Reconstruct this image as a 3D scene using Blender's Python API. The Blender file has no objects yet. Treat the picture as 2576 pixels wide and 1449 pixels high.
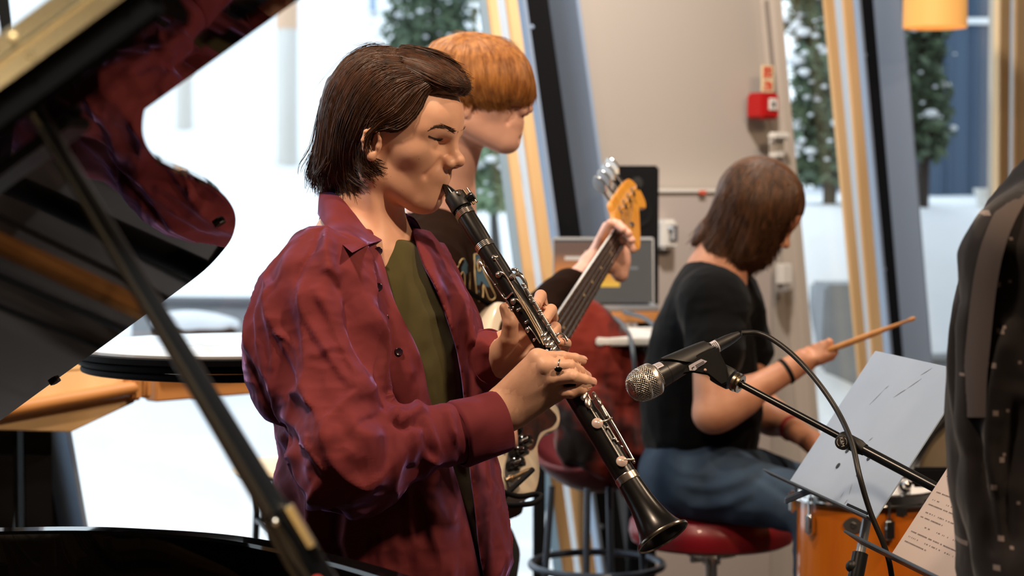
import bpy, bmesh, math, random
import numpy as np
from mathutils import Vector, Matrix
random.seed(7); RNG = np.random.default_rng(7)
SC = bpy.context.scene
COL = SC.collection
# ------------------------------------------------------------------ camera
FPX, CX, CY = 5000.0, 1288.0, 724.5
CAMZ = 1.45
PITCH = math.atan(224.5/5000.0)
CAM = np.array([0, 0, CAMZ])
CF = np.array([0, math.cos(PITCH), -math.sin(PITCH)])
CU = np.array([0, math.sin(PITCH), math.cos(PITCH)])
CR = np.array([1.0, 0, 0])
def ray(px, py): return CF + CR*((px-CX)/FPX) + CU*((CY-py)/FPX)
def P(px, py, d): return CAM + d*ray(px, py)          # a place seen at (px,py), d metres down the lens axis
def PL(pts): return [P(*q) for q in pts]
def onplane(px, py, o, n):
    r = ray(px, py); t = np.dot(np.asarray(o)-CAM, n)/np.dot(r, n); return CAM + t*r
def proj(V):
    V = np.atleast_2d(V) - CAM
    z = V @ CF
    return np.stack([CX + FPX*(V @ CR)/z, CY - FPX*(V @ CU)/z, z], 1)
cam_d = bpy.data.cameras.new('camera'); cam = bpy.data.objects.new('camera', cam_d); COL.objects.link(cam)
cam.location = CAM; cam.rotation_euler = (math.pi/2-PITCH, 0, 0)
cam_d.sensor_width = 36; cam_d.lens = 36*FPX/2576; cam_d.clip_start = .05; cam_d.clip_end = 300
cam_d.dof.use_dof = True; cam_d.dof.focus_distance = 2.84; cam_d.dof.aperture_fstop = 5.0
SC.camera = cam
# ------------------------------------------------------------------ objects
def tag(o, label=None, cat=None, group=None, kind=None):
    if label: o['label'] = label
    if cat: o['category'] = cat
    if group: o['group'] = group
    if kind: o['kind'] = kind
    return o
def empty(name, loc, label=None, cat=None, group=None):
    o = bpy.data.objects.new(name, None); COL.objects.link(o); o.location = loc; o.empty_display_size = .05
    return tag(o, label, cat, group)
def mkobj(name, V, F, mat, parent=None, smooth=True, sharp=None):
    me = bpy.data.meshes.new(name)
    V = np.asarray(V, dtype=np.float32).reshape(-1, 3)
    if parent is not None:
        V = V - np.array(wloc(parent), dtype=np.float32)
    if isinstance(F, np.ndarray):
        me.vertices.add(len(V)); me.vertices.foreach_set('co', V.ravel())
        k = F.shape[1]
        me.loops.add(F.size); me.loops.foreach_set('vertex_index', F.astype(np.int32).ravel())
        me.polygons.add(len(F)); me.polygons.foreach_set('loop_start', np.arange(0, F.size, k, dtype=np.int32))
        me.update(calc_edges=True); me.validate()
    else:
        me.from_pydata([tuple(map(float, v)) for v in V], [], F); me.update()
    if smooth:
        me.polygons.foreach_set('use_smooth', [True]*len(me.polygons))
        if sharp: me.set_sharp_from_angle(angle=math.radians(sharp))
    o = bpy.data.objects.new(name, me); COL.objects.link(o)
    if mat is not None:
        for m in (mat if isinstance(mat, (list, tuple)) else [mat]): me.materials.append(m)
    if parent is not None: o.parent = parent
    return o
def wloc(o):
    v = np.zeros(3)
    while o is not None:
        v = v + np.array(o.location); o = o.parent
    return v
def nrm(v):
    v = np.asarray(v, float); return v/max(np.linalg.norm(v), 1e-12)
def frame(d, up=(0, 0, 1)):
    d = nrm(d); up = np.asarray(up, float)
    if abs(np.dot(d, nrm(up))) > .98: up = np.array([0, 1.0, 0])
    a = nrm(np.cross(up, d)); return d, a, np.cross(d, a)
class MB:
    def __init__(s): s.V = []; s.F = []; s.n = 0
    def add(s, V, F):
        V = np.asarray(V, float); s.V.append(V); s.F += [tuple(i+s.n for i in f) for f in F]; s.n += len(V); return s
    def grid(s, G, closed_u=False, closed_v=False):      # G[v][u]
        G = np.asarray(G, float); nv, nu = G.shape[:2]; F = []
        for j in range(nv if closed_v else nv-1):
            for i in range(nu if closed_u else nu-1):
                a, b = j*nu+i, j*nu+(i+1) % nu; c, d = ((j+1) % nv)*nu+(i+1) % nu, ((j+1) % nv)*nu+i
                F.append((a, b, c, d))
        return s.add(G.reshape(-1, 3), F)
    def tube(s, pts, r, n=12, caps=True, up=(0, 0, 1), sq=None):
        pts = np.asarray(pts, float); m = len(pts); r = np.broadcast_to(np.asarray(r, float), (m,))
        T = np.gradient(pts, axis=0); d, a, b = frame(T[0], up); G = []
        for i in range(m):
            t = nrm(T[i]); a = nrm(a - np.dot(a, t)*t); b = np.cross(t, a)
            th = np.arange(n)*2*math.pi/n
            k = sq or (1, 1)
            G.append(pts[i] + r[i]*(np.cos(th)[:, None]*a*k[0] + np.sin(th)[:, None]*b*k[1]))
        n0 = s.n; s.grid(G, closed_u=True)
        if caps:
            s.F.append(tuple(n0+i for i in range(n))[::-1]); s.F.append(tuple(n0+(m-1)*n+i for i in range(n)))
        return s
    def cyl(s, a, b, r, r2=None, n=20): return s.tube([a, b], [r, r if r2 is None else r2], n)
    def lathe(s, o, d, prof, n=32, up=(0, 0, 1)):        # prof: (along, radius)
        d, a, b = frame(d, up); th = np.arange(n)*2*math.pi/n; G = []
        for (h, r) in prof: G.append(np.asarray(o) + d*h + r*(np.cos(th)[:, None]*a + np.sin(th)[:, None]*b))
        return s.grid(G, closed_u=True)
    def box(s, c, size, X=(1, 0, 0), Y=(0, 1, 0), Z=(0, 0, 1)):
        X, Y, Z = [np.asarray(q, float) for q in (X, Y, Z)]; c = np.asarray(c, float); h = np.asarray(size)/2
        V = [c + X*h[0]*i + Y*h[1]*j + Z*h[2]*k for k in (-1, 1) for j in (-1, 1) for i in (-1, 1)]
        return s.add(V, [(0, 2, 3, 1), (4, 5, 7, 6), (0, 1, 5, 4), (2, 6, 7, 3), (0, 4, 6, 2), (1, 3, 7, 5)])
    def prism(s, poly, vec):
        A = np.asarray(poly, float); B = A + np.asarray(vec, float); n = len(A)
        return s.add(np.vstack([A, B]), [tuple(range(n))[::-1], tuple(range(n, 2*n))] + [(i, (i+1) % n, n+(i+1) % n, n+i) for i in range(n)])
    def ball(s, c, r, n=12, m=8, M=None):
        r = np.broadcast_to(np.asarray(r, float), (3,)); V = []; F = []
        for j in range(m+1):
            ph = math.pi*j/m
            for i in range(n):
                th = 2*math.pi*i/n; v = np.array([math.sin(ph)*math.cos(th), math.sin(ph)*math.sin(th), math.cos(ph)])*r
                V.append(np.asarray(c) + (v if M is None else M @ v))
        for j in range(m):
            for i in range(n):
                a, b, c2, d = j*n+i, j*n+(i+1) % n, (j+1)*n+(i+1) % n, (j+1)*n+i
                F.append((a, d, c2, b))
        return s.add(V, F)
    def build(s, name, mat, parent=None, smooth=True, sharp=38, bevel=0, seg=2, weld=True):
        o = mkobj(name, np.vstack(s.V), s.F, mat, parent, smooth, sharp)
        bm = bmesh.new(); bm.from_mesh(o.data)
        if weld: bmesh.ops.remove_doubles(bm, verts=bm.verts, dist=1e-5)
        bmesh.ops.dissolve_degenerate(bm, edges=bm.edges, dist=1e-6)
        bmesh.ops.recalc_face_normals(bm, faces=bm.faces)
        if bevel:
            ed = [e for e in bm.edges if len(e.link_faces) == 2 and e.calc_face_angle(0) > .6]
            bmesh.ops.bevel(bm, geom=ed, offset=bevel, segments=seg, affect='EDGES', clamp_overlap=True)
        bm.to_mesh(o.data); bm.free()
        if smooth:
            o.data.polygons.foreach_set('use_smooth', [True]*len(o.data.polygons))
            if sharp: o.data.set_sharp_from_angle(angle=math.radians(sharp))
        return o
def curve(pts, n=40):                                      # Catmull-Rom through points
    p = np.asarray(pts, float)
    if len(p) < 3: return np.array([p[0]+(p[-1]-p[0])*t for t in np.linspace(0, 1, n)])
    p = np.vstack([2*p[0]-p[1], p, 2*p[-1]-p[-2]]); m = len(p)-3; out = []
    for t in np.linspace(0, m-1e-9, n):
        i = int(t); f = t-i; a, b, c, d = p[i:i+4]
        out.append(.5*((2*b) + (c-a)*f + (2*a-5*b+4*c-d)*f*f + (-a+3*b-3*c+d)*f**3))
    return np.array(out)
def text_mesh(name, txt, size, o, X, Y, mat, parent=None, depth=.0004, align='CENTER'):
    cu = bpy.data.curves.new('t', 'FONT'); cu.body = txt; cu.size = size; cu.extrude = depth; cu.align_x = align; cu.align_y = 'CENTER'
    t = bpy.data.objects.new('t', cu); COL.objects.link(t); dg = bpy.context.evaluated_depsgraph_get()
    me = bpy.data.meshes.new_from_object(t.evaluated_get(dg)); bpy.data.objects.remove(t); bpy.data.curves.remove(cu)
    n = len(me.vertices); co = np.zeros(n*3, dtype=np.float32); me.vertices.foreach_get('co', co); co = co.reshape(-1, 3)
    F = [tuple(p.vertices) for p in me.polygons]; bpy.data.meshes.remove(me)
    X = nrm(X); Y = nrm(Y); Z = np.cross(X, Y)
    V = np.asarray(o) + co[:, :1]*X + co[:, 1:2]*Y + co[:, 2:]*Z
    return (V, F) if name is None else mkobj(name, V, F, mat, parent, smooth=False)
# ------------------------------------------------------------------ materials
def mat(name, col, rough=.5, metal=0, spec=.5, coat=0, bump=None, var=None, sub=0, sheen=0, trans=0, emit=None, coatr=.05, sheencol=None, ior=1.5, aniso=0):
    m = bpy.data.materials.new(name); m.use_nodes = True; nt = m.node_tree; b = nt.nodes['Principled BSDF']; I = b.inputs
    I['Base Color'].default_value = (*col, 1); I['Roughness'].default_value = rough; I['Metallic'].default_value = metal
    I['Specular IOR Level'].default_value = spec; I['Coat Weight'].default_value = coat; I['Coat Roughness'].default_value = coatr
    I['Transmission Weight'].default_value = trans; I['IOR'].default_value = ior
    if sub:
        I['Subsurface Weight'].default_value = sub; I['Subsurface Radius'].default_value = (1, .35, .2); I['Subsurface Scale'].default_value = .006
    if sheen:
        I['Sheen Weight'].default_value = sheen; I['Sheen Roughness'].default_value = .4
        if sheencol: I['Sheen Tint'].default_value = (*sheencol, 1)
    if emit: I['Emission Color'].default_value = (*emit[:3], 1); I['Emission Strength'].default_value = emit[3]
    tc = nt.nodes.new('ShaderNodeTexCoord')
    def noise(scale, detail=4, stretch=None, kind='noise'):
        src = tc.outputs['Object']
        if stretch:
            mp = nt.nodes.new('ShaderNodeMapping'); mp.inputs['Scale'].default_value = stretch; nt.links.new(src, mp.inputs['Vector']); src = mp.outputs['Vector']
        if kind == 'voronoi':
            n = nt.nodes.new('ShaderNodeTexVoronoi'); n.inputs['Scale'].default_value = scale; nt.links.new(src, n.inputs['Vector']); return n.outputs['Distance']
        n = nt.nodes.new('ShaderNodeTexNoise'); n.inputs['Scale'].default_value = scale; n.inputs['Detail'].default_value = detail
        if kind == 'ridged': n.noise_type = 'RIDGED_MULTIFRACTAL'; n.inputs['Detail'].default_value = 3; n.inputs['Lacunarity'].default_value = 2.3
        nt.links.new(src, n.inputs['Vector']); return n.outputs['Fac']
    if var:                                               # (colour2, scale, stretch[, lo, hi])
        f = noise(var[1], 4, var[2] if len(var) > 2 else None); r = nt.nodes.new('ShaderNodeValToRGB')
        r.color_ramp.elements[0].position = var[3] if len(var) > 3 else .35; r.color_ramp.elements[1].position = var[4] if len(var) > 4 else .65
        r.color_ramp.elements[0].color = (*col, 1); r.color_ramp.elements[1].color = (*var[0], 1)
        nt.links.new(f, r.inputs['Fac']); nt.links.new(r.outputs['Color'], I['Base Color'])
    if bump:                                              # (scale, strength, dist, stretch, kind)
        f = noise(bump[0], 5, bump[3] if len(bump) > 3 else None, bump[4] if len(bump) > 4 else 'noise'); bp = nt.nodes.new('ShaderNodeBump')
        bp.inputs['Strength'].default_value = bump[1]; bp.inputs['Distance'].default_value = bump[2]
        nt.links.new(f, bp.inputs['Height']); nt.links.new(bp.outputs['Normal'], I['Normal'])
    if aniso: I['Anisotropic'].default_value = aniso
    return m
def glassmat(name, tint=(1, 1, 1), refl=.06):
    m = bpy.data.materials.new(name); m.use_nodes = True; nt = m.node_tree; nt.nodes.clear()
    o = nt.nodes.new('ShaderNodeOutputMaterial'); t = nt.nodes.new('ShaderNodeBsdfTransparent'); g = nt.nodes.new('ShaderNodeBsdfGlossy'); x = nt.nodes.new('ShaderNodeMixShader')
    t.inputs['Color'].default_value = (*tint, 1); g.inputs['Roughness'].default_value = .01; x.inputs['Fac'].default_value = refl
    nt.links.new(t.outputs[0], x.inputs[1]); nt.links.new(g.outputs[0], x.inputs[2]); nt.links.new(x.outputs[0], o.inputs[0]); return m
def translucent(name, col, fac=.7):
    m = bpy.data.materials.new(name); m.use_nodes = True; nt = m.node_tree; nt.nodes.clear()
    o = nt.nodes.new('ShaderNodeOutputMaterial'); t = nt.nodes.new('ShaderNodeBsdfTranslucent'); g = nt.nodes.new('ShaderNodeBsdfDiffuse'); x = nt.nodes.new('ShaderNodeMixShader')
    n = nt.nodes.new('ShaderNodeTexNoise'); n.inputs['Scale'].default_value = 12; mx = nt.nodes.new('ShaderNodeMixRGB'); mx.inputs[1].default_value = (*col, 1); mx.inputs[2].default_value = (*[c*.93 for c in col], 1); nt.links.new(n.outputs['Fac'], mx.inputs[0])
    nt.links.new(mx.outputs[0], t.inputs['Color']); nt.links.new(mx.outputs[0], g.inputs['Color']); x.inputs['Fac'].default_value = 1-fac
    nt.links.new(t.outputs[0], x.inputs[1]); nt.links.new(g.outputs[0], x.inputs[2]); nt.links.new(x.outputs[0], o.inputs[0]); return m
# ------------------------------------------------------------------ implicit surfaces
def smin(a, b, k):
    if k <= 0: return np.minimum(a, b)
    h = np.clip(.5+.5*(b-a)/k, 0, 1); return b+(a-b)*h - k*h*(1-h)
class SDF:
    def __init__(s, O=None, M=None):
        s.p = []; s.O = np.zeros(3) if O is None else np.asarray(O, float); s.M = np.eye(3) if M is None else np.asarray(M, float)
    def w(s, v): return s.O + s.M @ np.asarray(v, float)
    def ell(s, c, r, k=.02, op='u', R=None, wc=None):
        c = s.w(c) if wc is None else np.asarray(wc, float); r = np.broadcast_to(np.asarray(r, float), (3,)).copy(); M = s.M if R is None else s.M @ R
        def f(X):
            q = (X-c) @ M; k0 = np.sqrt(((q/r)**2).sum(1))+1e-9; k1 = np.sqrt(((q/(r*r))**2).sum(1))+1e-9
            return k0*(k0-1)/k1
        s.p.append((f, c, r.max(), k, op)); return s
    def cap(s, a, b, ra, rb=None, k=.02, op='u', world=False):
        a, b = (np.asarray(a, float), np.asarray(b, float)) if world else (s.w(a), s.w(b)); rb = ra if rb is None else rb; ab = b-a; L = max(ab @ ab, 1e-9)
        def f(X):
            t = np.clip(((X-a) @ ab)/L, 0, 1); return np.linalg.norm(X-a-t[:, None]*ab, axis=1) - (ra+t*(rb-ra))
        s.p.append((f, (a+b)/2, math.sqrt(L)/2+max(ra, rb), k, op)); return s
    def chain(s, pts, rs, k=.005, world=True):
        for i in range(len(pts)-1): s.cap(pts[i], pts[i+1], rs[i], rs[i+1], k if i else .0 if not s.p else k, 'u', world)
        return s
    def box(s, c, h, rd=.0, k=.02, op='u', R=None):
        c = s.w(c); h = np.asarray(h, float); M = s.M if R is None else s.M @ R
        def f(X):
            q = np.abs((X-c) @ M)-h+rd; return np.linalg.norm(np.maximum(q, 0), axis=1)+np.minimum(q.max(1), 0)-rd
        s.p.append((f, c, np.linalg.norm(h), k, op)); return s
    def sub(s, other, k=.02, op='u'):
        s.p.append((other, None, None, k, op)); return s
    def fn(s, f, c, R, k=.02, op='u'): s.p.append((f, np.asarray(c, float), R, k, op)); return s
    def __call__(s, X):
        d = np.full(len(X), .5); c0 = X.mean(0); R0 = np.sqrt(((X-c0)**2).sum(1).max()) if len(X) < 20000 else 1e9
        for f, c, R, k, op in s.p:
            if c is not None and np.linalg.norm(c-c0)-R-R0 > .06+k: continue
            v = f(X)
            if op == 'u': d = smin(d, v, k)
            elif op == 's': d = -smin(-d, v, k)
            else: d = -smin(-d, -v, k)
        return d
    def grad(s, X, e=4e-4):
        g = np.stack([s.ev(X+np.eye(3)[i]*e)-s.ev(X-np.eye(3)[i]*e) for i in range(3)], 1)
        return g/np.maximum(np.linalg.norm(g, axis=1, keepdims=True), 1e-9)
    def ev(s, X, n=4096):
        o = np.lexsort((np.floor(X[:, 2]/.05), np.floor(X[:, 1]/.05), np.floor(X[:, 0]/.05))); r = np.empty(len(X))
        for i in range(0, len(X), n): r[o[i:i+n]] = s(X[o[i:i+n]])
        return r
def polygonise(S, lo, hi, h, proj_steps=1):
    lo = np.asarray(lo, float); hi = np.asarray(hi, float); B = 12
    nb = np.maximum(np.ceil((hi-lo)/(h*B)).astype(int), 1); n = nb*B+1
    A = np.full(n, 1.0, dtype=np.float32)
    cen = np.stack(np.meshgrid(*[np.arange(nb[i]) for i in range(3)], indexing='ij'), -1).reshape(-1, 3)
    cd = S.ev(lo + (cen+.5)*B*h, 512); rad = B*h*.87*1.5+.01
    g = np.stack(np.meshgrid(*[np.arange(B+1)]*3, indexing='ij'), -1).reshape(-1, 3)
    for c, d in zip(cen, cd):
        i, j, k = c*B
        if abs(d) > rad:
            if d < 0: A[i:i+B+1, j:j+B+1, k:k+B+1] = -1
    for c, d in zip(cen, cd):
        i, j, k = c*B
        if abs(d) <= rad: A[i:i+B+1, j:j+B+1, k:k+B+1] = S(lo+(g+c*B)*h).reshape(B+1, B+1, B+1)
    neg = A < 0
    cs = np.zeros(n-1, dtype=np.int8)
    for dx in (0, 1):
        for dy in (0, 1):
            for dz in (0, 1): cs += neg[dx:n[0]-1+dx, dy:n[1]-1+dy, dz:n[2]-1+dz]
    idx = np.argwhere((cs > 0) & (cs < 8)); N = len(idx)
    vid = np.full(n-1, -1, dtype=np.int32); vid[tuple(idx.T)] = np.arange(N)
    acc = np.zeros((N, 3)); cnt = np.zeros(N)
    C = [(dx, dy, dz) for dx in (0, 1) for dy in (0, 1) for dz in (0, 1)]
    val = {c: A[idx[:, 0]+c[0], idx[:, 1]+c[1], idx[:, 2]+c[2]] for c in C}
    for a in C:
        for ax in range(3):
            if a[ax] == 0:
                b = list(a); b[ax] = 1; b = tuple(b); va, vb = val[a], val[b]; m = (va < 0) != (vb < 0)
                t = np.where(m, va/np.where(m, va-vb, 1), 0)
                pt = np.asarray(a, float)[None]+0*acc; pt[:, ax] = t
                acc[m] += pt[m]; cnt[m] += 1
    V = lo + (idx + acc/cnt[:, None])*h
    Q = []
    for ax in range(3):
        u, v = (ax+1) % 3, (ax+2) % 3
        s0 = [slice(None)]*3; s1 = [slice(None)]*3; s0[ax] = slice(0, -1); s1[ax] = slice(1, None)
        a, b = neg[tuple(s0)], neg[tuple(s1)]; e = np.argwhere(a != b)
        e = e[(e[:, u] > 0) & (e[:, v] > 0) & (e[:, u] < n[u]-1) & (e[:, v] < n[v]-1)]
        ins = neg[tuple(e.T)]
        def at(du, dv):
            q = e.copy(); q[:, u] -= du; q[:, v] -= dv; return vid[tuple(q.T)]
        q = np.stack([at(0, 0), at(1, 0), at(1, 1), at(0, 1)], 1); q[~ins] = q[~ins][:, ::-1]
        Q.append(q)
    Q = np.vstack(Q); Q = Q[(Q >= 0).all(1)]
    for _ in range(proj_steps):
        d = S.ev(V); V = V - S.grad(V)*np.clip(d, -h, h)[:, None]*.9
    return V, Q[:, ::-1]
def march(S, px, py, d0, d1, n=160):                      # depth where the ray of (px,py) meets the surface, else the closest pass
    ds = np.linspace(d0, d1, n); X = np.array([P(px, py, d) for d in ds]); v = S.ev(X)
    i = np.argmax(v < 0)
    if not (v < 0).any(): return ds[np.argmin(v)], False
    if i == 0: return ds[0], True
    t = v[i-1]/(v[i-1]-v[i]); return ds[i-1]+t*(ds[i]-ds[i-1]), True
def march_many(S, PX, PY, d0, d1, n=120):
    PX = np.asarray(PX, float); PY = np.asarray(PY, float); ds = np.linspace(d0, d1, n)
    R = CF + np.outer((PX-CX)/FPX, CR) + np.outer((CY-PY)/FPX, CU)
    X = CAM + R[:, None, :]*ds[None, :, None]; v = S.ev(X.reshape(-1, 3)).reshape(len(PX), n)
    neg = v < 0; hit = neg.any(1); i = np.where(hit, neg.argmax(1), v.argmin(1)); i0 = np.maximum(i-1, 0)
    r = np.arange(len(PX)); t = np.where(hit & (i > 0), v[r, i0]/np.where(np.abs(v[r, i0]-v[r, i]) > 1e-9, v[r, i0]-v[r, i], 1), 1)
    return ds[i0]+t*(ds[i]-ds[i0]), hit, R
def vnoise(X, seed=0):
    X = np.asarray(X, float); i = np.floor(X).astype(np.int64); f = X-i; f = f*f*f*(f*(f*6-15)+10)
    def hsh(a):
        h = (a[:, 0]*374761393 + a[:, 1]*668265263 + a[:, 2]*2147483647 + seed*1274126177) & 0xffffffff
        h = ((h ^ (h >> 13))*1274126177) & 0xffffffff; h = h ^ (h >> 16); return (h & 0xffff)/32767.5-1
    r = 0
    for dx in (0, 1):
        for dy in (0, 1):
            for dz in (0, 1):
                w = np.abs(1-dx-f[:, 0])*np.abs(1-dy-f[:, 1])*np.abs(1-dz-f[:, 2]); r = r + w*hsh(i+np.array([dx, dy, dz]))
    return r
def fbm(X, o=3, seed=0): return sum(vnoise(X*2**k, seed+k)/2**k for k in range(o))
def rotm(yaw, pitch=0, roll=0):
    # columns: forward, left, up.  yaw turns forward from +x toward -y (the camera); pitch lowers the face; roll tips the crown to the left
    f = np.array([math.cos(yaw)*math.cos(pitch), -math.sin(yaw)*math.cos(pitch), -math.sin(pitch)])
    l = np.array([math.sin(yaw), math.cos(yaw), 0]); u = np.cross(f, l)
    l2 = l*math.cos(roll)+u*-math.sin(roll)*-1; l2 = nrm(l2); u2 = np.cross(f, l2)
    return np.stack([f, l2, u2], 1)
def strands(paths, r0, r1, n_side=3, ratio=None):
    """paths: (S,K,3) -> thin tapered tubes as one vertex/quad array"""
    paths = np.asarray(paths, float); S, K, _ = paths.shape
    T = np.gradient(paths, axis=1); T /= np.maximum(np.linalg.norm(T, axis=2, keepdims=True), 1e-9)
    ref = RNG.normal(size=(S, 1, 3)); a = ref - (ref*T).sum(2, keepdims=True)*T; a /= np.maximum(np.linalg.norm(a, axis=2, keepdims=True), 1e-9); b = np.cross(T, a)
    t = np.linspace(0, 1, K); prof = (r0 + (r1-r0)*t**2.2)
    rr = prof[None, :, None]*RNG.uniform(.7, 1.3, size=(S, 1, 1))
    rings = [paths + rr*(math.cos(2*math.pi*i/n_side)*a + math.sin(2*math.pi*i/n_side)*b) for i in range(n_side)]
    V = np.stack(rings, 2).reshape(-1, 3)
    s = np.arange(S)[:, None, None]*K*n_side; k = np.arange(K-1)[None, :, None]*n_side; i = np.arange(n_side)[None, None, :]; j = (i+1) % n_side
    F = np.stack([s+k+i, s+k+j, s+k+n_side+j, s+k+n_side+i], -1).reshape(-1, 4)
    return V, F
# ================================================================== ROOM
def sr(r, g, b):
    f = lambda c: (c/255/12.92) if c/255 <= .04045 else ((c/255+.055)/1.055)**2.4
    return (f(r), f(g), f(b))
FQ = np.array([.12, 5.9, 0]); FU = nrm([.7217, .6922, 0]); FN = np.array([-FU[1], FU[0], 0])   # facade: point, along (to the right), outward
def Fp(px, py, off=0): return onplane(px, py, FQ - FN*off, FN)                                 # off: metres into the room
M_slate = mat('slate_steel', sr(146, 165, 192), .45, 0, .5, bump=(240, .05, .001))
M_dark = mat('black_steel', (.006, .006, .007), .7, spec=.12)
M_tan = mat('pale_pine', sr(238, 204, 156), .5, var=(sr(222, 184, 132), 7, (1, 1, .12)), bump=(60, .08, .002, (1, 1, .1)))
M_oak = mat('oak', sr(186, 128, 72), .42, var=(sr(160, 104, 54), 9, (.15, .15, 1)), bump=(70, .08, .001, (.15, .15, 1)))
M_whitep = mat('white_paint', sr(222, 220, 216), .5, bump=(160, .04, .001))
M_wall = mat('wall_paint', sr(178, 170, 163), .75, bump=(220, .05, .001))
M_ceil = mat('ceiling_paint', sr(120, 112, 104), .9, bump=(100, .05, .002))
M_floor = mat('floor_boards', sr(62, 52, 46), .35, var=(sr(48, 40, 36), 3, (8, .6, 1)), bump=(30, .1, .002, (8, .5, 1)))
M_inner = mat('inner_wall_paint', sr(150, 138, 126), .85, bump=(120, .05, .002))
M_glass = glassmat('window_glass', (.97, .99, .985), .05)
M_seal = translucent('frosted_seal', (.82, .86, .9))
M_alu = mat('grey_aluminium', sr(176, 190, 205), .4, .3, bump=(200, .03, .001))
M_seal2 = translucent('pale_blue_bead', (.5, .6, .66), .6)
H = 3.3
def lean(e, off, zs=(0, H)):
    """an edge line of the facade given by two pixels; returned as its points at the heights zs"""
    (x0, y0), (x1, y1) = e; a, b = Fp(x0, y0, off), Fp(x1, y1, off)
    return [a + (b-a)*((z-a[2])/(b[2]-a[2])) for z in zs]
def slab(mb, eL, eR, off, depth, zs=(0, H)):
    l, r = lean(eL, off, zs), lean(eR, off, zs)
    mb.prism([l[0], r[0], r[1], l[1]], FN*depth)
def structure(o): return tag(o, kind='structure')
def E(x0, x1, y0=0, y1=600): return ((x0, y0), (x1, y1))
def channel(name, eS, eR):
    """leaning steel angle: thin near flange, dark web, broad far flange turned to the left light"""
    p = .115
    s0 = lean(eS, .02); s1 = lean(eR, p)
    o = MB().prism([s1[0]-FU*.014, s1[0], s1[1], s1[1]-FU*.014], FN*(p+.03)).build(name, M_slate, bevel=.002); structure(o)
    MB().prism([s0[0]-FN*.02, s0[0]-FN*.02+FU*.016, s0[1]-FN*.02+FU*.016, s0[1]-FN*.02], FN*.04).build('near_flange', M_slate, o, bevel=.002)
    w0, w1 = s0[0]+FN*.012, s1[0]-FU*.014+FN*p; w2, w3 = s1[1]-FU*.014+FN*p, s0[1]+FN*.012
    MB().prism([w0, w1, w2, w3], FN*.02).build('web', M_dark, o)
    m = MB()
    for z in (.45, 1.2, 1.95, 2.6):
        m.ball(s0[0]+(s0[1]-s0[0])*(z/H)+FU*.05+FN*.01, .008, 8, 5)
    m.build('bolt_heads', M_slate, o)
    return o
def casing(win, spec):
    """spec: list of (edgeL, edgeR, material, off, depth, name)"""
    for eL, eR, m, off, dep, nm in spec:
        mb = MB(); slab(mb, eL, eR, off, dep); o = mb.build(nm, m, win, bevel=.003)
# steel channels between the windows
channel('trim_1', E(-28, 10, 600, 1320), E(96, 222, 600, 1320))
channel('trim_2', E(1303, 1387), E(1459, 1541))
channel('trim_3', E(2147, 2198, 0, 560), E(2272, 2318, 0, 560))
# windows
def window(n, eL, eR, spec, glass_off=.02):
    w = structure(empty('window_%d' % n, lean(eL, 0)[0]))
    mb = MB(); slab(mb, eL, eR, glass_off, .008); mb.build('pane', M_glass, w, smooth=False)
    for z in (0, H-.12):                                    # sill and head rails
        a, b = lean(eL, .05, (z, z+.12)), lean(eR, .05, (z, z+.12))
        MB().prism([a[0], b[0], b[1], a[1]], FN*.09).build('rail', M_tan, w, bevel=.003)
    casing(w, spec); return w
window(1, E(96, 222, 600, 1320), E(1310, 1390), [
    (E(1204, 1283), E(1227, 1307), M_seal2, .055, .004, 'glazing_bead'), (E(1227, 1307), E(1252, 1334), M_tan, .06, .014, 'casing'), (E(1252, 1334), E(1275, 1354), M_seal, .052, .004, 'sash_seal'),
    (E(1275, 1354), E(1303, 1386), M_tan, .06, .014, 'casing')])
window(2, E(1966, 2016, 0, 560), E(2150, 2198, 0, 560), [
    (E(2076, 2128, 0, 560), E(2100, 2152, 0, 560), M_tan, .06, .014, 'casing'), (E(2100, 2152, 0, 560), E(2122, 2168, 0, 560), M_seal, .052, .004, 'sash_seal'),
    (E(2122, 2168, 0, 560), E(2147, 2196, 0, 560), M_tan, .06, .014, 'casing')])
window(3, E(2272, 2318, 0, 560), E(2520, 2516, 0, 500), [
    (E(2516, 2513, 0, 500), E(2543, 2539, 0, 500), M_tan, .06, .03, 'casing'), (E(2543, 2539, 0, 500), E(2557, 2553, 0, 500), M_seal, .052, .004, 'sash_seal'),
    (E(2557, 2553, 0, 500), E(2600, 2596, 0, 500), M_tan, .062, .05, 'casing')])
w4 = structure(empty('window_4', FQ - FU*6))
a0 = lean(E(-28, 10, 600, 1320), 0, (0, H)); d4 = FU*5.2
MB().prism([a0[0]-d4, a0[0], a0[1], a0[1]-d4], FN*.008).build('pane', M_glass, w4, smooth=False)
for t in (1.2, 2.6, 4.0, 5.2):
    MB().prism([a0[0]-FU*t, a0[0]-FU*(t-.12), a0[1]-FU*(t-.12), a0[1]-FU*t], -FN*.1).build('casing', M_tan, w4, bevel=.003)
pe = lean(((1150, 1100), (1155, 1449)), 0, (0, .5)); c0_ = FQ - FU*6.8
M_refl_plinth = mat('reflection_plinth_grey', sr(112, 116, 124), .6, bump=(120, .05, .001))  # unseen plinth added so the piano lid mirrors grey instead of snow
structure(MB().prism([np.array([c0_[0], c0_[1], 0])-FN*.06, np.array([pe[0][0], pe[0][1], 0])-FN*.06, np.array([pe[0][0], pe[0][1], .5])-FN*.06, np.array([c0_[0], c0_[1], .5])-FN*.06], FN*.05).build('reflection_plinth', M_refl_plinth, bevel=.004))
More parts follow.
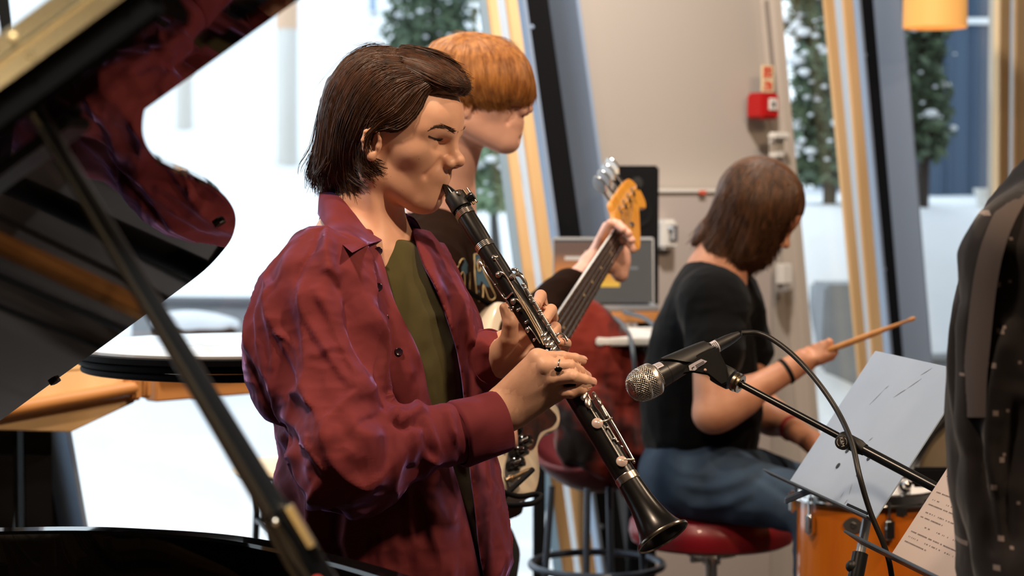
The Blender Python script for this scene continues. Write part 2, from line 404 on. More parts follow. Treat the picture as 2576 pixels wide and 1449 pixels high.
# walls, floor, ceiling
mb = MB(); slab(mb, E(1459, 1541), E(1966, 2016, 0, 560), .03, .2); structure(mb.build('wall_back', M_wall, smooth=False))
mb = MB()
slab(mb, E(1944, 1994, 0, 560), E(1967, 2017, 0, 560), .09, .06); structure(mb.build('trim_4', mat('grey_beige_trim', sr(196, 186, 176), .6, bump=(150, .04, .001)), bevel=.004))
mb = MB(); slab(mb, E(1936, 1986, 0, 560), E(1944, 1994, 0, 560), .05, .02); structure(mb.build('trim_5', mat('brown_gap', sr(120, 98, 82), .7, bump=(150, .04, .001))))
rr = lean(E(2600, 2596, 0, 500), .0); XR = 4.6
rend = rr[0] + FU*((XR-rr[0][0])/FU[0]); rendt = rr[1] + FU*((XR-rr[1][0])/FU[0])
structure(MB().prism([rr[0], rend, rendt, rr[1]], FN*.2).build('wall_front', M_wall, smooth=False))
corner = a0[0]-d4; YB = -4.0
lc = corner
structure(MB().prism([(XR, YB, 0), (XR, rend[1], 0), (XR, rend[1], H), (XR, YB, H)], (.2, 0, 0)).build('wall_right', M_inner, smooth=False))
structure(MB().prism([(lc[0]-1.2, YB, 0), (XR, YB, 0), (XR, YB, H), (lc[0]-1.2, YB, H)], (0, -.2, 0)).build('wall_near', M_inner, smooth=False))
structure(MB().prism([(lc[0]-1.0, YB, 0), (lc[0]-1.0, lc[1], 0), (lc[0]-1.0, lc[1], H), (lc[0]-1.0, YB, H)], (-.2, 0, 0)).build('wall_left', M_inner, smooth=False))
structure(MB().prism([(lc[0]-1.0, lc[1], 0), (lc[0], lc[1], 0), (lc[0], lc[1], H), (lc[0]-1.0, lc[1], H)], (0, .2, 0)).build('wall_corner', M_inner, smooth=False))
foot = [(lc[0]-1.2, YB-.1, 0), (XR+.1, YB-.1, 0), (XR+.1, rend[1]+.1, 0), (lc[0], lc[1]+.1, 0), (lc[0]-1.2, lc[1]+.1, 0)]
foot = [np.array(q, float) for q in foot]
structure(MB().prism(foot, (0, 0, -.1)).build('floor', M_floor, smooth=False))
structure(MB().prism([q+np.array([0, 0, H]) for q in foot], (0, 0, .1)).build('ceiling', M_ceil, smooth=False))
# ------------------------------------------------------------------ things on the wall
mb = MB(); q = [Fp(1640, 485, .12), Fp(1944, 485, .12)]
cab = empty('white_cabinet', (*(q[0]+q[1])[:2]/2, 0), 'tall white cabinet standing against the pale wall behind the drummer', 'cabinet')
M_cab = mat('cabinet_lacquer', sr(184, 174, 170), .5, bump=(120, .03, .001))
b0 = [np.array([*v[:2], 0.0]) for v in q]; MB().prism([b0[0], b0[1], q[1], q[0]], FN*.085).build('carcass', M_cab, cab, bevel=.004)
MB().prism([q[0]-FN*.008, q[1]-FN*.008, q[1]-FN*.008+[0, 0, .012], q[0]-FN*.008+[0, 0, .012]], FN*.09).build('top_panel', M_whitep, cab, bevel=.002)
c = Fp(1768, 484, .132); MB().box(c, (.03, .004, .012), FU, FN).build('red_marker', mat('red_plastic', sr(214, 92, 66), .5, bump=(90, .03, .001)), cab)
def wallbox(name, x0, x1, y0, y1, off, dep, m, parent=None, bev=.004):
    p = [Fp(x0, y1, off), Fp(x1, y1, off), Fp(x1, y0, off), Fp(x0, y0, off)]
    o0 = p[0]; w = np.dot(p[1]-p[0], FU); h = p[3][2]-p[0][2]
    pts = [o0, o0+FU*w, o0+FU*w+np.array([0, 0, h]), o0+np.array([0, 0, h])]
    return MB().prism(pts, FN*dep).build(name, m, parent, bevel=bev)
di = empty('wall_dispenser', Fp(1690, 625, .13), 'small white dispenser with dark window on the white cabinet', 'dispenser')
wallbox('housing', 1671, 1708, 552, 628, .165, .045, M_whitep, di, .01)
wallbox('window', 1683, 1708, 562, 612, .169, .012, mat('smoked_plastic', sr(92, 92, 98), .25, bump=(90, .03, .001)), di, .006)
wallbox('slot', 1691, 1698, 572, 604, .172, .006, mat('pale_grey_plastic', sr(196, 198, 202), .4, bump=(90, .03, .001)), di, .002)
MB().ball(Fp(1687, 575, .17), .008, 10, 6).build('button', M_alu, di)
al = empty('fire_alarm_call_point', Fp(1940, 298, .06), 'red fire alarm call point below the safety sign on the pale wall', 'fire alarm')
M_red = mat('alarm_red', sr(176, 22, 24), .4, bump=(90, .03, .001))
wallbox('housing', 1919, 1962, 232, 298, .125, .07, M_red, al, .008)
wallbox('press_plate', 1937, 1957, 247, 277, .13, .01, M_whitep, al, .002)
wallbox('mark', 1944, 1951, 256, 268, .133, .004, mat('dark_print', sr(60, 60, 66), .6, bump=(90, .03, .001)), al, .001)
sg = empty('safety_sign', Fp(1932, 232, .07), 'small cream safety sign with red symbols above the red alarm', 'sign')
wallbox('plate', 1918, 1947, 163, 231, .115, .006, mat('cream_plate', sr(226, 208, 170), .5, bump=(90, .03, .001)), sg, .001)
M_rp = mat('red_print', sr(206, 62, 40), .5, bump=(90, .03, .001))
for (x0, x1, y0, y1) in ((1922, 1943, 168, 176), (1922, 1930, 178, 196), (1932, 1943, 180, 186), (1934, 1941, 188, 196), (1924, 1932, 204, 212), (1933, 1942, 206, 226), (1923, 1929, 216, 226)):
    wallbox('symbol', x0, x1, y0, y1, .117, .003, M_rp, sg, .0005)
cd = MB(); cd.tube([Fp(1928, 0, .07), Fp(1936, 80, .07), Fp(1944, 165, .07), Fp(1951, 232, .07)], .006, 8)
tag(cd.build('cable_conduit', mat('grey_conduit', sr(132, 122, 116), .6, bump=(90, .03, .001))), 'thin grey conduit running down to the red fire alarm', 'conduit')
hd = empty('casement_fastener', Fp(1965, 400, .1), 'white casement fastener with lever on the trim beside the narrow window', 'window fitting')
wallbox('backplate', 1950, 1975, 335, 398, .12, .03, M_whitep, hd, .006)
wallbox('lever', 1948, 1990, 332, 350, .15, .03, M_whitep, hd, .006)
wallbox('lock_body', 1958, 1980, 398, 470, .11, .03, mat('grey_lock', sr(140, 132, 128), .5, bump=(90, .03, .001)), hd, .004)
sw = empty('wall_switch', Fp(1980, 720, .1), 'small pale switch plate low on the trim right of the drummer', 'switch')
wallbox('plate', 1968, 1994, 664, 716, .115, .03, M_whitep, sw, .004); wallbox('rocker', 1974, 1988, 716, 735, .115, .03, mat('grey_rocker', sr(150, 146, 144), .5, bump=(90, .03, .001)), sw, .003)
# ------------------------------------------------------------------ pine bench along the window, left
bn = empty('window_bench', (*Fp(200, 1090, .3)[:2], 0), 'pale pine window bench with a rounded rail and block end, left behind the piano', 'bench')
zt = 1.45-.0
def wb(px, py, off): return Fp(px, py, off)
o_ = .42
A = Fp(180, 1087, o_); zb = A[2]; Bq = Fp(345, 1012, o_)
zt = Fp(340, 925, o_)[2]
L = np.dot(Bq-A, FU); A0 = np.array([A[0], A[1], 0])
def bpt(u, v, z): return A0 + FU*u - FN*v*-1 + np.array([0, 0, z])
def bq_(px, py, off): return Fp(px, py, off)
fp_ = [(-60, 1080), (180, 1087), (340, 1012), (342, 985), (-60, 1040)]
MB().prism([bq_(x, y, o_) for x, y in fp_], FN*.03).build('front_panel', M_tan, bn, bevel=.002)
MB().prism([bq_(x, y, o_-.01) for x, y in ((-60, 1042), (342, 987), (342, 922), (-60, 950))], FN*.02).build('back_panel', M_tan, bn, bevel=.002)
tp0, tp1 = bq_(342, 922, o_-.01), bq_(-60, 950, o_-.01); tp0[2] = tp1[2] = (tp0[2]+tp1[2])/2
MB().prism([tp0, tp1, tp1+FN*.33, tp0+FN*.33], (0, 0, .022)).build('top_board', M_tan, bn, bevel=.003)
r0_, r1_ = bq_(-40, 1044, o_+.02), bq_(338, 975, o_+.02)
MB().tube([r0_, r1_], .0165, 16).build('rail', M_oak, bn)
for x0, x1, y0, y1 in ((338, 361, 921, 1010), (366, 386, 921, 1004)):
    q = [bq_(x0, y1, o_+.035), bq_(x1, y1-4, o_+.035), bq_(x1, y0, o_+.035), bq_(x0, y0, o_+.035)]; MB().prism(q, FN*.34).build('end_panel', M_oak, bn, bevel=.006, seg=3)
for px_ in (-40, 60): 
    b0 = bq_(px_, 1080, o_-.1); MB().prism([(b0[0], b0[1], 0), (b0[0]+.05, b0[1]+.05, 0), (b0[0]+.05, b0[1]+.05, b0[2]), (b0[0], b0[1], b0[2])], FN*.03).build('leg', M_dark, bn, bevel=.003)
rl = empty('window_rail', (*Fp(520, 1000, .2)[:2], 0), 'long oak leaning rail along the window behind the purple shirt', 'rail')
g0 = Fp(392, 1012, .22); g0z = g0[2]; RL = 1.05
def gp(u, v, z): return np.array([g0[0], g0[1], 0]) + FU*u + FN*v + np.array([0, 0, z])
MB().prism([gp(0, 0, g0z), gp(RL, 0, g0z), gp(RL, 0, g0z+.062), gp(0, 0, g0z+.062)], FN*.05).build('lower_board', M_oak, rl, bevel=.004)
MB().tube([gp(0, .0, g0z+.108), gp(RL, .0, g0z+.108)], .031, 16).build('upper_rail', M_oak, rl)
for u in (.48, .98): MB().prism([gp(u, .05, 0), gp(u+.06, .05, 0), gp(u+.06, .05, g0z+.12), gp(u, .05, g0z+.12)], FN*.03).build('post', M_oak, rl, bevel=.003)
# ------------------------------------------------------------------ black table with coiled cables
TD = 3.55; tz = P(430, 866, TD)[2]
tb = empty('round_table', (*P(470, 866, TD)[:2], 0), 'low black glossy round table seen edge-on behind the piano lid', 'table')
M_blackgloss = mat('black_gloss', (.006, .006, .007), .06, 0, .6, coat=1, bump=(6, .02, .002))
tc = P(598, 866, TD); tc = np.array([tc[0], tc[1], 0])
M_tabletop = mat('white_laminate', sr(205, 205, 205), .12, 0, .6, coat=.6, bump=(60, .02, .001))
MB().lathe(tc, (0, 0, 1), [(tz-.012, .0), (tz-.012, .285), (tz, .285), (tz+.002, .28), (tz+.002, 0)], 64).build('tabletop', M_tabletop, tb, sharp=30)
MB().lathe(tc, (0, 0, 1), [(tz-.016, .26), (tz-.016, .29), (tz-.006, .292), (tz-.004, .285)], 64).build('edge_band', M_dark, tb)
pc_ = P(735, 866, TD); pc_ = np.array([pc_[0], pc_[1], 0]); MB().lathe(pc_, (0, 0, 1), [(0, .16), (.012, .16), (.02, .03), (.05, .022), (tz-.06, .022), (tz-.045, .09), (tz-.012, .09)], 32).build('pedestal', M_dark, tb)
for k, (r, dz, ph) in enumerate(((.276, -.024, 0), (.258, -.024, 1.1), (.270, -.038, 2.3), (.252, -.038, 3.6), (.236, -.026, 5.0))):
    th = np.linspace(0, 2*math.pi, 60)
    pts = np.stack([tc[0]+r*np.cos(th), tc[1]+r*np.sin(th), tz+dz+.0006*np.sin(3*th+ph)], 1)
    o = MB().tube(pts, .0062, 8).build('cable_loop', M_dark if k not in (1,) else mat('brown_cable', sr(86, 66, 52), .5, bump=(80, .05, .001)))
    tag(o, ['thickest black cable coil hanging right under the black table edge', 'thin brown cable looped under the black table', 'inner black cable loop under the black table', 'second black cable loop below the black table rim', 'lowest sagging cable loop under the black table'][k], 'cable', 'cable loops under the round table')
# ------------------------------------------------------------------ bar stool far left
st = empty('bar_stool', (*P(790, 1190, 4.9)[:2], 0), 'slim bar stool with pale seat behind the purple shirt, beside the window', 'stool')
sc_ = P(755, 1172, 4.9); sz = sc_[2]; M_thin = mat('black_tube', (.02, .022, .026), .4, .3, bump=(90, .02, .001))
MB().lathe((sc_[0], sc_[1], 0), (0, 0, 1), [(sz-.02, 0), (sz-.02, .15), (sz-.008, .165), (sz+.006, .15), (sz+.004, 0)], 32).build('seat', mat('pale_ply', sr(226, 208, 178), .5, var=(sr(208, 186, 150), 9, (1, 6, 1)), bump=(50, .05, .001)), st)
lg = []
for k in range(4):
    an = math.pi/4+k*math.pi/2+.35; t = sc_[:2]+.12*np.array([math.cos(an), math.sin(an)]); b = sc_[:2]+.165*np.array([math.cos(an), math.sin(an)])
    lg.append((t, b)); MB().tube([(*t, sz-.02), (*b, 0)], .009, 10).build('leg', M_thin, st)
for k in range(4):
    f = .18; a1 = lg[k][0]*(1-f)+lg[k][1]*f; b1 = lg[(k+1) % 4][0]*(1-f)+lg[(k+1) % 4][1]*f
    MB().tube([(*a1, sz*(1-f)), (*b1, sz*(1-f))], .007, 8).build('stretcher', M_thin, st)
# ================================================================== GRAND PIANO
psi = math.radians(11.2); th_ = math.radians(33.5)
La = np.array([math.sin(psi), math.cos(psi), 0]); Lb = np.array([math.cos(psi)*math.cos(th_), -math.sin(psi)*math.cos(th_), math.sin(th_)])
Ln = np.cross(La, Lb); LO = P(595, 540, 2.42)
if Ln[2] < 0: Ln = -Ln                                            # upper side of the lid
def lidp(px, py, up=0): return onplane(px, py, LO + Ln*up, Ln)
def lidab(a, b, up=0): return LO + La*a + Lb*b + Ln*up
M_ebony = mat('piano_black', (.0035, .0035, .004), .03, 0, .45, coat=0, bump=(1.6, .03, .004), coatr=.02)
M_satin = mat('satin_black', (.008, .009, .011), .28, bump=(80, .03, .001))
M_brass = mat('brass', (.96, .90, .66), .26, 1, bump=(50, .06, .001))
M_gold = mat('bronze_plate', (.42, .28, .12), .35, .8, bump=(120, .1, .001))
M_felt = mat('red_felt', sr(150, 30, 22), .9, bump=(300, .2, .001))
M_rubber = mat('black_rubber', (.004, .004, .004), .6, bump=(90, .03, .001))
pno = empty('grand_piano', (-.6, 1.8, 0), 'glossy black grand piano with raised lid at the left, nearest the viewer', 'piano')
# lid: outline on the lid plane
af = np.dot(lidp(0, 222)-LO, La)
vis = [(430, 180), (395, 225), (372, 275), (364, 318), (366, 350), (378, 380), (400, 406), (440, 428), (485, 446), (530, 468), (568, 498), (590, 530), (596, 560), (590, 590), (570, 622), (520, 676), (440, 738), (360, 797), (250, 878), (120, 972), (0, 1060)]
pts = [lidab(af, -.72), lidab(af, .55), lidab(af+.12, .5), lidab(af+.24, .34)] + [lidp(*q) for q in vis]
tailab = [(np.dot(pts[-1]-LO, La)+.01, np.dot(pts[-1]-LO, Lb)-.1)]
pts += [lidab(tailab[0][0], tailab[0][1]), lidab(tailab[0][0]-.08, -.72)]
arc = curve(pts[3:-2], 90)
poly = [pts[0], pts[1], pts[2]] + list(arc) + pts[-2:]
MB().prism(poly, Ln*.0135).build('main_lid', M_ebony, pno, sharp=50, bevel=.003)
# front flap folded back on top
f0 = np.dot(lidp(370, 275, .0145)-LO, La)
MB().prism([lidab(af, -.72, .0145), lidab(af, .56, .0145), lidab(f0, .56, .0145), lidab(f0, -.72, .0145)], Ln*.0135).build('lid_flap', M_ebony, pno, bevel=.003)
# hinge and battens under the front edge
def strip(name, q, m, up, thick, bev=.002):
    p = [lidp(*c, -up) for c in q]; e = nrm(p[1]-p[0])
    return MB().prism(p, -Ln*thick).build(name, m, pno, bevel=bev)
def bar(name, a0, a1, b0, b1, m, up, thick, bev=.003):
    return MB().prism([lidab(a0, b0, up), lidab(a0, b1, up), lidab(a1, b1, up), lidab(a1, b0, up)], Ln*thick).build(name, m, pno, bevel=bev)
ah1 = af
hE = nrm(Ln*.9-La*.52); hN = -nrm(La*.9+Ln*.52); h0 = af-.001
def hp_(u, b, o=0): return lidab(h0, b)+hE*u+hN*o
for u0, u1 in ((.0, .0138), (.0172, .031)):
    MB().prism([hp_(u0, -.7), hp_(u0, .54), hp_(u1, .54), hp_(u1, -.7)], hN*.0016).build('hinge_leaf', M_brass, pno, bevel=.0004)
    for k in range(13): MB().ball(hp_((u0+u1)/2, -.55+k*.085, .0016), (.0035, .0025, .0035), 8, 5).build('hinge_screw', mat('dull_brass', (.5, .4, .22), .55, .8, bump=(50, .05, .001)) if k == 0 and u0 == 0 else bpy.data.materials['dull_brass'], pno)
MB().tube([hp_(.0155, -.7, .001), hp_(.0155, .54, .001)], .0030, 10).build('hinge_pin', M_brass, pno)
MB().prism([hp_(.0, -.7, -.001), hp_(.031, -.7, -.001), lidab(af+.001, -.7, .028), lidab(af+.001, -.7, 0)], Lb*1.24).build('hinge_bed', M_ebony, pno)
a1 = np.dot(lidp(0, 250)-LO, La); a2 = np.dot(lidp(0, 395, -.022)-LO, La); b2 = np.dot(lidp(480, 40, -.022)-LO, Lb)
bar('lid_batten', ah1+.004, a2, -.7, b2, M_ebony, -.026, .026, .004)
a3 = np.dot(lidp(0, 447)-LO, La); b3 = np.dot(lidp(99, 373)-LO, Lb)
bar('lid_batten', a3-.05, a3, -.7, b3+.05, M_satin, -.012, .012, .003)
# rubber buttons
for (x, y) in ((551, 558), (137, 957)):
    c = lidp(x, y); s = .0062
    MB().prism([c+La*i*s*1.5+Lb*j*s for i, j in ((-1, -.5), (-.6, -1), (.6, -1), (1, -.5), (1, .5), (.6, 1), (-.6, 1), (-1, .5))], -Ln*.004).build('rubber_button', M_rubber, pno)
# prop stick
pt = lidp(82, 268, -.01); PD = np.dot(pt-CAM, CF)
pb0 = P(760, 1400, 1.62)
dr = nrm(pb0-pt); L1 = (pt[2]-1.0)/-dr[2]; pfoot = pt+dr*L1
pj = P(702, 1330, np.dot(pt+dr*np.dot(P(702, 1330, 1.62)-pt, dr)-CAM, CF))
Lj = np.dot(pj-pt, dr); n = 16
MB().tube([pt+dr*t for t in np.linspace(0, Lj, n)], np.linspace(.0062, .0122, n), 20, sq=(1, 1)).build('lid_prop', M_satin, pno)
lo = pt+dr*(Lj-.02)
pr = MB().tube([lo+dr*t for t in (0, .02, .05, L1-Lj+.0)], [.0135, .0155, .016, .017], 16).build('lid_prop_foot', M_ebony, pno, bevel=.002)
sd = nrm(np.cross(dr, [0, 1, 0])); sd = sd if sd[0] > 0 else -sd
MB().prism([lo+sd*.011-np.array([0, .018, 0])+dr*t+sd*w for t, w in ((.005, 0), (.005, .006), (.045, .006), (.045, 0))], (0, .012, 0)).build('brass_plate', M_brass, pr, bevel=.001)
MB().ball(lo+dr*.012-np.array([0, .0155, 0])+sd*-.001, .0035, 10, 6).build('pivot_screw', mat('steel', (.5, .48, .45), .25, 1, bump=(60, .03, .001)), pr)
fl = lo+dr*.075-np.array([0, .0166, 0])
MB().tube(curve([fl+sd*-.004+dr*.0, fl+sd*.004-dr*.003, fl+sd*.006+dr*.008, fl+sd*.005+dr*.022], 12), .0032, 8).build('felt_strip', M_felt, pr)
MB().ball(pt, .014, 14, 8).build('prop_socket', M_satin, pno)
# case
RZ = 1.0
def rp(px, py): return onplane(px, py, (0, 0, RZ), (0, 0, 1))
r0, r1, r2 = rp(0, 1326), rp(330, 1327), rp(700, 1362)
rimc = curve([(-1.2, .95, RZ), (-1.19, 1.8, RZ), (-1.13, 2.4, RZ), (-.95, 2.66, RZ), r0, r1, r2, (pfoot[0]+.02, 2.25, RZ), (pfoot[0]-.005, 1.9, RZ), (pfoot[0]+.01, pfoot[1], RZ), (pfoot[0]+.08, 1.2, RZ), (pfoot[0]+.14, .95, RZ)], 120)
T = nrm_rows(np.gradient(rimc, axis=0)) if 'nrm_rows' in globals() else np.gradient(rimc, axis=0)/np.linalg.norm(np.gradient(rimc, axis=0), axis=1, keepdims=True)
NN = np.stack([T[:, 1], -T[:, 0], 0*T[:, 0]], 1)                  # inward
G = []
for off, dz in ((0, -.34), (0, -.004), (.004, 0), (.036, 0), (.04, -.004), (.04, -.34)): G.append(rimc+NN*off+np.array([0, 0, dz]))
MB().grid(np.array(G), closed_v=True).build('case_rim', M_ebony, pno, sharp=40)
bot = [rimc[i]+NN[i]*.02+np.array([0, 0, -.33]) for i in range(0, 120, 2)]
MB().prism(bot, (0, 0, .02)).build('bottom_board', M_satin, pno)
ins = [rimc[i]+NN[i]*.06+np.array([0, 0, -.17]) for i in range(0, 120, 2)]
MB().prism(ins, (0, 0, .012)).build('soundboard', mat('spruce', sr(84, 56, 30), .5, var=(sr(70, 46, 24), 6, (6, .5, 1)), bump=(60, .05, .001)), pno)
# iron plate: bars and holes
mp = MB()
for k in range(7):
    x0 = -1.05+k*.17; mp.prism([(x0, 1.0, RZ-.12), (x0+.035, 1.0, RZ-.12), (x0+.28*.55+.035-(.1 if k > 4 else 0), 2.5-.13*abs(k-2), RZ-.12), (x0+.28*.55-(.1 if k > 4 else 0), 2.5-.13*abs(k-2), RZ-.12)], (0, 0, .025))
mp.prism([(-1.12, 1.0, RZ-.14), (.02, 1.0, RZ-.14), (.02, 1.14, RZ-.14), (-1.12, 1.14, RZ-.14)], (0, 0, .03))
mp.build('iron_plate', M_gold, pno, bevel=.004)
ms = MB()
for k in range(60):
    x0 = -1.08+k*.0175; ms.tube([(x0, 1.06, RZ-.09), (x0+.16, 2.45-.0185*abs(k-18), RZ-.1)], .0009, 4, caps=False)
tag(ms.build('strings', mat('string_steel', (.62, .55, .45), .3, 1, bump=(60, .03, .001)), pno, weld=False), kind='stuff')
for k in range(9):
    x0 = -1.0+k*.11; MB().box((x0+.02, 1.45, RZ-.07), (.085, .05, .03)).build('damper_block', M_satin, pno, bevel=.004)
MB().lathe((-.52, 2.28, RZ-.15), (0, 0, 1), [(0, .115), (.06, .115), (.078, .1), (.085, .05), (.085, 0)], 40).build('plate_boss', mat('graphite_cover', (.03, .033, .038), .35, bump=(90, .03, .001)), pno)
MB().prism([(-1.2, .78, RZ-.3), (pfoot[0]+.14, .78, RZ-.3), (pfoot[0]+.14, .98, RZ-.3), (-1.2, .98, RZ-.3)], (0, 0, .06)).build('key_bed', M_ebony, pno, bevel=.004)
mk_ = MB(); mkb = MB(); kw = (pfoot[0]+.04+1.1)/52
for k in range(52):
    mk_.prism([(-1.1+kw*k+.0006, .80, RZ-.24), (-1.1+kw*(k+1)-.0006, .80, RZ-.24), (-1.1+kw*(k+1)-.0006, .945, RZ-.24), (-1.1+kw*k+.0006, .945, RZ-.24)], (0, 0, .022))
    if k % 7 in (0, 1, 3, 4, 5): mkb.prism([(-1.1+kw*(k+1)-.005, .85, RZ-.218), (-1.1+kw*(k+1)+.005, .85, RZ-.218), (-1.1+kw*(k+1)+.005, .945, RZ-.218), (-1.1+kw*(k+1)-.005, .945, RZ-.218)], (0, 0, .011))
ky = mk_.build('white_keys', mat('key_ivory', sr(244, 238, 222), .25, bump=(30, .02, .0004)), pno); mkb.build('black_keys', M_satin, pno)
for (x, y) in ((-1.05, 1.0), (pfoot[0]+.0, 1.0), (-.72, 2.45)):
    MB().lathe((x, y, 0), (0, 0, 1), [(0, .03), (.05, .035), (.08, .05), (.5, .055), (RZ-.36, .07), (RZ-.32, .07)], 20).build('leg', M_ebony, pno)
# ================================================================== PEOPLE: shared parts
def nrm_rows(A): return A/np.maximum(np.linalg.norm(A, axis=1, keepdims=True), 1e-9)
M_skin = mat('skin', sr(234, 182, 152), .46, 0, .4, sub=.12, var=(sr(226, 171, 142), 26), bump=(420, .12, .0006))
M_skin2 = mat('fair_skin', sr(228, 178, 158), .48, 0, .4, sub=.12, var=(sr(222, 170, 150), 22), bump=(420, .1, .0006))
M_skin3 = mat('tan_skin', sr(200, 144, 114), .5, 0, .35, sub=.1, var=(sr(184, 126, 98), 20), bump=(420, .1, .0006))
def hairmat(name, c1, c2, rough=.44, spec=.4):
    return mat(name, c1, rough, 0, spec, var=(c2, 90, (1, 1, .25), .3, .7), bump=(500, .3, .001, (1, 1, .1)))
def add_head(S, neck_to, neck_r=(.050, .058), nose=1.0, closed=True, ears=True):
    """a head in S's own frame (x forward, y left, z up, origin between the ears); neck_to is a world point"""
    S.ell((-.010, 0, .045), (.098, .075, .084), 0)
    S.ell((.044, 0, .050), (.052, .058, .046), .03)
    S.ell((.028, 0, -.008), (.058, .056, .066), .03)
    for s in (1, -1):
        S.cap((-.004, .054*s, -.036), (.058, .017*s, -.070), .019, .0165, .024)
        S.ell((.050, .037*s, .001), (.024, .022, .020), .02)
    S.ell((.071, 0, -.071), (.018, .021, .0165), .016)
    S.ell((.058, 0, -.038), (.036, .029, .034), .03)
    for s in (1, -1):
        S.ell((.095, .030*s, .019), (.016, .017, .0115), .012, 's')
        S.cap((.0855, .012*s, .0375), (.062, .046*s, .037), .0100, .010, .012)
        S.ell((.0665, .031*s, .018), (.0155, .0165, .0135), .004)
        S.cap((.0795, .018*s, .0140), (.0735, .043*s, .0140), .0008, .0008, .002, 's')
        S.cap((.079, .018*s, .0255), (.071, .044*s, .0265), .0008, .0008, .003, 's')
    S.cap((.0865, 0, .034), (.1020, 0, .003), .0066, .0080, .010)
    S.ell((.1065*nose, 0, -.0015), (.0112, .0108, .0100), .008)
    for s in (1, -1):
        S.ell((.0965, .0118*s, -.0072), (.0115, .0080, .0090), .005)
        S.ell((.0995, .0062*s, -.0155), (.0055, .0032, .0045), .003, 's')
        S.cap((.0890, .0225*s, -.006), (.076, .033*s, -.030), .0005, .0005, .012, 's')
    S.ell((.0785, 0, -.0290), (.0175, .023, .0135), .012)
    for s in (1, -1):
        S.cap((.0905, 0, -.0375), (.0755, .0225*s, -.0455), .0056, .0034, .006); S.cap((.0875, 0, -.0525), (.0745, .021*s, -.0475), .0060, .0034, .006)
        S.cap((.097, 0, -.0455), (.0755, .0250*s, -.0466), .0009, .0006, .002, 's')
    S.cap((.0915, 0, -.0615), (.087, 0, -.0615), .003, .003, .012, 's')
    S.cap((.0955, 0, -.0185), (.0915, 0, -.030), .0015, .0015, .006, 's')
    nw = np.asarray(neck_to, float)
    S.cap(S.w((-.024, 0, -.030)), nw, neck_r[0], neck_r[1], .014, 'u', True)
    for s in ((1, -1) if ears else ()):
        E = SDF(S.w((.000, .0735*s, .002)), S.M @ np.array([[.93, .34*s, .2], [-.34*s, .94, .0], [.16, .0, .97]]))
        E.M = np.stack([nrm(E.M[:, 0]), nrm(E.M[:, 1]-np.dot(E.M[:, 1], nrm(E.M[:, 0]))*nrm(E.M[:, 0])), [0, 0, 0]], 1); E.M[:, 2] = np.cross(E.M[:, 0], E.M[:, 1])
        q = .76
        E.ell((0, .002*s, 0), (.0175*q, .0055, .0285*q), 0)
        E.ell((.001*q, .007*s, .001), (.0115*q, .0065, .0195*q), .003, 's')
        hel = [(.010, .004*s, -.004), (.0135, .005*s, .008), (.010, .0065*s, .022), (-.002, .0075*s, .029), (-.013, .0085*s, .022), (-.0175, .008*s, .006), (-.0145, .006*s, -.012), (-.006, .004*s, -.024)]
        hel = [(x*q, y, z*q) for x, y, z in hel]
        for i in range(len(hel)-1): E.cap(hel[i], hel[i+1], .0024, .0026, .003)
        E.ell((-.001*q, .003*s, -.026*q), (.0072, .0042, .0072), .004)
        E.cap((-.008*q, .005*s, -.012*q), (-.006*q, .006*s, .012*q), .0022, .0022, .003)
        E.ell((.011*q, .0035*s, -.006*q), (.0042, .0036, .0058), .003)
        S.sub(E, .006)
    return S
def finger(pts, r0, r1):
    S = SDF(); n = len(pts); rs = np.linspace(r0, r1, n)
    for i in range(n-1):
        S.cap(pts[i], pts[i+1], rs[i], rs[i+1], .0025, 'u', True)
    return S
def group(parts, k=.0015):
    G = SDF()
    for q in parts: G.sub(q, k)
    return G
def nail(mb, tip, prev, out, r):
    """a small nail plate on the back of a fingertip"""
    d = nrm(np.asarray(tip)-prev); o = nrm(np.asarray(out)-np.dot(out, d)*d); s = np.cross(d, o); G = []
    for t in np.linspace(-.9, .65, 5):
        G.append([np.asarray(tip)+d*t*r+(o*math.cos(a)+s*math.sin(a))*r*1.03*(1 if t < .3 else .93) for a in np.linspace(-.75, .75, 7)])
    mb.grid(G)
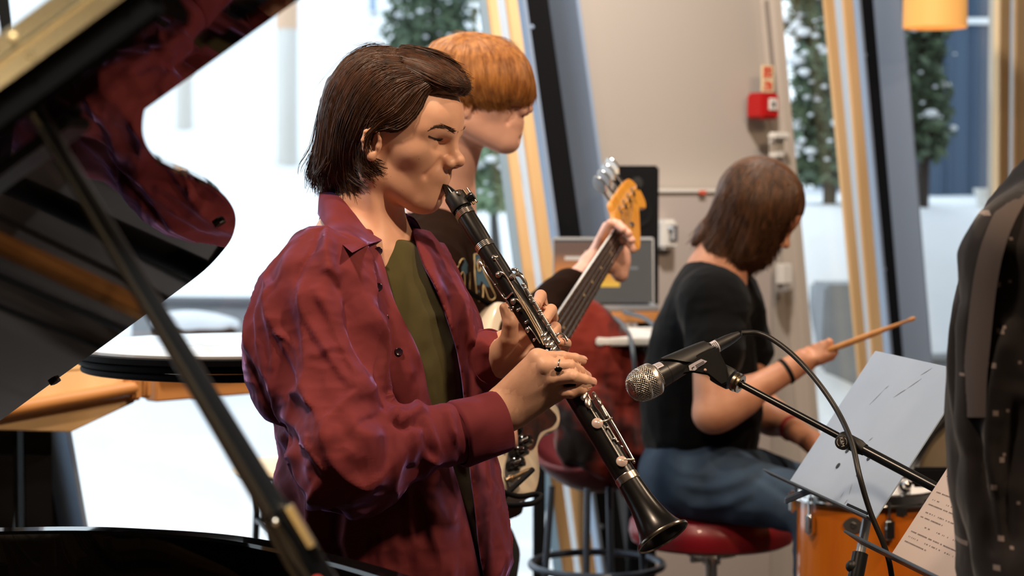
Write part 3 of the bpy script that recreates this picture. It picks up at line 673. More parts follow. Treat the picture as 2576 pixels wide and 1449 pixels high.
def guides_to_strands(S, guides, n, K=11, d0=2.6, d1=3.3, jit=4, off=(.001, .007), r=(.0007, .00025), cut=(.75, 1.0), wave=.0, seed=0, grow=(0, .12), clump=9):
    """locks of hair between neighbouring guide lines, laid onto the head of hair S"""
    rg = np.random.default_rng(seed); gs = [curve([(x, y, 0) for x, y in g], 40)[:, :2] for g in guides]
    m = len(gs)-1; nc = max(2, int(n/clump)); ca = rg.uniform(0, m, nc); cj = rg.normal(size=(nc, 1, 2)); ci = rg.integers(0, nc, n)
    A = np.clip(ca[ci]+rg.normal(size=n)*m*.018, 0, m-1e-6); i = np.minimum(A.astype(int), m-1); f = (A-i)[:, None, None]; gs = np.array(gs)
    base = gs[i]*(1-f)+gs[i+1]*f
    t0 = rg.uniform(grow[0], grow[1], n); t1 = rg.uniform(cut[0], cut[1], n)
    T = t0[:, None]+(t1-t0)[:, None]*np.linspace(0, 1, K)[None]; q = T*39; q0 = np.minimum(q.astype(int), 38); fr = (q-q0)[..., None]
    r_ = np.arange(n)[:, None]; path = base[r_, q0]*(1-fr)+base[r_, q0+1]*fr
    lin = np.linspace(0, 1, K)[None, :, None]
    path = path + rg.normal(size=(n, 1, 2))*jit*.45*(.5+lin) + cj[ci]*jit*(.4+1.6*lin**2) + rg.normal(size=(n, 1, 2))*jit*.5*(lin**2)
    if wave: path[..., 0] += wave*np.sin(T*9+rg.uniform(0, 6.3, nc)[ci][:, None])*lin[..., 0]
    d, hit, R = march_many(S, path[..., 0].ravel(), path[..., 1].ravel(), d0, d1, 70)
    d = d.reshape(n, K); 
    for _ in range(2): d[:, 1:-1] = (d[:, :-2]+2*d[:, 1:-1]+d[:, 2:])/4
    d = d - (.65*rg.uniform(off[0], off[1], nc)[ci]+.35*rg.uniform(off[0], off[1], n))[:, None]*np.sin(np.linspace(.25, 2.9, K))[None]
    X = CAM + R.reshape(n, K, 3)*d[..., None]
    return strands(X, r[0], r[1])
def merge(parts):
    V = []; F = []; n = 0
    for v, f in parts: V.append(v); F.append(np.asarray(f)+n); n += len(v)
    return np.vstack(V), np.vstack(F)
def fold(V, N, lines, face=.15):
    """press folds into cloth: lines = (pixel polyline, half width px, height m); only on cloth turned to the viewer"""
    p = proj(V); vis = ((V-CAM)*N).sum(1) < 0; D = np.zeros(len(V))
    for pl, w, amp in lines:
        pl = curve([(x, y, 0) for x, y in pl], max(8, 5*len(pl)))[:, :2]; best = np.full(len(V), 1e9); tt = np.zeros(len(V))
        lo, hi = pl.min(0)-4*w, pl.max(0)+4*w; m = vis & (p[:, 0] > lo[0]) & (p[:, 0] < hi[0]) & (p[:, 1] > lo[1]) & (p[:, 1] < hi[1])
        if not m.any(): continue
        q = p[m, :2]; b = np.full(len(q), 1e9); te = np.zeros(len(q)); sg = np.zeros(len(q))
        for i in range(len(pl)-1):
            a, c = pl[i], pl[i+1]; e = c-a; t = np.clip(((q-a) @ e)/(e @ e), 0, 1); v = q-a-t[:, None]*e; dd = np.hypot(v[:, 0], v[:, 1]); k = dd < b
            b[k] = dd[k]; te[k] = (i+t[k])/(len(pl)-1); sg[k] = np.sign(e[0]*v[k, 1]-e[1]*v[k, 0])
        # a fold has a steep and a shallow flank
        ww = np.where(sg > 0, w*.85, w*1.7)
        D[m] += .8*amp*np.exp(-(b/ww)**2)*np.clip(np.minimum(te, 1-te)*6, 0, 1)**.7
    return D
def crumple(V, s, amp, seed=0, rot=None):
    X = V if rot is None else V @ rot
    n1 = vnoise(X*s, seed); n2 = vnoise(X*s*2.3+5, seed+9)
    return amp*((1-np.abs(n1)*2)*.6+(1-np.abs(n2)*2)*.3)
def surf(S, lo, hi, h, name, m, parent, disp=None, smooth=1):
    V, F = polygonise(S, lo, hi, h)
    if disp is not None:
        N = S.grad(V, 1.5e-3); V = V + N*disp(V, N)[:, None]
    return mkobj(name, V, F, m, parent)
def px_ball(mb, px, py, d, r): mb.ball(P(px, py, d), r, 10, 6)
# ================================================================== CLARINETIST
HD = 2.95
M_shirt = mat('burgundy_cotton', sr(122, 50, 51), .8, 0, .2, sheen=.42, sheencol=(.45, .32, .9), var=(sr(108, 41, 46), 6), bump=(16, 1.0, .03, (1, 1, .7), 'ridged'))
M_olive = mat('olive_jersey', sr(74, 68, 36), .85, 0, .2, sheen=.2, var=(sr(68, 62, 32), 8), bump=(1400, .25, .0006))
M_navy = mat('dark_trousers', sr(34, 32, 38), .8, bump=(700, .2, .0006))
M_shoe = mat('dark_leather', sr(30, 27, 26), .4, bump=(90, .1, .001))
M_hairA = hairmat('dark_brown_hair', sr(84, 52, 33), sr(46, 28, 18), .42)
cl = empty('person', (P(950, 700, 2.98)[0], P(950, 700, 2.98)[1], 0), 'person in open burgundy shirt over olive T-shirt, playing a black clarinet', 'person')
fwd = np.array([math.cos(math.radians(25)), -math.sin(math.radians(25)), 0]); lft = np.array([-fwd[1], fwd[0], 0]); TM = np.stack([fwd, lft, [0, 0, 1]], 1)
HM = rotm(math.radians(20), math.radians(13), math.radians(2)); HO = P(988, 362, HD)
NECK = P(908, 630, 2.985)
B = SDF(HO, HM); add_head(B, NECK, (.050, .060))
B.cap(B.w((.0, -.052, -.055)), P(968, 655, 2.925), .010, .010, .02, 'u', True)
# ---- right hand (near): back of the hand to the viewer, fingers over the joint
def hand(wrist, knuck, fingers, palm_r, thumb, rk=.0105):
    H_ = SDF()
    for i, kp in enumerate(knuck): H_.cap(wrist[0]+(wrist[1]-wrist[0])*i/3, kp, palm_r, rk, .012 if i else 0, 'u', True)
    for q in range(3): H_.cap(knuck[q], knuck[q+1], rk*.95, rk*.95, .006, 'u', True)
    fs = [finger(f, r0, r1) for f, r0, r1 in fingers]
    G = SDF(); G.sub(H_, 0); G.sub(group(fs, .0008), .006); G.sub(finger(*thumb), .010)
    return G
def FP(*pts): return [P(*p) for p in pts]
wR = (P(1262, 1000, 2.795), P(1278, 1058, 2.80)); kR = FP((1352, 900, 2.775), (1372, 922, 2.765), (1390, 953, 2.767), (1396, 988, 2.778))
fR = [(FP((1352, 900, 2.775), (1414, 899, 2.772), (1446, 903, 2.787), (1464, 907, 2.80)), .0098, .0070),
      (FP((1372, 922, 2.765), (1432, 921, 2.757), (1457, 934, 2.775), (1474, 946, 2.79)), .0100, .0070),
      (FP((1390, 953, 2.767), (1442, 948, 2.748), (1470, 956, 2.757), (1487, 961, 2.768)), .0098, .0070),
      (FP((1396, 988, 2.778), (1438, 988, 2.758), (1462, 981, 2.757), (1476, 975, 2.766)), .0088, .0063)]
tR = (FP((1290, 990, 2.82), (1340, 950, 2.86), (1378, 935, 2.885), (1400, 950, 2.90)), .014, .0095)
RH = hand(wR, kR, fR, .0165, tR, .0112)
RH.cap(P(1300, 1040, 2.80), P(1392, 985, 2.785), .016, .012, .014, 'u', True)
RH.cap(P(1262, 1000, 2.795), P(1352, 905, 2.775), .013, .010, .012, 'u', True)
# ---- left hand: comes round from behind, thumb on this side
wL = (P(1236, 872, 2.96), P(1252, 925, 2.95)); kL = FP((1348, 812, 2.965), (1372, 838, 2.962), (1385, 868, 2.955), (1392, 898, 2.945))
fL = [(FP((1348, 812, 2.965), (1364, 770, 2.955), (1360, 744, 2.915), (1350, 766, 2.872)), .0098, .0080),
      (FP((1372, 838, 2.962), (1388, 800, 2.945), (1386, 780, 2.90), (1370, 806, 2.858)), .0100, .0080),
      (FP((1385, 868, 2.955), (1398, 845, 2.94), (1397, 824, 2.895), (1389, 842, 2.858)), .0095, .0075),
      (FP((1392, 898, 2.945), (1416, 880, 2.925), (1424, 864, 2.89), (1412, 862, 2.86)), .0085, .0068)]
tL = (FP((1262, 885, 2.93), (1282, 850, 2.90), (1284, 810, 2.885), (1272, 776, 2.885)), .0155, .0092)
LH = hand(wL, kL, fL, .0170, tL, .0115)
LH.cap(P(1268, 890, 2.93), P(1330, 905, 2.93), .018, .014, .016, 'u', True)
LH.cap(P(1250, 900, 2.95), P(1370, 900, 2.935), .020, .014, .014, 'u', True)
elbR, elbL = P(865, 1150, 2.70), P(1062, 1020, 3.22)
ARM = SDF(); ARM.cap(elbR, (wR[0]+wR[1])/2, .038, .0255, 0, 'u', True); ARM.cap(elbL, (wL[0]+wL[1])/2, .038, .0255, .01, 'u', True)
shR, shL = P(812, 706, 2.82), P(1048, 700, 3.15)
ARM.cap(shR, elbR, .042, .038, .02, 'u', True); ARM.cap(shL, elbL, .042, .038, .02, 'u', True)
ARM.cap(shR, shL, .05, .05, .05, 'u', True); ARM.cap(NECK, P(950, 1400, 2.98), .075, .085, .08, 'u', True)
BODY = SDF(); BODY.sub(B, 0); BODY.sub(ARM, .02); BODY.sub(RH, .012); BODY.sub(LH, .012)
parts = [polygonise(BODY, HO+[-.15, -.13, -.21], HO+[.15, .15, .17], .0021),
         polygonise(BODY, P(1225, 1110, 2.70)-[0, .06, .0], P(1500, 720, 3.0)+[.01, .1, .0], .0021)]
lo = np.array([-.42, 2.55, .84]); hi = np.array([.06, 3.35, HO[2]-.16])
parts.append(polygonise(BODY, lo, hi, .009))
V, F = merge(parts); body = mkobj('body', V, F, M_skin, cl)
M_nail = mat('nails', sr(236, 180, 160), .3, bump=(300, .05, .0003))
for f, o in ((fR[0][0], (0, -.6, .8)), (fR[1][0], (0, -.8, .6)), (fR[2][0], (0, -.9, .4)), (fR[3][0], (0, -.9, .45)), (fL[0][0], (1, -.4, .2)), (fL[1][0], (1, -.4, .2)), (fL[2][0], (1, -.4, .2)), (fL[3][0], (.9, -.2, .6))):
    mn = MB(); nail(mn, f[-1], f[-2], o, .0072); mn.build('fingernail', M_nail, cl, sharp=None)
# ---- ring on the middle finger
rg_ = MB(); a, b = fR[1][0][0], fR[1][0][1]; c = a+(b-a)*.62; ax = nrm(b-a); _, e1, e2 = frame(ax)
th = np.linspace(0, 2*math.pi, 29)[:-1]; rr = .0098
rg_.grid([[c+ax*(.0011*math.cos(q))+(e1*math.cos(t)+e2*math.sin(t))*(rr+.0009*math.sin(q)) for q in np.linspace(0, 2*math.pi, 9)[:-1]] for t in th], closed_u=True, closed_v=True)
M_silver = mat('silver', (.82, .80, .78), .18, 1, bump=(80, .03, .0005))
ring = rg_.build('finger_ring', M_silver, cl)
out = nrm(np.array([.1, -1, -.25])); out = nrm(out-np.dot(out, ax)*ax); s_ = np.cross(ax, out)
st_ = MB(); o_ = c+out*(rr+.0016)
st_.grid([[o_+out*h+(ax*math.cos(t)*1.0+s_*math.sin(t)*.72)*r for t in th] for h, r in ((-.002, .003), (0, .0058), (.0012, .006), (.0018, .0052))], closed_u=True); st_.build('bezel', M_silver, ring)
sn = MB(); sn.grid([[o_+out*h+(ax*math.cos(t)*1.0+s_*math.sin(t)*.72)*r for t in th] for h, r in ((.0012, .0051), (.0022, .0046), (.0028, .0025), (.0029, .0001))], closed_u=True); sn.build('black_stone', mat('onyx', (.004, .004, .004), .06, bump=(30, .02, .0005)), ring)
# ---- hair
HS = SDF(HO, HM); HS.ell((-.014, 0, .050), (.105, .083, .090), 0); HS.ell((-.062, 0, .0), (.050, .066, .085), .03); HS.ell((-.078, 0, -.052), (.034, .052, .05), .03)
HS.ell((.046, 0, .106), (.056, .055, .024), .02)
HS.ell((.076, -.02, .014), (.075, .09, .073), .012, 's'); HS.ell((.070, .03, .014), (.072, .08, .075), .012, 's')
HS.ell((.012, -.080, -.015), (.042, .022, .045), .008, 's'); HS.ell((.012, .080, -.015), (.042, .022, .045), .008, 's')
Z1 = lambda g: [(750+x/2.683, 60+y/2.683) for x, y in g]
gA = [Z1(g) for g in (
    [(910, 432), (862, 480), (815, 590), (720, 690), (630, 725), (560, 695), (500, 690), (455, 760), (440, 860), (475, 940), (570, 985)],
    [(880, 400), (780, 470), (680, 590), (560, 660), (465, 740), (420, 850), (440, 950), (540, 1015)],
    [(830, 370), (680, 410), (530, 540), (430, 690), (380, 850), (385, 960), (430, 1000), (450, 1020)],
    [(770, 320), (600, 360), (450, 500), (360, 690), (320, 850), (320, 990), (350, 1100), (365, 1125)],
    [(730, 280), (540, 300), (380, 440), (285, 640), (245, 830), (240, 980), (280, 1060), (300, 1090)],
    [(700, 240), (500, 240), (330, 390), (225, 600), (195, 800), (180, 950), (160, 1060), (170, 1110)],
    [(690, 200), (490, 190), (320, 290), (205, 500), (165, 720), (150, 880), (115, 1000), (130, 1110)],
    [(680, 165), (490, 165), (330, 235), (225, 400), (160, 620), (150, 800), (105, 980), (100, 1040)])]
gB = [Z1(g) for g in (
    [(715, 290), (800, 340), (900, 395), (1000, 425), (1090, 440), (1135, 455)],
    [(715, 260), (830, 300), (950, 360), (1060, 415), (1140, 445)],
    [(700, 220), (840, 250), (970, 310), (1070, 375), (1140, 425)],
    [(690, 180), (820, 190), (950, 240), (1050, 310), (1135, 400)],
    [(680, 150), (780, 160), (900, 195), (1010, 260), (1100, 340)])]
HB = SDF(); HB.sub(HS, 0); HB.sub(B, 0)
hv = [guides_to_strands(HB, gA, 4200, 12, jit=5.5, off=(.0, .008), r=(.00068, .00025), cut=(.7, 1), wave=2.5, seed=1, grow=(0, .25)),
      guides_to_strands(HB, gB, 1600, 9, jit=4, off=(.0, .006), r=(.0007, .00025), cut=(.75, 1), seed=2, grow=(0, .2)),
      guides_to_strands(HB, [Z1(g) for g in ([(500, 690), (470, 760), (465, 850), (500, 930)], [(700, 700), (640, 740), (655, 800), (670, 860)])][:1]*2, 14, 8, jit=2, r=(.0006, .0002), seed=5),
      guides_to_strands(HB, [Z1(g) for g in ([(640, 150), (480, 140), (360, 210), (280, 330)], [(600, 130), (440, 150), (300, 260), (200, 430), (165, 560)])], 36, 9, jit=6, off=(.0, .002), r=(.00026, .00012), cut=(.45, .9), seed=3, grow=(0, .4), clump=1.3),
      guides_to_strands(HB, [Z1(g) for g in ([(200, 850), (150, 960), (125, 1040), (140, 1120)], [(330, 900), (300, 1000), (330, 1080), (370, 1130)])], 260, 9, jit=10, off=(-.006, .01), r=(.0008, .0002), cut=(.7, 1), wave=5, seed=4)]
V, F = polygonise(HS, HO+[-.2, -.14, -.16], HO+[.16, .14, .18], .0035)
up = ((V-HO) @ HM)
V = V + HS.grad(V)*(.0022*vnoise(np.stack([up[:, 0]*40+up[:, 2]*60, up[:, 1]*150, up[:, 2]*30-up[:, 0]*60], 1), 3))[:, None]
hair = mkobj('hair', V, F, M_hairA, cl)
V, F = merge(hv); mkobj('hair_locks', V, F, M_hairA, hair)
# brows and lashes lie on the skin
bw = [guides_to_strands(BODY, [Z1(g) for g in ([(868, 728), (920, 700), (985, 702), (1045, 728), (1075, 735)], [(872, 722), (925, 688), (990, 690), (1050, 716), (1078, 728)])], 170, 5, jit=1.6, off=(.0002, .0008), r=(.0003, .00015), cut=(.3, 1), seed=6, grow=(0, .75)),
      guides_to_strands(BODY, [Z1(g) for g in ([(1098, 735), (1118, 722), (1138, 700)], [(1096, 722), (1115, 708), (1134, 690)])], 14, 5, jit=1.2, off=(.0002, .0006), r=(.0003, .00015), cut=(.3, 1), seed=7, grow=(0, .6))]
V, F = merge(bw); mkobj('eyebrows', V, F, M_hairA, cl)
V, F = guides_to_strands(BODY, [Z1(g) for g in ([(885, 757), (915, 772), (950, 778), (978, 774)], [(883, 760), (912, 778), (948, 786), (976, 780)])], 46, 5, jit=1.0, off=(.0003, .0009), r=(.0003, .00015), cut=(.3, 1), seed=8, grow=(0, .7)); M_lash = mat('lash', (.012, .007, .005), .6, bump=(90, .05, .0003)); mkobj('eyelashes', V, F, M_lash, cl)
le_ = Z1([(880, 755), (900, 765), (925, 774), (950, 778), (978, 775)]); MB().tube(curve([P(x, y, march(BODY, x, y, 2.75, 3.1)[0]-.0002) for x, y in le_], 20), np.array([.0003]+[.0009]*18+[.0004]), 8).build('eyelid_line', M_lash, cl)
M_mole = mat('mole', sr(160, 108, 88), .6, bump=(90, .05, .0003))
for x, y, r in ((815, 910, .0014), (705, 1125, .0010), (625, 1030, .0010)):
    p = Z1([(x, y)])[0]; d, h = march(BODY, p[0], p[1], 2.75, 3.1); mm = MB(); mm.ball(P(p[0], p[1], d+r*.62), r*.8, 8, 5); mm.build('mole', M_mole, cl)
# ---- torso
def torso(S, g, k=.08):
    c = P(940, 860, 2.985); S.ell(None, (.128+g, .180+g, .185+g), 0, wc=c, R=TM)
    c = P(978, 1130, 2.985); S.ell(None, (.128+g, .172+g, .26+g), k, wc=c, R=TM)
    c = P(1025, 1450, 2.985); S.ell(None, (.140+g, .180+g, .22+g), k, wc=c, R=TM)
    S.cap(P(896, 682, 2.99), shR+np.array([0, 0, -.005]), .040+g, .056+g, .04, 'u', True); S.cap(P(905, 662, 2.99), shL, .050+g, .056+g, .04, 'u', True)
    return S
TS = SDF(); torso(TS, -.017); TS.cap(NECK+np.array([.004, 0, -.05]), NECK+np.array([.018, -.008, -.012]), .078, .066, .03, 'u', True); TS.cap(NECK+np.array([0, 0, -.02]), NECK+np.array([.01, 0, .2]), .0605, .060, .004, 's', True)
TS.fn(lambda X: (X-P(1000, 618, 2.88)) @ nrm([.50, -.12, .86]), P(975, 640, 2.9), .5, .004, 'x')
tdisp = lambda V, N: crumple(V, 9, .004, 3)+.0015*vnoise(V*40, 2)
tsh = surf(TS, (-.42, 2.7, .78), (.12, 3.35, 1.46), .005, 't_shirt', M_olive, cl, tdisp)
def sleeves(S):
    A = SDF(); A.cap(shR+np.array([-.0, 0, -.005]), elbR, .075, .064, 0, 'u', True); A.ell(None, (.060, .055, .10), .05, wc=P(718, 890, 2.80)); A.cap(elbR, P(1205, 1078, 2.778), .060, .0385, .03, 'u', True)
    A.ell(None, (.055, .05, .05), .03, wc=P(920, 1185, 2.71)); S.sub(A, .022)
    A = SDF(); A.cap(shL, elbL, .058, .050, 0, 'u', True); A.cap(elbL, P(1222, 905, 2.97), .050, .041, .02, 'u', True); S.sub(A, .010); return S
SH0 = SDF(); torso(SH0, .003, .09); SH0.ell(None, (.05, .12, .13), .08, wc=P(870, 1330, 2.99))
SH0.cap(NECK+np.array([0, 0, -.03]), NECK+np.array([.0, 0, .2]), .064, .066, .006, 's', True)
SH = SDF(); SH.sub(SH0, 0); sleeves(SH)
# the front hangs open: near edge and far edge of the opening, seen from the front
near = curve([(930, 590, 0), (962, 650, 0), (994, 760, 0), (1056, 891, 0), (1087, 1022, 0), (1142, 1181, 0), (1175, 1300, 0), (1210, 1455, 0), (1250, 1640, 0)], 60)[:, :2]
far = curve([(1030, 560, 0), (1063, 664, 0), (1094, 726, 0), (1125, 808, 0), (1152, 898, 0), (1166, 1002, 0), (1180, 1167, 0), (1194, 1278, 0), (1212, 1430, 0), (1262, 1640, 0)], 60)[:, :2]
def opening(X):
    p = proj(X); xn = np.interp(p[:, 1], near[:, 1], near[:, 0]); xf = np.interp(p[:, 1], far[:, 1], far[:, 0])
    d = np.maximum(xn-p[:, 0], p[:, 0]-xf)*p[:, 2]/FPX*.8
    back = (X-P(960, 1000, 2.99)) @ fwd*-1+.03
    return np.maximum(np.maximum(d, back), (p[:, 1]-1640)/1700)
SHR = SDF(); SHR.sub(SH0, 0); SHR.fn(opening, P(1080, 1000, 2.95), .9, .008, 's'); sleeves(SHR)
Z4 = lambda g: [(580+x/1.45, 450+y/1.45) for x, y in g]
folds = [(Z4(g), w, a) for g, w, a in (
    ([(338, 140), (310, 230), (255, 330), (243, 420), (262, 520)], 6, -.005),
    ([(250, 370), (262, 470), (320, 580), (390, 690), (440, 770)], 12, .009),
    ([(190, 380), (150, 480), (190, 600), (270, 760), (330, 900)], 11, .008),
    ([(300, 400), (360, 500), (410, 620), (460, 720)], 11, .007),
    ([(120, 400), (100, 520), (130, 680), (210, 860), (300, 1000)], 10, .009),
    ([(50, 620), (110, 770), (190, 900), (270, 1050)], 9, -.008),
    ([(380, 360), (430, 430), (450, 540), (520, 680), (565, 800), (575, 850)], 16, -.016),
    ([(330, 330), (390, 360), (430, 440)], 12, .008), ([(455, 300), (480, 400), (520, 520), (545, 600)], 10, .006),
    ([(480, 490), (540, 600), (570, 740), (600, 830)], 12, .009),
    ([(575, 850), (620, 885), (680, 860), (740, 840)], 9, .011), ([(590, 880), (640, 915), (700, 900)], 9, -.010),
    ([(470, 760), (400, 830), (350, 900), (340, 990)], 10, .008), ([(560, 860), (470, 900), (420, 980)], 12, -.005),
    ([(590, 900), (600, 980), (560, 1070), (500, 1110)], 11, .006), ([(380, 900), (360, 1000), (420, 1090), (520, 1130)], 10, .008),
    ([(650, 900), (670, 980), (650, 1050)], 10, .008), ([(730, 870), (745, 950), (790, 1010)], 10, .010), ([(700, 880), (710, 960), (730, 1020)], 8, -.008),
    ([(780, 850), (800, 910), (830, 980)], 9, .008), ([(755, 850), (770, 900), (800, 990)], 8, -.004), ([(690, 1010), (760, 1035), (840, 1020)], 8, .006),
    ([(280, 640), (330, 640), (390, 600)], 8, .003), ([(360, 640), (420, 640), (470, 700)], 7, -.002),
    ([(160, 560), (220, 600), (260, 690)], 7, .005), ([(210, 780), (260, 790), (310, 850)], 7, .006), ([(240, 960), (290, 1000), (350, 1080)], 7, .007),
    ([(160, 930), (190, 1080), (250, 1230), (340, 1430)], 12, .012), ([(190, 960), (230, 1120), (290, 1270)], 10, -.010),
    ([(330, 1080), (300, 1200), (330, 1330), (390, 1449)], 12, .014), ([(385, 1180), (365, 1290), (390, 1430)], 12, -.012), ([(440, 1190), (430, 1330), (460, 1449)], 16, .010),
    ([(690, 1130), (720, 1260), (770, 1449)], 16, .008), ([(600, 1150), (640, 1300), (660, 1449)], 18, -.006), ([(640, 560), (680, 700), (720, 820)], 10, -.005),
    ([(820, 420), (850, 540), (880, 620)], 12, .007))]
rotA = np.stack([nrm(elbR-shR), nrm(np.cross(elbR-shR, [0, 1, 0])), np.cross(nrm(elbR-shR), nrm(np.cross(elbR-shR, [0, 1, 0])))], 1)
sdisp = lambda V, N: np.clip((np.abs(opening(V))-.004)/.012, 0, 1)*(fold(V, N, folds)+crumple(V*np.array([1, 1, .8]), 13, .005, 1)+crumple(V, 34, .0018, 7)+.006*(1-np.abs(vnoise((V @ rotA)*np.array([7, 22, 22]), 4))*2))
shirt = surf(SHR, (-.47, 2.52, .76), (.10, 3.42, 1.48), .0036, 'shirt', M_shirt, cl, sdisp)
# front edges turned back: plackets
def on(S, px, py, lift, d0=2.6, d1=3.2):
    d, h = march(S, px, py, d0, d1); return P(px, py, d-lift)
pk = MB()
for e, w, lift in ((near, -30, .005),):
    G = []
    for (x, y) in e[3:56:2]:
        G.append([on(SH, x+w*t, y-6*t, lift*(1-.3*t)) for t in (0, .12, .5, .9, 1)])
    pk.grid(G)
M_pl = M_shirt
# buttons
for x, y in ((952, 631), (952, 722), (968, 800), (1003, 885)):
    c = on(SHR, x, y, .003); n = nrm(CAM-c+np.array([.6, 0, .2])); MB().lathe(c, n, [(-.002, .0058), (.0008, .0060), (.0016, .005), (.0008, .0036), (.0008, 0)], 18).build('button', mat('plum_button', sr(48, 26, 40), .25, bump=(60, .03, .0004)), shirt)
# collar: fold line round the neck, outer edge lying on the shirt
fl = [(806, 470), (826, 478), (858, 498), (896, 540), (930, 578), (962, 602)]; ol = [(799, 538), (812, 560), (832, 586), (858, 612), (884, 634)]
fl = curve([(*q, 0) for q in fl], 26)[:, :2]; ol = curve([(*q, 0) for q in ol], 26)[:, :2]
def collar(fl, ol, lift, dn, name, side):
    G = []; mh = [march(SH, q[0], q[1], 2.6, 3.2) for q in ol]; hi = [k for k, q in enumerate(mh) if q[1] and ol[k][0] < 925]; od = np.interp(range(len(ol)), hi, [mh[k][0] for k in hi])
    od = np.polyval(np.polyfit(range(len(ol)), od, 2), range(len(ol)))
    for i in range(len(fl)):
        a = P(fl[i][0], fl[i][1], float(np.interp(i/(len(fl)-1), np.linspace(0, 1, len(dn)), dn))); b = P(ol[i][0], ol[i][1], od[i]-lift); row = []
        for t in np.linspace(0, 1, 9):
            q = a*(1-t)+b*t; q = q + np.array([0, -1, .25])*.007*math.sin(math.pi*min(1, t*1.05))*(1 if side > 0 else -1); row.append(q)
        G.append(row)
    G = np.array(G); G2 = G+np.array([0, .0025, 0])*side+np.array([.001, 0, -.001])
    m = MB(); m.grid(G); m.grid(G2[:, ::-1]); m.grid(np.stack([G[0], G2[0]])); m.grid(np.stack([G[-1], G2[-1]])); m.grid(np.stack([G[:, -1], G2[:, -1]])); m.grid(np.stack([G[:, 0], G2[:, 0]]))
    return m.build(name, M_shirt, shirt, sharp=60)
collar(fl, ol, .009, [2.975, 2.955, 2.93, 2.918, 2.91, 2.905], 'collar', 1)
# collar stand behind the neck and the far leaf
def ringpt(an, r, z): return NECK+np.array([.0, 0, 0])+(fwd*math.cos(an)+lft*math.sin(an))*np.array([r, r, 0])+np.array([0, 0, z])
G = []
for an in np.linspace(math.radians(75), math.radians(212), 30):
    zc = .078-.034*(1-math.cos(an-math.pi)); G.append([ringpt(an, r, z) for r, z in ((.062, -.012), (.058, zc*.6), (.055, zc), (.058, zc+.002), (.064, zc*.5), (.072, -.016))])
MB().grid(G).build('collar_stand', M_shirt, shirt, sharp=70)
G = []
for an, w in zip(np.linspace(math.radians(28), math.radians(120), 16), np.linspace(.045, .058, 16)):
    z0 = .046+.014*math.sin(an); a = ringpt(an, .070, z0); b = ringpt(an, .074+w*.55, z0-w*.95)
    G.append([a*(1-t)+b*t+np.array([0, 0, .012])*math.sin(math.pi*t) for t in np.linspace(0, 1, 7)])
G = np.array(G); m = MB(); m.grid(G); m.grid((G+[0, 0, -.003])[:, ::-1]); m.build('collar_leaf', M_shirt, shirt, sharp=60)
# cuffs
def cuff(a, b, ra, rb, squash, name):
    d, e1, e2 = frame(b-a); L = np.linalg.norm(b-a); G = []
    prof = [(-.002, ra*.93), (.0, ra), (.004, ra*1.035), (L*.5, (ra+rb)/2*1.0), (L-.004, rb), (L, rb*.985), (L-.0005, rb*.94), (L-.03, rb*.90)]
    for h, r in prof:
        row = []
        for t in np.linspace(0, 2*math.pi, 49)[:-1]:
            w = 1+.035*math.sin(3*t+h*40)+.02*math.sin(5*t+1)
            row.append(a+d*h+(e1*math.cos(t)*squash[0]+e2*math.sin(t)*squash[1])*r*w)
        G.append(row)
    return MB().grid(G, closed_u=True).build(name, M_shirt, shirt, sharp=55)
cuff(P(1150, 1092, 2.765), P(1259, 1062, 2.79), .0490, .0465, (1, .95), 'cuff')
cuff(P(1198, 908, 2.985), P(1240, 897, 2.955), .0475, .045, (1, .95), 'cuff')
# ---- trousers and shoes (below the picture)
TR = SDF(); hip = P(965, 1440, 2.985); TR.ell(None, (.125, .165, .14), 0, wc=hip+np.array([0, 0, -.04]), R=TM)
feet = []
for s in (1, -1):
    k0 = hip+lft*.085*s+np.array([0, 0, -.08]); k1 = np.array([hip[0], hip[1], .48])+lft*.10*s+fwd*.02; k2 = np.array([hip[0], hip[1], .07])+lft*.11*s-fwd*.02
    TR.cap(k0, k1, .085, .066, .04, 'u', True); TR.cap(k1, k2, .064, .058, .03, 'u', True); feet.append(k2)
surf(TR, (hip[0]-.3, hip[1]-.3, .03), (hip[0]+.3, hip[1]+.3, 1.02), .011, 'trousers', M_navy, cl, lambda V, N: crumple(V, 9, .005, 2))
for k2 in feet:
    S_ = SDF(np.array([k2[0], k2[1], 0]), TM); S_.cap((-.05, 0, .042), (.14, 0, .030), .040, .032, 0); S_.cap((-.02, 0, .05), (-.02, 0, .10), .036, .036, .03); S_.fn(lambda X: .004-X[:, 2], (k2[0], k2[1], 0), .5, .002, 'x')
    surf(S_, k2+[-.3, -.3, -.08], k2+[.3, .3, .1], .008, 'shoe', M_shoe, cl)
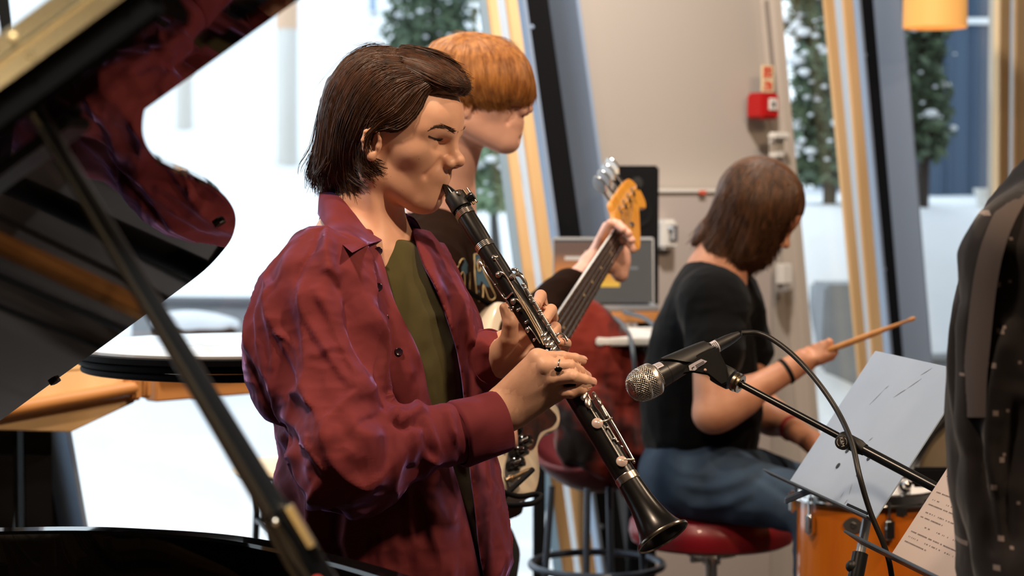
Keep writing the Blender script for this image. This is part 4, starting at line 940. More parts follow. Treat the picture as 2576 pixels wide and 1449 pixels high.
# ================================================================== CLARINET
cA, cB = P(1127, 468, 2.918), P(1667, 1350, 2.69)
cD = nrm(cB-cA); cL = np.linalg.norm(cB-cA)
_s = np.linspace(-.06, 1.02, 800); _q = proj(cA+np.outer(_s*cL, cD))
def cs(py): return float(np.interp(py, _q[:, 1], _s))*cL
def cx(py): return cA+cD*cs(py)
cF = nrm(np.array([1, -.25, .6])-np.dot(np.array([1, -.25, .6]), cD)*cD); cS = np.cross(cD, cF)
if cS[1] > 0: cS = -cS
prof_y = [468, 520, 545, 620, 700, 900, 1100, 1209]; prof_r = [.0128, .0132, .0136, .0136, .0146, .0150, .0158, .0163]
def K(px, py, h=.0015):
    dd = np.hypot(_q[:, 0]-px, _q[:, 1]-py); i = int(dd.argmin()); b = cA+cD*_s[i]*cL; v = nrm(b-CAM); e = nrm(np.cross(cD, v)); pe = proj(b+e*.01)[0]-_q[i]
    sg = np.sign(pe[0]*(px-_q[i, 0])+pe[1]*(py-_q[i, 1])) if dd[i] > .5 else 1; o = dd[i]*_q[i, 2]/FPX; t = nrm(np.cross(e, cD)); t = t if np.dot(t, v) < 0 else -t
    r = float(np.interp(_q[i, 1], prof_y, prof_r)); return b + e*sg*o + t*(math.sqrt(max(r*r-o*o, 0))+h)
def Kn(px, py):
    p = K(px, py, .002); t = np.dot(p-cA, cD); return nrm(p-(cA+cD*t))
Z2 = lambda X, Y: (1050+X/3.02, 420+Y/3.02)
Z3 = lambda X, Y: (1150+X/3.22, 680+Y/3.22)
Z5 = lambda X, Y: (1300+X/2.64, 900+Y/2.64)
clar = empty('clarinet', cx(900), 'black wooden clarinet with silver keywork held by the person in burgundy', 'clarinet')
M_gren = mat('grenadilla', (.0075, .0068, .0065), .28, 0, .5, bump=(90, .05, .0006, (1, 1, .2)))
M_ebonite = mat('ebonite', (.006, .006, .006), .22, bump=(60, .02, .0004))
M_nick = mat('nickel_silver', (.80, .76, .72), .2, 1, bump=(70, .03, .0004))
M_rosenick = mat('worn_nickel', (.78, .66, .58), .26, 1, bump=(70, .04, .0004))
M_bras = mat('aged_brass', (.55, .42, .28), .3, 1, bump=(70, .04, .0004))
# mouthpiece: round body cut to a beak
mb = MB(); G = []
for py, rt, rb in ((470, .0024, .0085), (480, .0052, .0102), (496, .0090, .0118), (510, .0118, .0126), (525, .0130, .0130), (545, .0132, .0132)):
    row = []
    for t in np.linspace(0, 2*math.pi, 33)[:-1]:
        f = math.cos(t); r = np.interp(f, [-1, 1], [rb, rt]); row.append(cx(py)+cF*f*r+cS*math.sin(t)*max(rt, rb)*.98)
    G.append(row)
tipc = cx(458)-cF*.0060
G.insert(0, [tipc+cF*math.cos(t)*.0012+cS*math.sin(t)*.0060 for t in np.linspace(0, 2*math.pi, 33)[:-1]])
mb.grid(G, closed_u=True); mb.F.append(tuple(range(32))[::-1]); mp_ = mb.build('mouthpiece', M_ebonite, clar)
rd = MB(); G = []
for py, w in ((480, .0058), (500, .0062), (525, .0064), (548, .0062)):
    G.append([cx(py)-cF*(np.interp(py, [480, 500, 548], [.0098, .0122, .0138])+.001*math.cos(u*1.2))+cS*w*u for u in np.linspace(-1, 1, 7)])
rd.grid(G); rd.build('reed', mat('reed_cane', sr(226, 206, 160), .5, bump=(200, .05, .0003)), clar)
def lat(name, prof, m, parent=clar): return MB().lathe(cA, cD, [(cs(y), r) for y, r in prof], 48).build(name, m, parent, sharp=35)
lg_ = lat('ligature', [(493, .0134), (493, .0150), (496, .0155), (523, .0158), (526, .0152), (526, .0134)], mat('black_leather', (.006, .006, .006), .42, bump=(300, .15, .0004)))
for o in (0, .0052): MB().tube([K(*Z2(345+o*0, 185), .004)+cS*o*-1+cF*(.002+o), K(*Z2(425, 295), .004)+cF*(.002+o)], .0017, 10).build('ligature_bar', M_bras, lg_)
p = K(*Z2(330, 224), .003); n = Kn(*Z2(330, 224)); MB().lathe(p, n, [(-.002, .0042), (.0018, .0042), (.0026, .003), (.0010, .0017), (.0010, 0)], 20).build('ligature_screw', M_nick, lg_)
MB().lathe(cx(517)+cF*.0155, cF, [(0, .006), (.006, .0075), (.010, .006), (.0105, 0)], 20).build('thumb_nut', M_ebonite, lg_)
def ring(name, y0, y1, r, m=M_nick):
    ys = np.linspace(y0, y1, 9); pr = [(y, r+(.0004 if i % 2 else 0)) for i, y in enumerate(ys)]; return lat(name, [(y0, r-.002)]+pr+[(y1, r-.002)], m)
ring('tenon_ring', 533, 545, .0141)
lat('barrel', [(545, .0128), (546, .0136), (560, .0139), (585, .0142), (605, .0139), (614, .0136)], M_gren)
ring('tenon_ring', 614, 627, .0142)
lat('upper_joint', [(627, .0130), (628, .0138), (640, .0141), (670, .0144), (760, .0147), (895, .0149)], M_gren)
ring('tenon_ring', 895, 905, .0155)
lat('lower_joint', [(905, .0148), (1000, .0154), (1120, .0158), (1198, .0161)], M_gren)
ring('tenon_ring', 1198, 1215, .0166, M_rosenick)
bell = lat('bell', [(1215, .0158), (1216, .0164), (1235, .0172), (1262, .0187), (1288, .0212), (1310, .0245), (1328, .0285), (1342, .0335), (1349, .0372), (1351, .0372), (1349, .0352), (1340, .0310), (1326, .0262), (1300, .0200), (1260, .0150), (1220, .0120)], M_gren)
lat('bell_rim', [(1345.5, .0368), (1346.5, .0384), (1350, .0391), (1353, .0388), (1354, .0374), (1351, .0362)], mat('bell_ring_metal', (.46, .40, .33), .24, 1, bump=(70, .03, .0004)), bell)
# ---- keywork, each key laid on the body where it is seen
def rod(pts, r, h, name='key_rod', m=M_nick, zz=None, n=10, parent=clar):
    q = [K(*(zz(*p[:2]) if zz else p[:2]), p[2] if len(p) > 2 else h) for p in pts]; q = curve(q, max(12, 6*len(q))) if len(q) > 2 else np.array(q)
    return MB().tube(q, r, n).build(name, m, parent)
def pad(x, y, r, zz, h=.0028, m=M_nick, dome=.0022, parent=clar):
    p = K(*zz(x, y), h-.0025); n = Kn(*zz(x, y)); return MB().lathe(p, n, [(-.001, r*.9), (.0008, r), (.0018, r), (.0022, r*.95), (.0022+dome*.5, r*.5), (.0022+dome, r*.12), (.0022+dome, 0)], 28).build('key_pad', m, parent, sharp=50)
def post(x, y, zz, h=.004, r=.0021, parent=clar):
    a = K(*zz(x, y), -.002); b = K(*zz(x, y), h); m = MB(); m.tube([a, b], .0012, 8); m.ball(b, r, 12, 8); return m.build('post', M_nick, parent)
pad(605, 715, .0048, Z2); pad(635, 845, .0048, Z2); pad(745, 1045, .0048, Z2); pad(850, 1255, .0042, Z2)
rod([(612, 735, .004), (690, 858, .0045), (735, 930, .0045), (800, 1020, .004), (880, 1130, .004), (960, 1280, .004), (1012, 1385, .004)], .0011, .004, 'trill_lever', zz=Z2)
rod([(650, 830, .004), (682, 848, .005), (720, 905, .005), (790, 1030, .0045), (865, 1140, .0045), (940, 1280, .0045), (995, 1390, .0045)], .0011, .004, 'trill_lever', M_rosenick, Z2)
rod([(760, 1035, .004), (790, 1050, .005), (850, 1140, .005), (925, 1275, .005), (978, 1385, .005)], .0011, .004, 'trill_lever', M_bras, Z2)
rod([(715, 905, .004), (770, 980, .005), (835, 1085, .0055), (905, 1210, .0055), (985, 1340, .005), (1030, 1400, .005)], .0010, .004, 'trill_lever', M_bras, Z2)
rod([(862, 1240, .004), (900, 1290, .005), (950, 1370, .005)], .0010, .004, 'trill_lever', zz=Z2)
for x, y in ((780, 1115), (840, 1208), (902, 1338)):
    post(x, y, Z2, .004, .0024); rod([(x-8, y+6, .005), (x+22, y-10, .0052)], .0013, .005, 'key_axle', zz=Z2)
# register key along the back edge
rk = rod([(492, 745, .001), (540, 830, .0045), (595, 905, .0045), (650, 985, .0045), (685, 1025, .0045)], .0014, .004, 'register_key', zz=Z2)
q0, q1 = K(*Z2(470, 722), .001), K(*Z2(500, 760), .002); dd_ = nrm(q1-q0)
MB().ball((q0+q1)/2, (.0075, .0030, .0014), 14, 8, np.stack([dd_, nrm(np.cross(dd_, [0, 1, .2])), np.cross(dd_, nrm(np.cross(dd_, [0, 1, .2])))], 1)).build('register_touch', M_rosenick, rk)
for x, y in ((597, 905), (683, 1018), (722, 1095), (742, 1092), (690, 1040), (705, 1075)): post(x, y, Z2, .0045, .0020)
rod([(683, 1018, .004), (742, 985, .0035)], .0013, .004, 'key_axle', zz=Z2); rod([(690, 1030, .003), (722, 1095, .004)], .0013, .004, 'key_axle', zz=Z2)
# throat keys and front rod
def front(py, h=.0, side=0): return cx(py)+cF*(float(np.interp(py, prof_y, prof_r))+h)*math.cos(side)+cS*(float(np.interp(py, prof_y, prof_r))+h)*math.sin(side)
def frod(p, r, name='front_rod', m=M_nick): return MB().tube(curve([front(*q) for q in p], 24), r, 12).build(name, m, clar)
frod([(735, .006, .25), (790, .006, .28), (850, .006, .32), (885, .006, .35)], .0023)
frod([(712, .006, .5), (720, .010, .3), (735, .009, .15), (752, .004, .1), (765, .003, .05)], .0026, 'throat_key')
frod([(698, .004, .35), (704, .009, .3), (712, .008, .25)], .0022, 'throat_key')
MB().lathe(front(714, 0, .7), nrm(front(714, .01, .7)-front(714, 0, .7)), [(0, .0042), (.006, .0042), (.007, .0036), (.007, 0)], 20).build('key_pad', M_nick, clar)
MB().tube([front(706, .008, .2), front(712, .010, -.3)], .0013, 8).build('key_axle', M_nick, clar)
for py in (738, 748, 768, 782, 806, 816, 842, 862): MB().ball(front(py, .006, .3), .0034 if py in (768, 806, 842) else .0028, 14, 8).build('key_collar', M_nick, clar)
for py in (775, 812, 846):                                     # ring keys under the fingers
    c = front(py, .002, 0); a_ = cD; b_ = cS; th = np.linspace(0, 2*math.pi, 25)[:-1]
    MB().grid([[c+(a_*math.cos(t)+b_*math.sin(t))*(.0066+.0012*math.cos(u))+cF*.0012*math.sin(u) for u in np.linspace(0, 2*math.pi, 9)[:-1]] for t in th], closed_u=True, closed_v=True).build('ring_key', M_nick, clar)
# side-key touchpieces above the right hand
for x, y, a, b in ((725, 553, .0062, .0036), (750, 590, .0066, .0040), (776, 628, .0072, .0040), (800, 662, .0066, .0036)):
    p = K(*Z3(x, y), .006); e = nrm(np.cross(cD, Kn(*Z3(x, y)))); MB().ball(p, (a, b, .0016), 16, 8, np.stack([nrm(e+cD*.35), np.cross(Kn(*Z3(x, y)), nrm(e+cD*.35)), Kn(*Z3(x, y))], 1)).build('side_key', M_nick, clar)
MB().tube(curve([front(872, .004, .4), front(868, .012, .2), front(876, .016, .1), front(890, .016, .1)], 18), .0016, 10).build('key_hook', M_nick, clar)
for py, an in ((884, .9), (880, 1.25), (890, 1.5)): MB().ball(front(py, .003, an), (.0035), 12, 8).build('key_collar', M_nick, clar)
# lower joint
for x, y, tilt in ((462, 275, .9), (522, 258, .75), (487, 322, .35), (552, 300, .5)):
    p = K(*Z5(x, y), .006); n = Kn(*Z5(x, y)); u = nrm(cD*math.cos(tilt)+np.cross(n, cD)*math.sin(tilt)*-1)
    MB().ball(p, (.0088, .0052, .0030), 18, 10, np.stack([u, np.cross(n, u), n], 1)).build('little_finger_key', M_rosenick, clar)
rod([(470, 235, .004), (482, 262, .007), (500, 300, .006)], .0014, .005, 'key_arm', M_rosenick, Z5); rod([(488, 300, .006), (520, 288, .007)], .0014, .006, 'key_arm', M_rosenick, Z5)
rod([(565, 320, .006), (640, 440, .006), (715, 570, .0055), (780, 688, .005)], .0021, .006, 'key_rod', M_nick, Z5)
rod([(540, 345, .004), (600, 440, .0045), (672, 565, .0045)], .0014, .004, 'key_rod', M_nick, Z5); rod([(556, 318, .007), (600, 400, .0075)], .0026, .007, 'key_rod', M_nick, Z5)
rod([(640, 410, .0065), (590, 432, .006), (552, 450, .005)], .0016, .006, 'key_arm', M_rosenick, Z5); rod([(782, 684, .0055), (740, 692, .005), (712, 704, .005)], .0016, .005, 'key_arm', M_rosenick, Z5)
M_pearl = mat('pearl_pad', sr(232, 206, 196), .22, .25, .6, coat=.5, bump=(80, .03, .0004)); pad(545, 455, .0080, Z5, .003, M_pearl, .0032); pad(708, 710, .0080, Z5, .003, M_pearl, .0032)
for x, y in ((655, 555), (676, 570), (780, 696), (612, 480), (700, 596)): post(x, y, Z5, .004, .0022)
frod([(1020, .002, .9), (1100, .002, .95), (1180, .002, 1.0)], .0009, 'key_rod')
for py in (925, 952, 978): MB().lathe(front(py, -.001, .2), nrm(front(py, .01, .2)-front(py, 0, .2)), [(0, .0055), (.002, .0055), (.002, .004), (.001, .0038)], 20).build('ring_key', M_nick, clar)
MB().prism([cx(948)-cF*.0145+cS*.005, cx(948)-cF*.0145-cS*.005, cx(948)-cF*.026-cS*.005, cx(948)-cF*.026+cS*.005], cD*.004).build('thumb_rest', M_nick, clar, bevel=.001)
# ================================================================== BASSIST AND BASS GUITAR
BD = 3.9
M_brownsw = mat('brown_sweater', sr(33, 20, 13), .95, 0, .05, sheen=0, bump=(900, .3, .0008), var=(sr(27, 16, 11), 7))
M_hairB = hairmat('copper_blond_hair', sr(198, 136, 72), sr(132, 78, 36), .4)
bs = empty('person', (P(1120, 900, 3.95)[0], P(1120, 900, 3.95)[1], 0), 'person with copper blond fringe in dark brown lettered sweater, playing a cream bass', 'person')
bM = rotm(math.radians(14), math.radians(2), 0); bO = P(1195, 268, BD)
NB = P(1108, 500, 3.96)
HBs = SDF(bO, bM); add_head(HBs, NB, (.050, .056), closed=False)
bf = nrm([.93, -.36, 0]); bl_ = np.array([-bf[1], bf[0], 0]); BM = np.stack([bf, bl_, [0, 0, 1]], 1)
# neck of the bass and the hand round it
gj, gn = P(1342, 930, 3.78), P(1556, 588, 4.40); gN = nrm(gn-gj); gL = np.linalg.norm(gn-gj)
gW = np.array([.50, .165, -.85]); gW = nrm(gW-np.dot(gW, gN)*gN); gB = np.cross(gN, gW)
if gB[1] > 0: gB = -gB
def gp_(a, w, b=0): return gj+gN*a+gW*w+gB*b                       # along the neck, across, out of the fretboard
sR, sL = P(1080, 690, 3.78), P(1145, 705, 4.12)
eL_, wLb = P(1330, 830, 4.24), P(1490, 665, 4.38)
HL = SDF(); HL.cap(eL_, wLb, .036, .024, 0, 'u', True)
kb = [P(1528, 572, 4.42), P(1540, 590, 4.41), P(1548, 612, 4.40), P(1552, 634, 4.39)]
for q in kb: HL.cap(wLb, q, .020, .013, .014, 'u', True)
fb_ = [finger(FP(a, b, c), .0098, .0078) for a, b, c in (
    ((1528, 572, 4.42), (1545, 560, 4.34), (1568, 578, 4.31)), ((1535, 580, 4.41), (1556, 564, 4.33), (1582, 588, 4.31)),
    ((1545, 596, 4.40), (1568, 575, 4.33), (1590, 605, 4.31)), ((1552, 618, 4.39), (1580, 600, 4.34), (1592, 628, 4.33)))]
HL.sub(group(fb_, .001), .006); HL.cap(P(1560, 640, 4.40), P(1560, 690, 4.39), .022, .018, .014, 'u', True); HL.cap(wLb, P(1560, 660, 4.40), .024, .02, .014, 'u', True)
HL.sub(finger(FP((1500, 640, 4.39), (1516, 596, 4.35), (1534, 562, 4.33)), .012, .009), .008)
BB = SDF(); BB.sub(HBs, 0); BB.sub(HL, 0)
BA = SDF(); BA.cap(NB, P(1130, 1250, 3.98), .07, .09, 0, 'u', True); BA.cap(sR, sL, .05, .05, .04, 'u', True); BA.cap(sL, eL_, .04, .036, .02, 'u', True); BB.sub(BA, .02)
eR_, wRb = P(1060, 1010, 3.66), P(1215, 1075, 3.60); BB.cap(sR, eR_, .04, .034, .02, 'u', True); BB.cap(eR_, wRb, .034, .025, .02, 'u', True)
fr_ = [finger([wRb+(P(1262, 1070+k*9, 3.56)-wRb)*.55, P(1272, 1064+k*10, 3.55), P(1290, 1080+k*10, 3.56), P(1294, 1098+k*9, 3.58)], .0095, .007) for k in range(4)]
for k in range(4): BB.cap(wRb, wRb+(P(1262, 1070+k*9, 3.56)-wRb)*.6, .016, .011, .01, 'u', True)
BB.sub(group(fr_, .001), .006)
parts = [polygonise(BB, bO+[-.15, -.13, -.26], bO+[.15, .13, .17], .0028), polygonise(BB, P(1400, 760, 4.3)-[0, .1, .02], P(1620, 540, 4.5)+[.01, 0, .01], .0030), polygonise(BB, (-.30, 3.4, .80), (.10, 4.35, bO[2]-.2), .009)]
V, F = merge(parts); mkobj('body', V, F, M_skin2, bs)
# hair: heavy fringe over the eyes
HX = SDF(bO, bM); HX.ell((-.010, 0, .052), (.112, .092, .094), 0); HX.ell((.040, 0, .050), (.072, .078, .070), .03); HX.ell((-.055, 0, .0), (.060, .076, .08), .03); HX.ell((.055, 0, .030), (.060, .072, .046), .02)
HX.fn(lambda X: (.000-((X-bO) @ bM)[:, 2])+np.clip(-((X-bO) @ bM)[:, 0]-.01, 0, 1)*-1.2, bO, .3, .012, 'x')
Z6 = lambda g: [(1080+x/3.623, 60+y/3.623) for x, y in g]
gH = [Z6(g) for g in (
    [(330, 90), (150, 130), (40, 190), (-20, 330), (0, 520), (60, 680)], [(340, 90), (220, 160), (130, 300), (100, 480), (130, 650), (180, 700)],
    [(350, 90), (300, 200), (260, 380), (250, 560), (290, 690), (330, 710)], [(360, 90), (370, 220), (380, 420), (400, 580), (450, 700), (500, 745)],
    [(370, 95), (450, 200), (500, 400), (510, 560), (550, 700), (590, 760)], [(380, 100), (540, 200), (610, 380), (620, 560), (650, 690), (690, 765)],
    [(390, 100), (620, 190), (710, 350), (730, 540), (740, 660), (750, 735)], [(400, 105), (680, 190), (800, 330), (830, 500), (820, 640), (800, 690)],
    [(420, 115), (720, 200), (860, 350), (900, 510), (890, 650), (870, 740)], [(440, 120), (760, 220), (890, 370), (940, 530), (935, 650), (920, 720)])]
HXB = SDF(); HXB.sub(HX, 0); HXB.sub(HBs, 0)
V, F = polygonise(HX, bO+[-.2, -.15, -.16], bO+[.2, .15, .18], .0045)
hb = mkobj('hair', V, F, M_hairB, bs)
V, F = merge([guides_to_strands(HXB, gH, 3200, 10, 3.6, 4.2, jit=4, off=(.0, .008), r=(.0011, .0004), cut=(.82, 1), seed=21, grow=(0, .3)),
              guides_to_strands(HXB, [Z6(g) for g in ([(330, 85), (180, 90), (60, 150)], [(420, 100), (700, 170), (900, 380)])], 60, 8, 3.6, 4.2, jit=8, off=(0, .002), r=(.0004, .0002), seed=22, grow=(0, .3))])
mkobj('hair_locks', V, F, M_hairB, hb)
lp_ = MB()
# sweater
SW = SDF(); c = P(1130, 880, 3.97); SW.ell(None, (.135, .20, .24), 0, wc=c, R=BM); c = P(1140, 1180, 3.97); SW.ell(None, (.140, .185, .26), .08, wc=c, R=BM)
SW.cap(P(1103, 566, 3.97), sR, .058, .068, .04, 'u', True); SW.cap(P(1103, 566, 3.97), sL, .058, .068, .04, 'u', True)
SW.cap(sR, eR_, .072, .058, .02, 'u', True); SW.cap(eR_, wRb-(wRb-eR_)*.12, .058, .042, .02, 'u', True); SW.cap(sL, eL_, .072, .06, .02, 'u', True); SW.cap(eL_, P(1432, 732, 4.33), .058, .046, .03, 'u', True)
SW.cap(NB+np.array([0, 0, -.02]), NB+np.array([.02, 0, .2]), .058, .060, .006, 's', True)
sw_ = surf(SW, (-.45, 3.4, .82), (.22, 4.5, 1.45), .0055, 'sweater', M_brownsw, bs, lambda V, N: crumple(V, 9, .006, 12)+crumple(V, 25, .0018, 5))
rbm = MB(); G = []
for an in np.linspace(0, 2*math.pi, 33)[:-1]:
    d_ = bf*math.cos(an)+bl_*math.sin(an); G.append([NB+d_*r+np.array([0, 0, z-.015*math.cos(an)]) for r, z in ((.066, -.012), (.062, .022), (.058, .026), (.055, .018))])
rbm.grid(np.array(G).transpose(1, 0, 2), closed_u=True).build('neckband', M_brownsw, sw_)
# lettering on the chest, laid on the cloth
M_let = mat('blue_felt_letters', sr(44, 74, 92), .9, bump=(600, .2, .0005)); M_cream = mat('cream_stitching', sr(176, 152, 106), .8, bump=(600, .2, .0005))
def chest(px, py, lift):
    d, h = march(SW, px, py, 3.5, 4.1, 80); return P(px, py, d-lift)
def letter(txt, size, o, m, lift, name, yaw_px=(1, 0), bold=0, sx=1.0):
    V, F = text_mesh(None, txt, size, (0, 0, 0), (1, 0, 0), (0, 1, 0), None, depth=.0)
    out = []
    for v in V: out.append(chest(o[0]+v[0]*sx+v[1]*yaw_px[0], o[1]-v[1]+v[0]*yaw_px[1], lift))
    return mkobj(name, out, F, m, sw_, smooth=False)
def ringline(pts, r, m, name, lift=.006, closed=True):
    q = [chest(x, y, lift) for x, y in pts]; q = curve(q+([q[0]] if closed else []), 40); return MB().tube(q, r, 6, caps=not closed).build(name, m, sw_)
def patch(outer, inner, m, name, lift):
    o = curve([(x, y, 0) for x, y in outer+[outer[0]]], 44)[:-1, :2]; i_ = curve([(x, y, 0) for x, y in inner+[inner[0]]], 44)[:-1, :2]
    G = [[chest(*(a*(1-t)+b*t), lift) for a, b in zip(o, i_)] for t in (0, .33, .66, 1)]; return MB().grid(G, closed_u=True).build(name, m, sw_)
ZL = lambda X, Y: (1040+X/3.623, 460+Y/3.623)
Oo = [ZL(*q) for q in ((395, 780), (450, 690), (500, 760), (512, 900), (500, 1080), (480, 1160), (440, 1150), (400, 1060), (385, 920))]
Oi = [ZL(*q) for q in ((425, 850), (450, 810), (466, 850), (468, 920), (462, 1000), (450, 1040), (436, 1030), (424, 980), (420, 910))]
patch(Oo, Oi, M_let, 'letter', .005); ringline(Oo, .0013, M_cream, 'letter_edge', .007); ringline(Oi, .0010, M_cream, 'letter_edge', .007)
Ro = [ZL(*q) for q in ((555, 650), (620, 650), (650, 720), (640, 800), (700, 930), (745, 1040), (690, 1060), (640, 930), (630, 1060), (585, 1060), (560, 850))]
Ri = [ZL(*q) for q in ((585, 720), (600, 700), (618, 730), (616, 770), (610, 790), (606, 800), (602, 806), (598, 806), (594, 804), (590, 790), (586, 760))]
patch(Ro, Ri, M_let, 'letter', .005); ringline(Ro, .0013, M_cream, 'letter_edge', .007); ringline(Ri, .0010, M_cream, 'letter_edge', .007)
letter('oinu', 40, (1205, 812), M_cream, .006, 'script_letters', (.25, -.05), sx=.72)
# dark trousers and shoes
TR = SDF(); hip = P(1140, 1420, 3.97); TR.ell(None, (.125, .17, .14), 0, wc=hip, R=BM); ft = []
for s in (1, -1):
    k0 = hip+bl_*.09*s+np.array([0, 0, -.08]); k1 = np.array([hip[0], hip[1], .46])+bl_*.11*s+bf*.05; k2 = np.array([hip[0], hip[1], .07])+bl_*.13*s+bf*.03
    TR.cap(k0, k1, .088, .068, .04, 'u', True); TR.cap(k1, k2, .066, .06, .03, 'u', True); ft.append(k2)
surf(TR, hip-[.3, .35, hip[2]-.03], hip+[.3, .35, .16], .012, 'trousers', mat('black_trousers', sr(24, 24, 28), .85, bump=(700, .2, .0006)), bs, lambda V, N: crumple(V, 9, .005, 2))
for k2 in ft:
    S_ = SDF(np.array([k2[0], k2[1], 0]), BM); S_.cap((-.05, 0, .042), (.14, 0, .030), .040, .032, 0); S_.cap((-.02, 0, .05), (-.02, 0, .10), .036, .036, .03); S_.fn(lambda X: .004-X[:, 2], (k2[0], k2[1], 0), .5, .002, 'x')
    surf(S_, k2+[-.3, -.3, -.08], k2+[.3, .3, .1], .009, 'shoe', M_shoe, bs)
# ---- the bass
M_creamp = mat('cream_lacquer', sr(222, 208, 186), .18, 0, .5, coat=.7, bump=(30, .02, .0005))
M_maple = mat('amber_maple', sr(226, 160, 66), .22, 0, .5, coat=.6, var=(sr(208, 138, 50), 14, (1, 6, 1)), bump=(60, .02, .0004))
M_rose = mat('rosewood', sr(66, 46, 34), .45, var=(sr(52, 36, 28), 40, (1, 6, 1)), bump=(120, .06, .0004))
M_tort = mat('tortoise_shell', sr(70, 30, 16), .15, 0, .5, coat=.8, var=(sr(24, 12, 10), 34), bump=(30, .02, .0004))
M_chr = mat('chrome', (.78, .77, .76), .12, 1, bump=(60, .02, .0004))
gt = empty('bass_guitar', gp_(-.2, 0), 'cream electric bass with tortoise pickguard and amber headstock, neck pointing up right', 'bass guitar')
out2 = [(.06, -.045), (.02, -.05), (-.02, -.085), (.03, -.13), (.05, -.155), (.02, -.175), (-.06, -.165), (-.15, -.135), (-.22, -.155), (-.30, -.185), (-.38, -.165), (-.42, -.08), (-.42, .03), (-.385, .12), (-.32, .165), (-.25, .155), (-.19, .115), (-.12, .115), (-.06, .135), (-.02, .130), (.0, .11), (-.02, .085), (-.05, .05), (-.02, .042), (.02, .04), (.05, .035)]
GX = .84
o2 = curve([gp_(a*GX, w*GX) for a, w in out2]+[gp_(out2[0][0]*GX, out2[0][1]*GX)], 110)[:-1]
bod = []
cen = o2.mean(0)
for b, k in ((-.043, .93), (-.040, .972), (-.032, .995), (-.024, 1), (-.012, 1), (-.004, .995), (.003, .972), (.005, .94), (.0055, .5), (.0055, 0.02)):
    bod.append([cen+(q-cen)*k+gB*b for q in o2])
m = MB(); m.grid(bod, closed_u=True); m.F.append(tuple(range(110))[::-1]); m.build('body', M_creamp, gt, sharp=None)
def plate(name, poly, b, th, mm, n=60, par=gt):
    q = curve([gp_(a*GX, w*GX, b) for a, w in poly]+[gp_(poly[0][0]*GX, poly[0][1]*GX, b)], n)[:-1]; return MB().prism(q, gB*th).build(name, mm, par, sharp=40)
plate('pickguard', [(.02, -.05), (-.03, -.09), (.0, -.14), (-.06, -.135), (-.12, -.10), (-.2, -.05), (-.27, -.01), (-.27, .06), (-.22, .1), (-.15, .095), (-.08, .115), (-.04, .11), (-.055, .06), (-.02, .035)], .006, .0022, M_tort)
plate('control_plate', [(-.225, .088), (-.25, .07), (-.29, .085), (-.35, .105), (-.385, .11), (-.395, .085), (-.38, .065), (-.32, .05), (-.26, .045), (-.225, .058)], .0065, .0018, M_chr)
for a, w in ((-.245, .068), (-.285, .073), (-.325, .08)): MB().lathe(gp_(a*GX, w*GX, .008), gB, [(0, .0125), (.004, .0125), (.006, .0105), (.017, .0095), (.018, .008), (.018, 0)], 20).build('knob', M_blackgloss, gt)
jk = gp_(-.37*GX, .09*GX, .008); MB().lathe(jk, gB, [(0, .007), (.004, .007), (.004, .004), (.03, .0055), (.045, .0045), (.046, 0)], 16).build('jack', M_bras, gt)
for a in (-.13, -.235): MB().box(gp_(a*GX, .0, .010), (.02, .085, .014), gN, gW, gB).build('pickup', M_dark, gt, bevel=.004)
MB().box(gp_(-.31*GX, .0, .010), (.05, .075, .008), gN, gW, gB).build('bridge', M_chr, gt, bevel=.001)
nk = MB(); G = []
for a, w, d in ((-.03, .029, .024), (.05, .028, .022), (.3, .025, .021), (gL, .0205, .021)):
    G.append([gp_(a, w*math.cos(t), .007-(d*math.sin(t))) for t in np.linspace(0, math.pi, 17)])
nk.grid(G).build('neck', M_maple, gt)
MB().prism([gp_(-.08, .030, .007), gp_(gL, .0205, .007), gp_(gL, -.0205, .007), gp_(-.08, -.030, .007)], gB*.006).build('fretboard', M_rose, gt, bevel=.0008)
MB().prism([gp_(-.08, -.0303, .007), gp_(gL, -.0208, .007), gp_(gL, -.0215, .007), gp_(-.08, -.031, .007)], gB*.006).build('binding', M_whitep, gt)
SCL = gL/(1-2**(-17/12)) if False else .90
for k in range(1, 17):
    a = gL-(SCL*(1-2**(-k/12)))*1.02
    if a < -.07: break
    hw = np.interp(a, [-.08, gL], [.030, .0205]); MB().tube([gp_(a, -hw, .0135), gp_(a, hw, .0135)], .0011, 6).build('fret', M_chr, gt)
    if k in (3, 5, 7, 9, 15):
        a2 = gL-(SCL*(1-2**(-(k-.5)/12)))*1.02; MB().lathe(gp_(a2, 0, .0125), gB, [(0, .0035), (.0008, .0035), (.0008, 0)], 14).build('inlay_dot', M_cream, gt)
for k, w in enumerate((-.75, -.25, .25, .75)):
    MB().tube([gp_(-.31*GX, w*.028, .018), gp_(gL, w*.0165, .0165), gp_(gL+.060+.041*k, -.030, .012)], .0009, 5).build('string', M_chr, gt)
MB().box(gp_(gL+.002, 0, .0145), (.004, .042, .006), gN, gW, gB).build('nut', M_whitep, gt)
hs = [(-.0, -.021), (.02, -.030), (.032, -.044), (.05, -.046), (.10, -.046), (.16, -.045), (.195, -.040), (.212, -.018), (.208, .006), (.19, .016), (.172, .010), (.155, .006), (.13, .016), (.08, .036), (.045, .046), (.02, .040), (.0, .021)]
hq = curve([gp_(gL+a*1.08, w*1.38, -.006) for a, w in hs]+[gp_(gL, -.021, -.006)], 90)[:-1]
MB().prism(hq, gB*.013).build('headstock', M_maple, gt, bevel=.002)
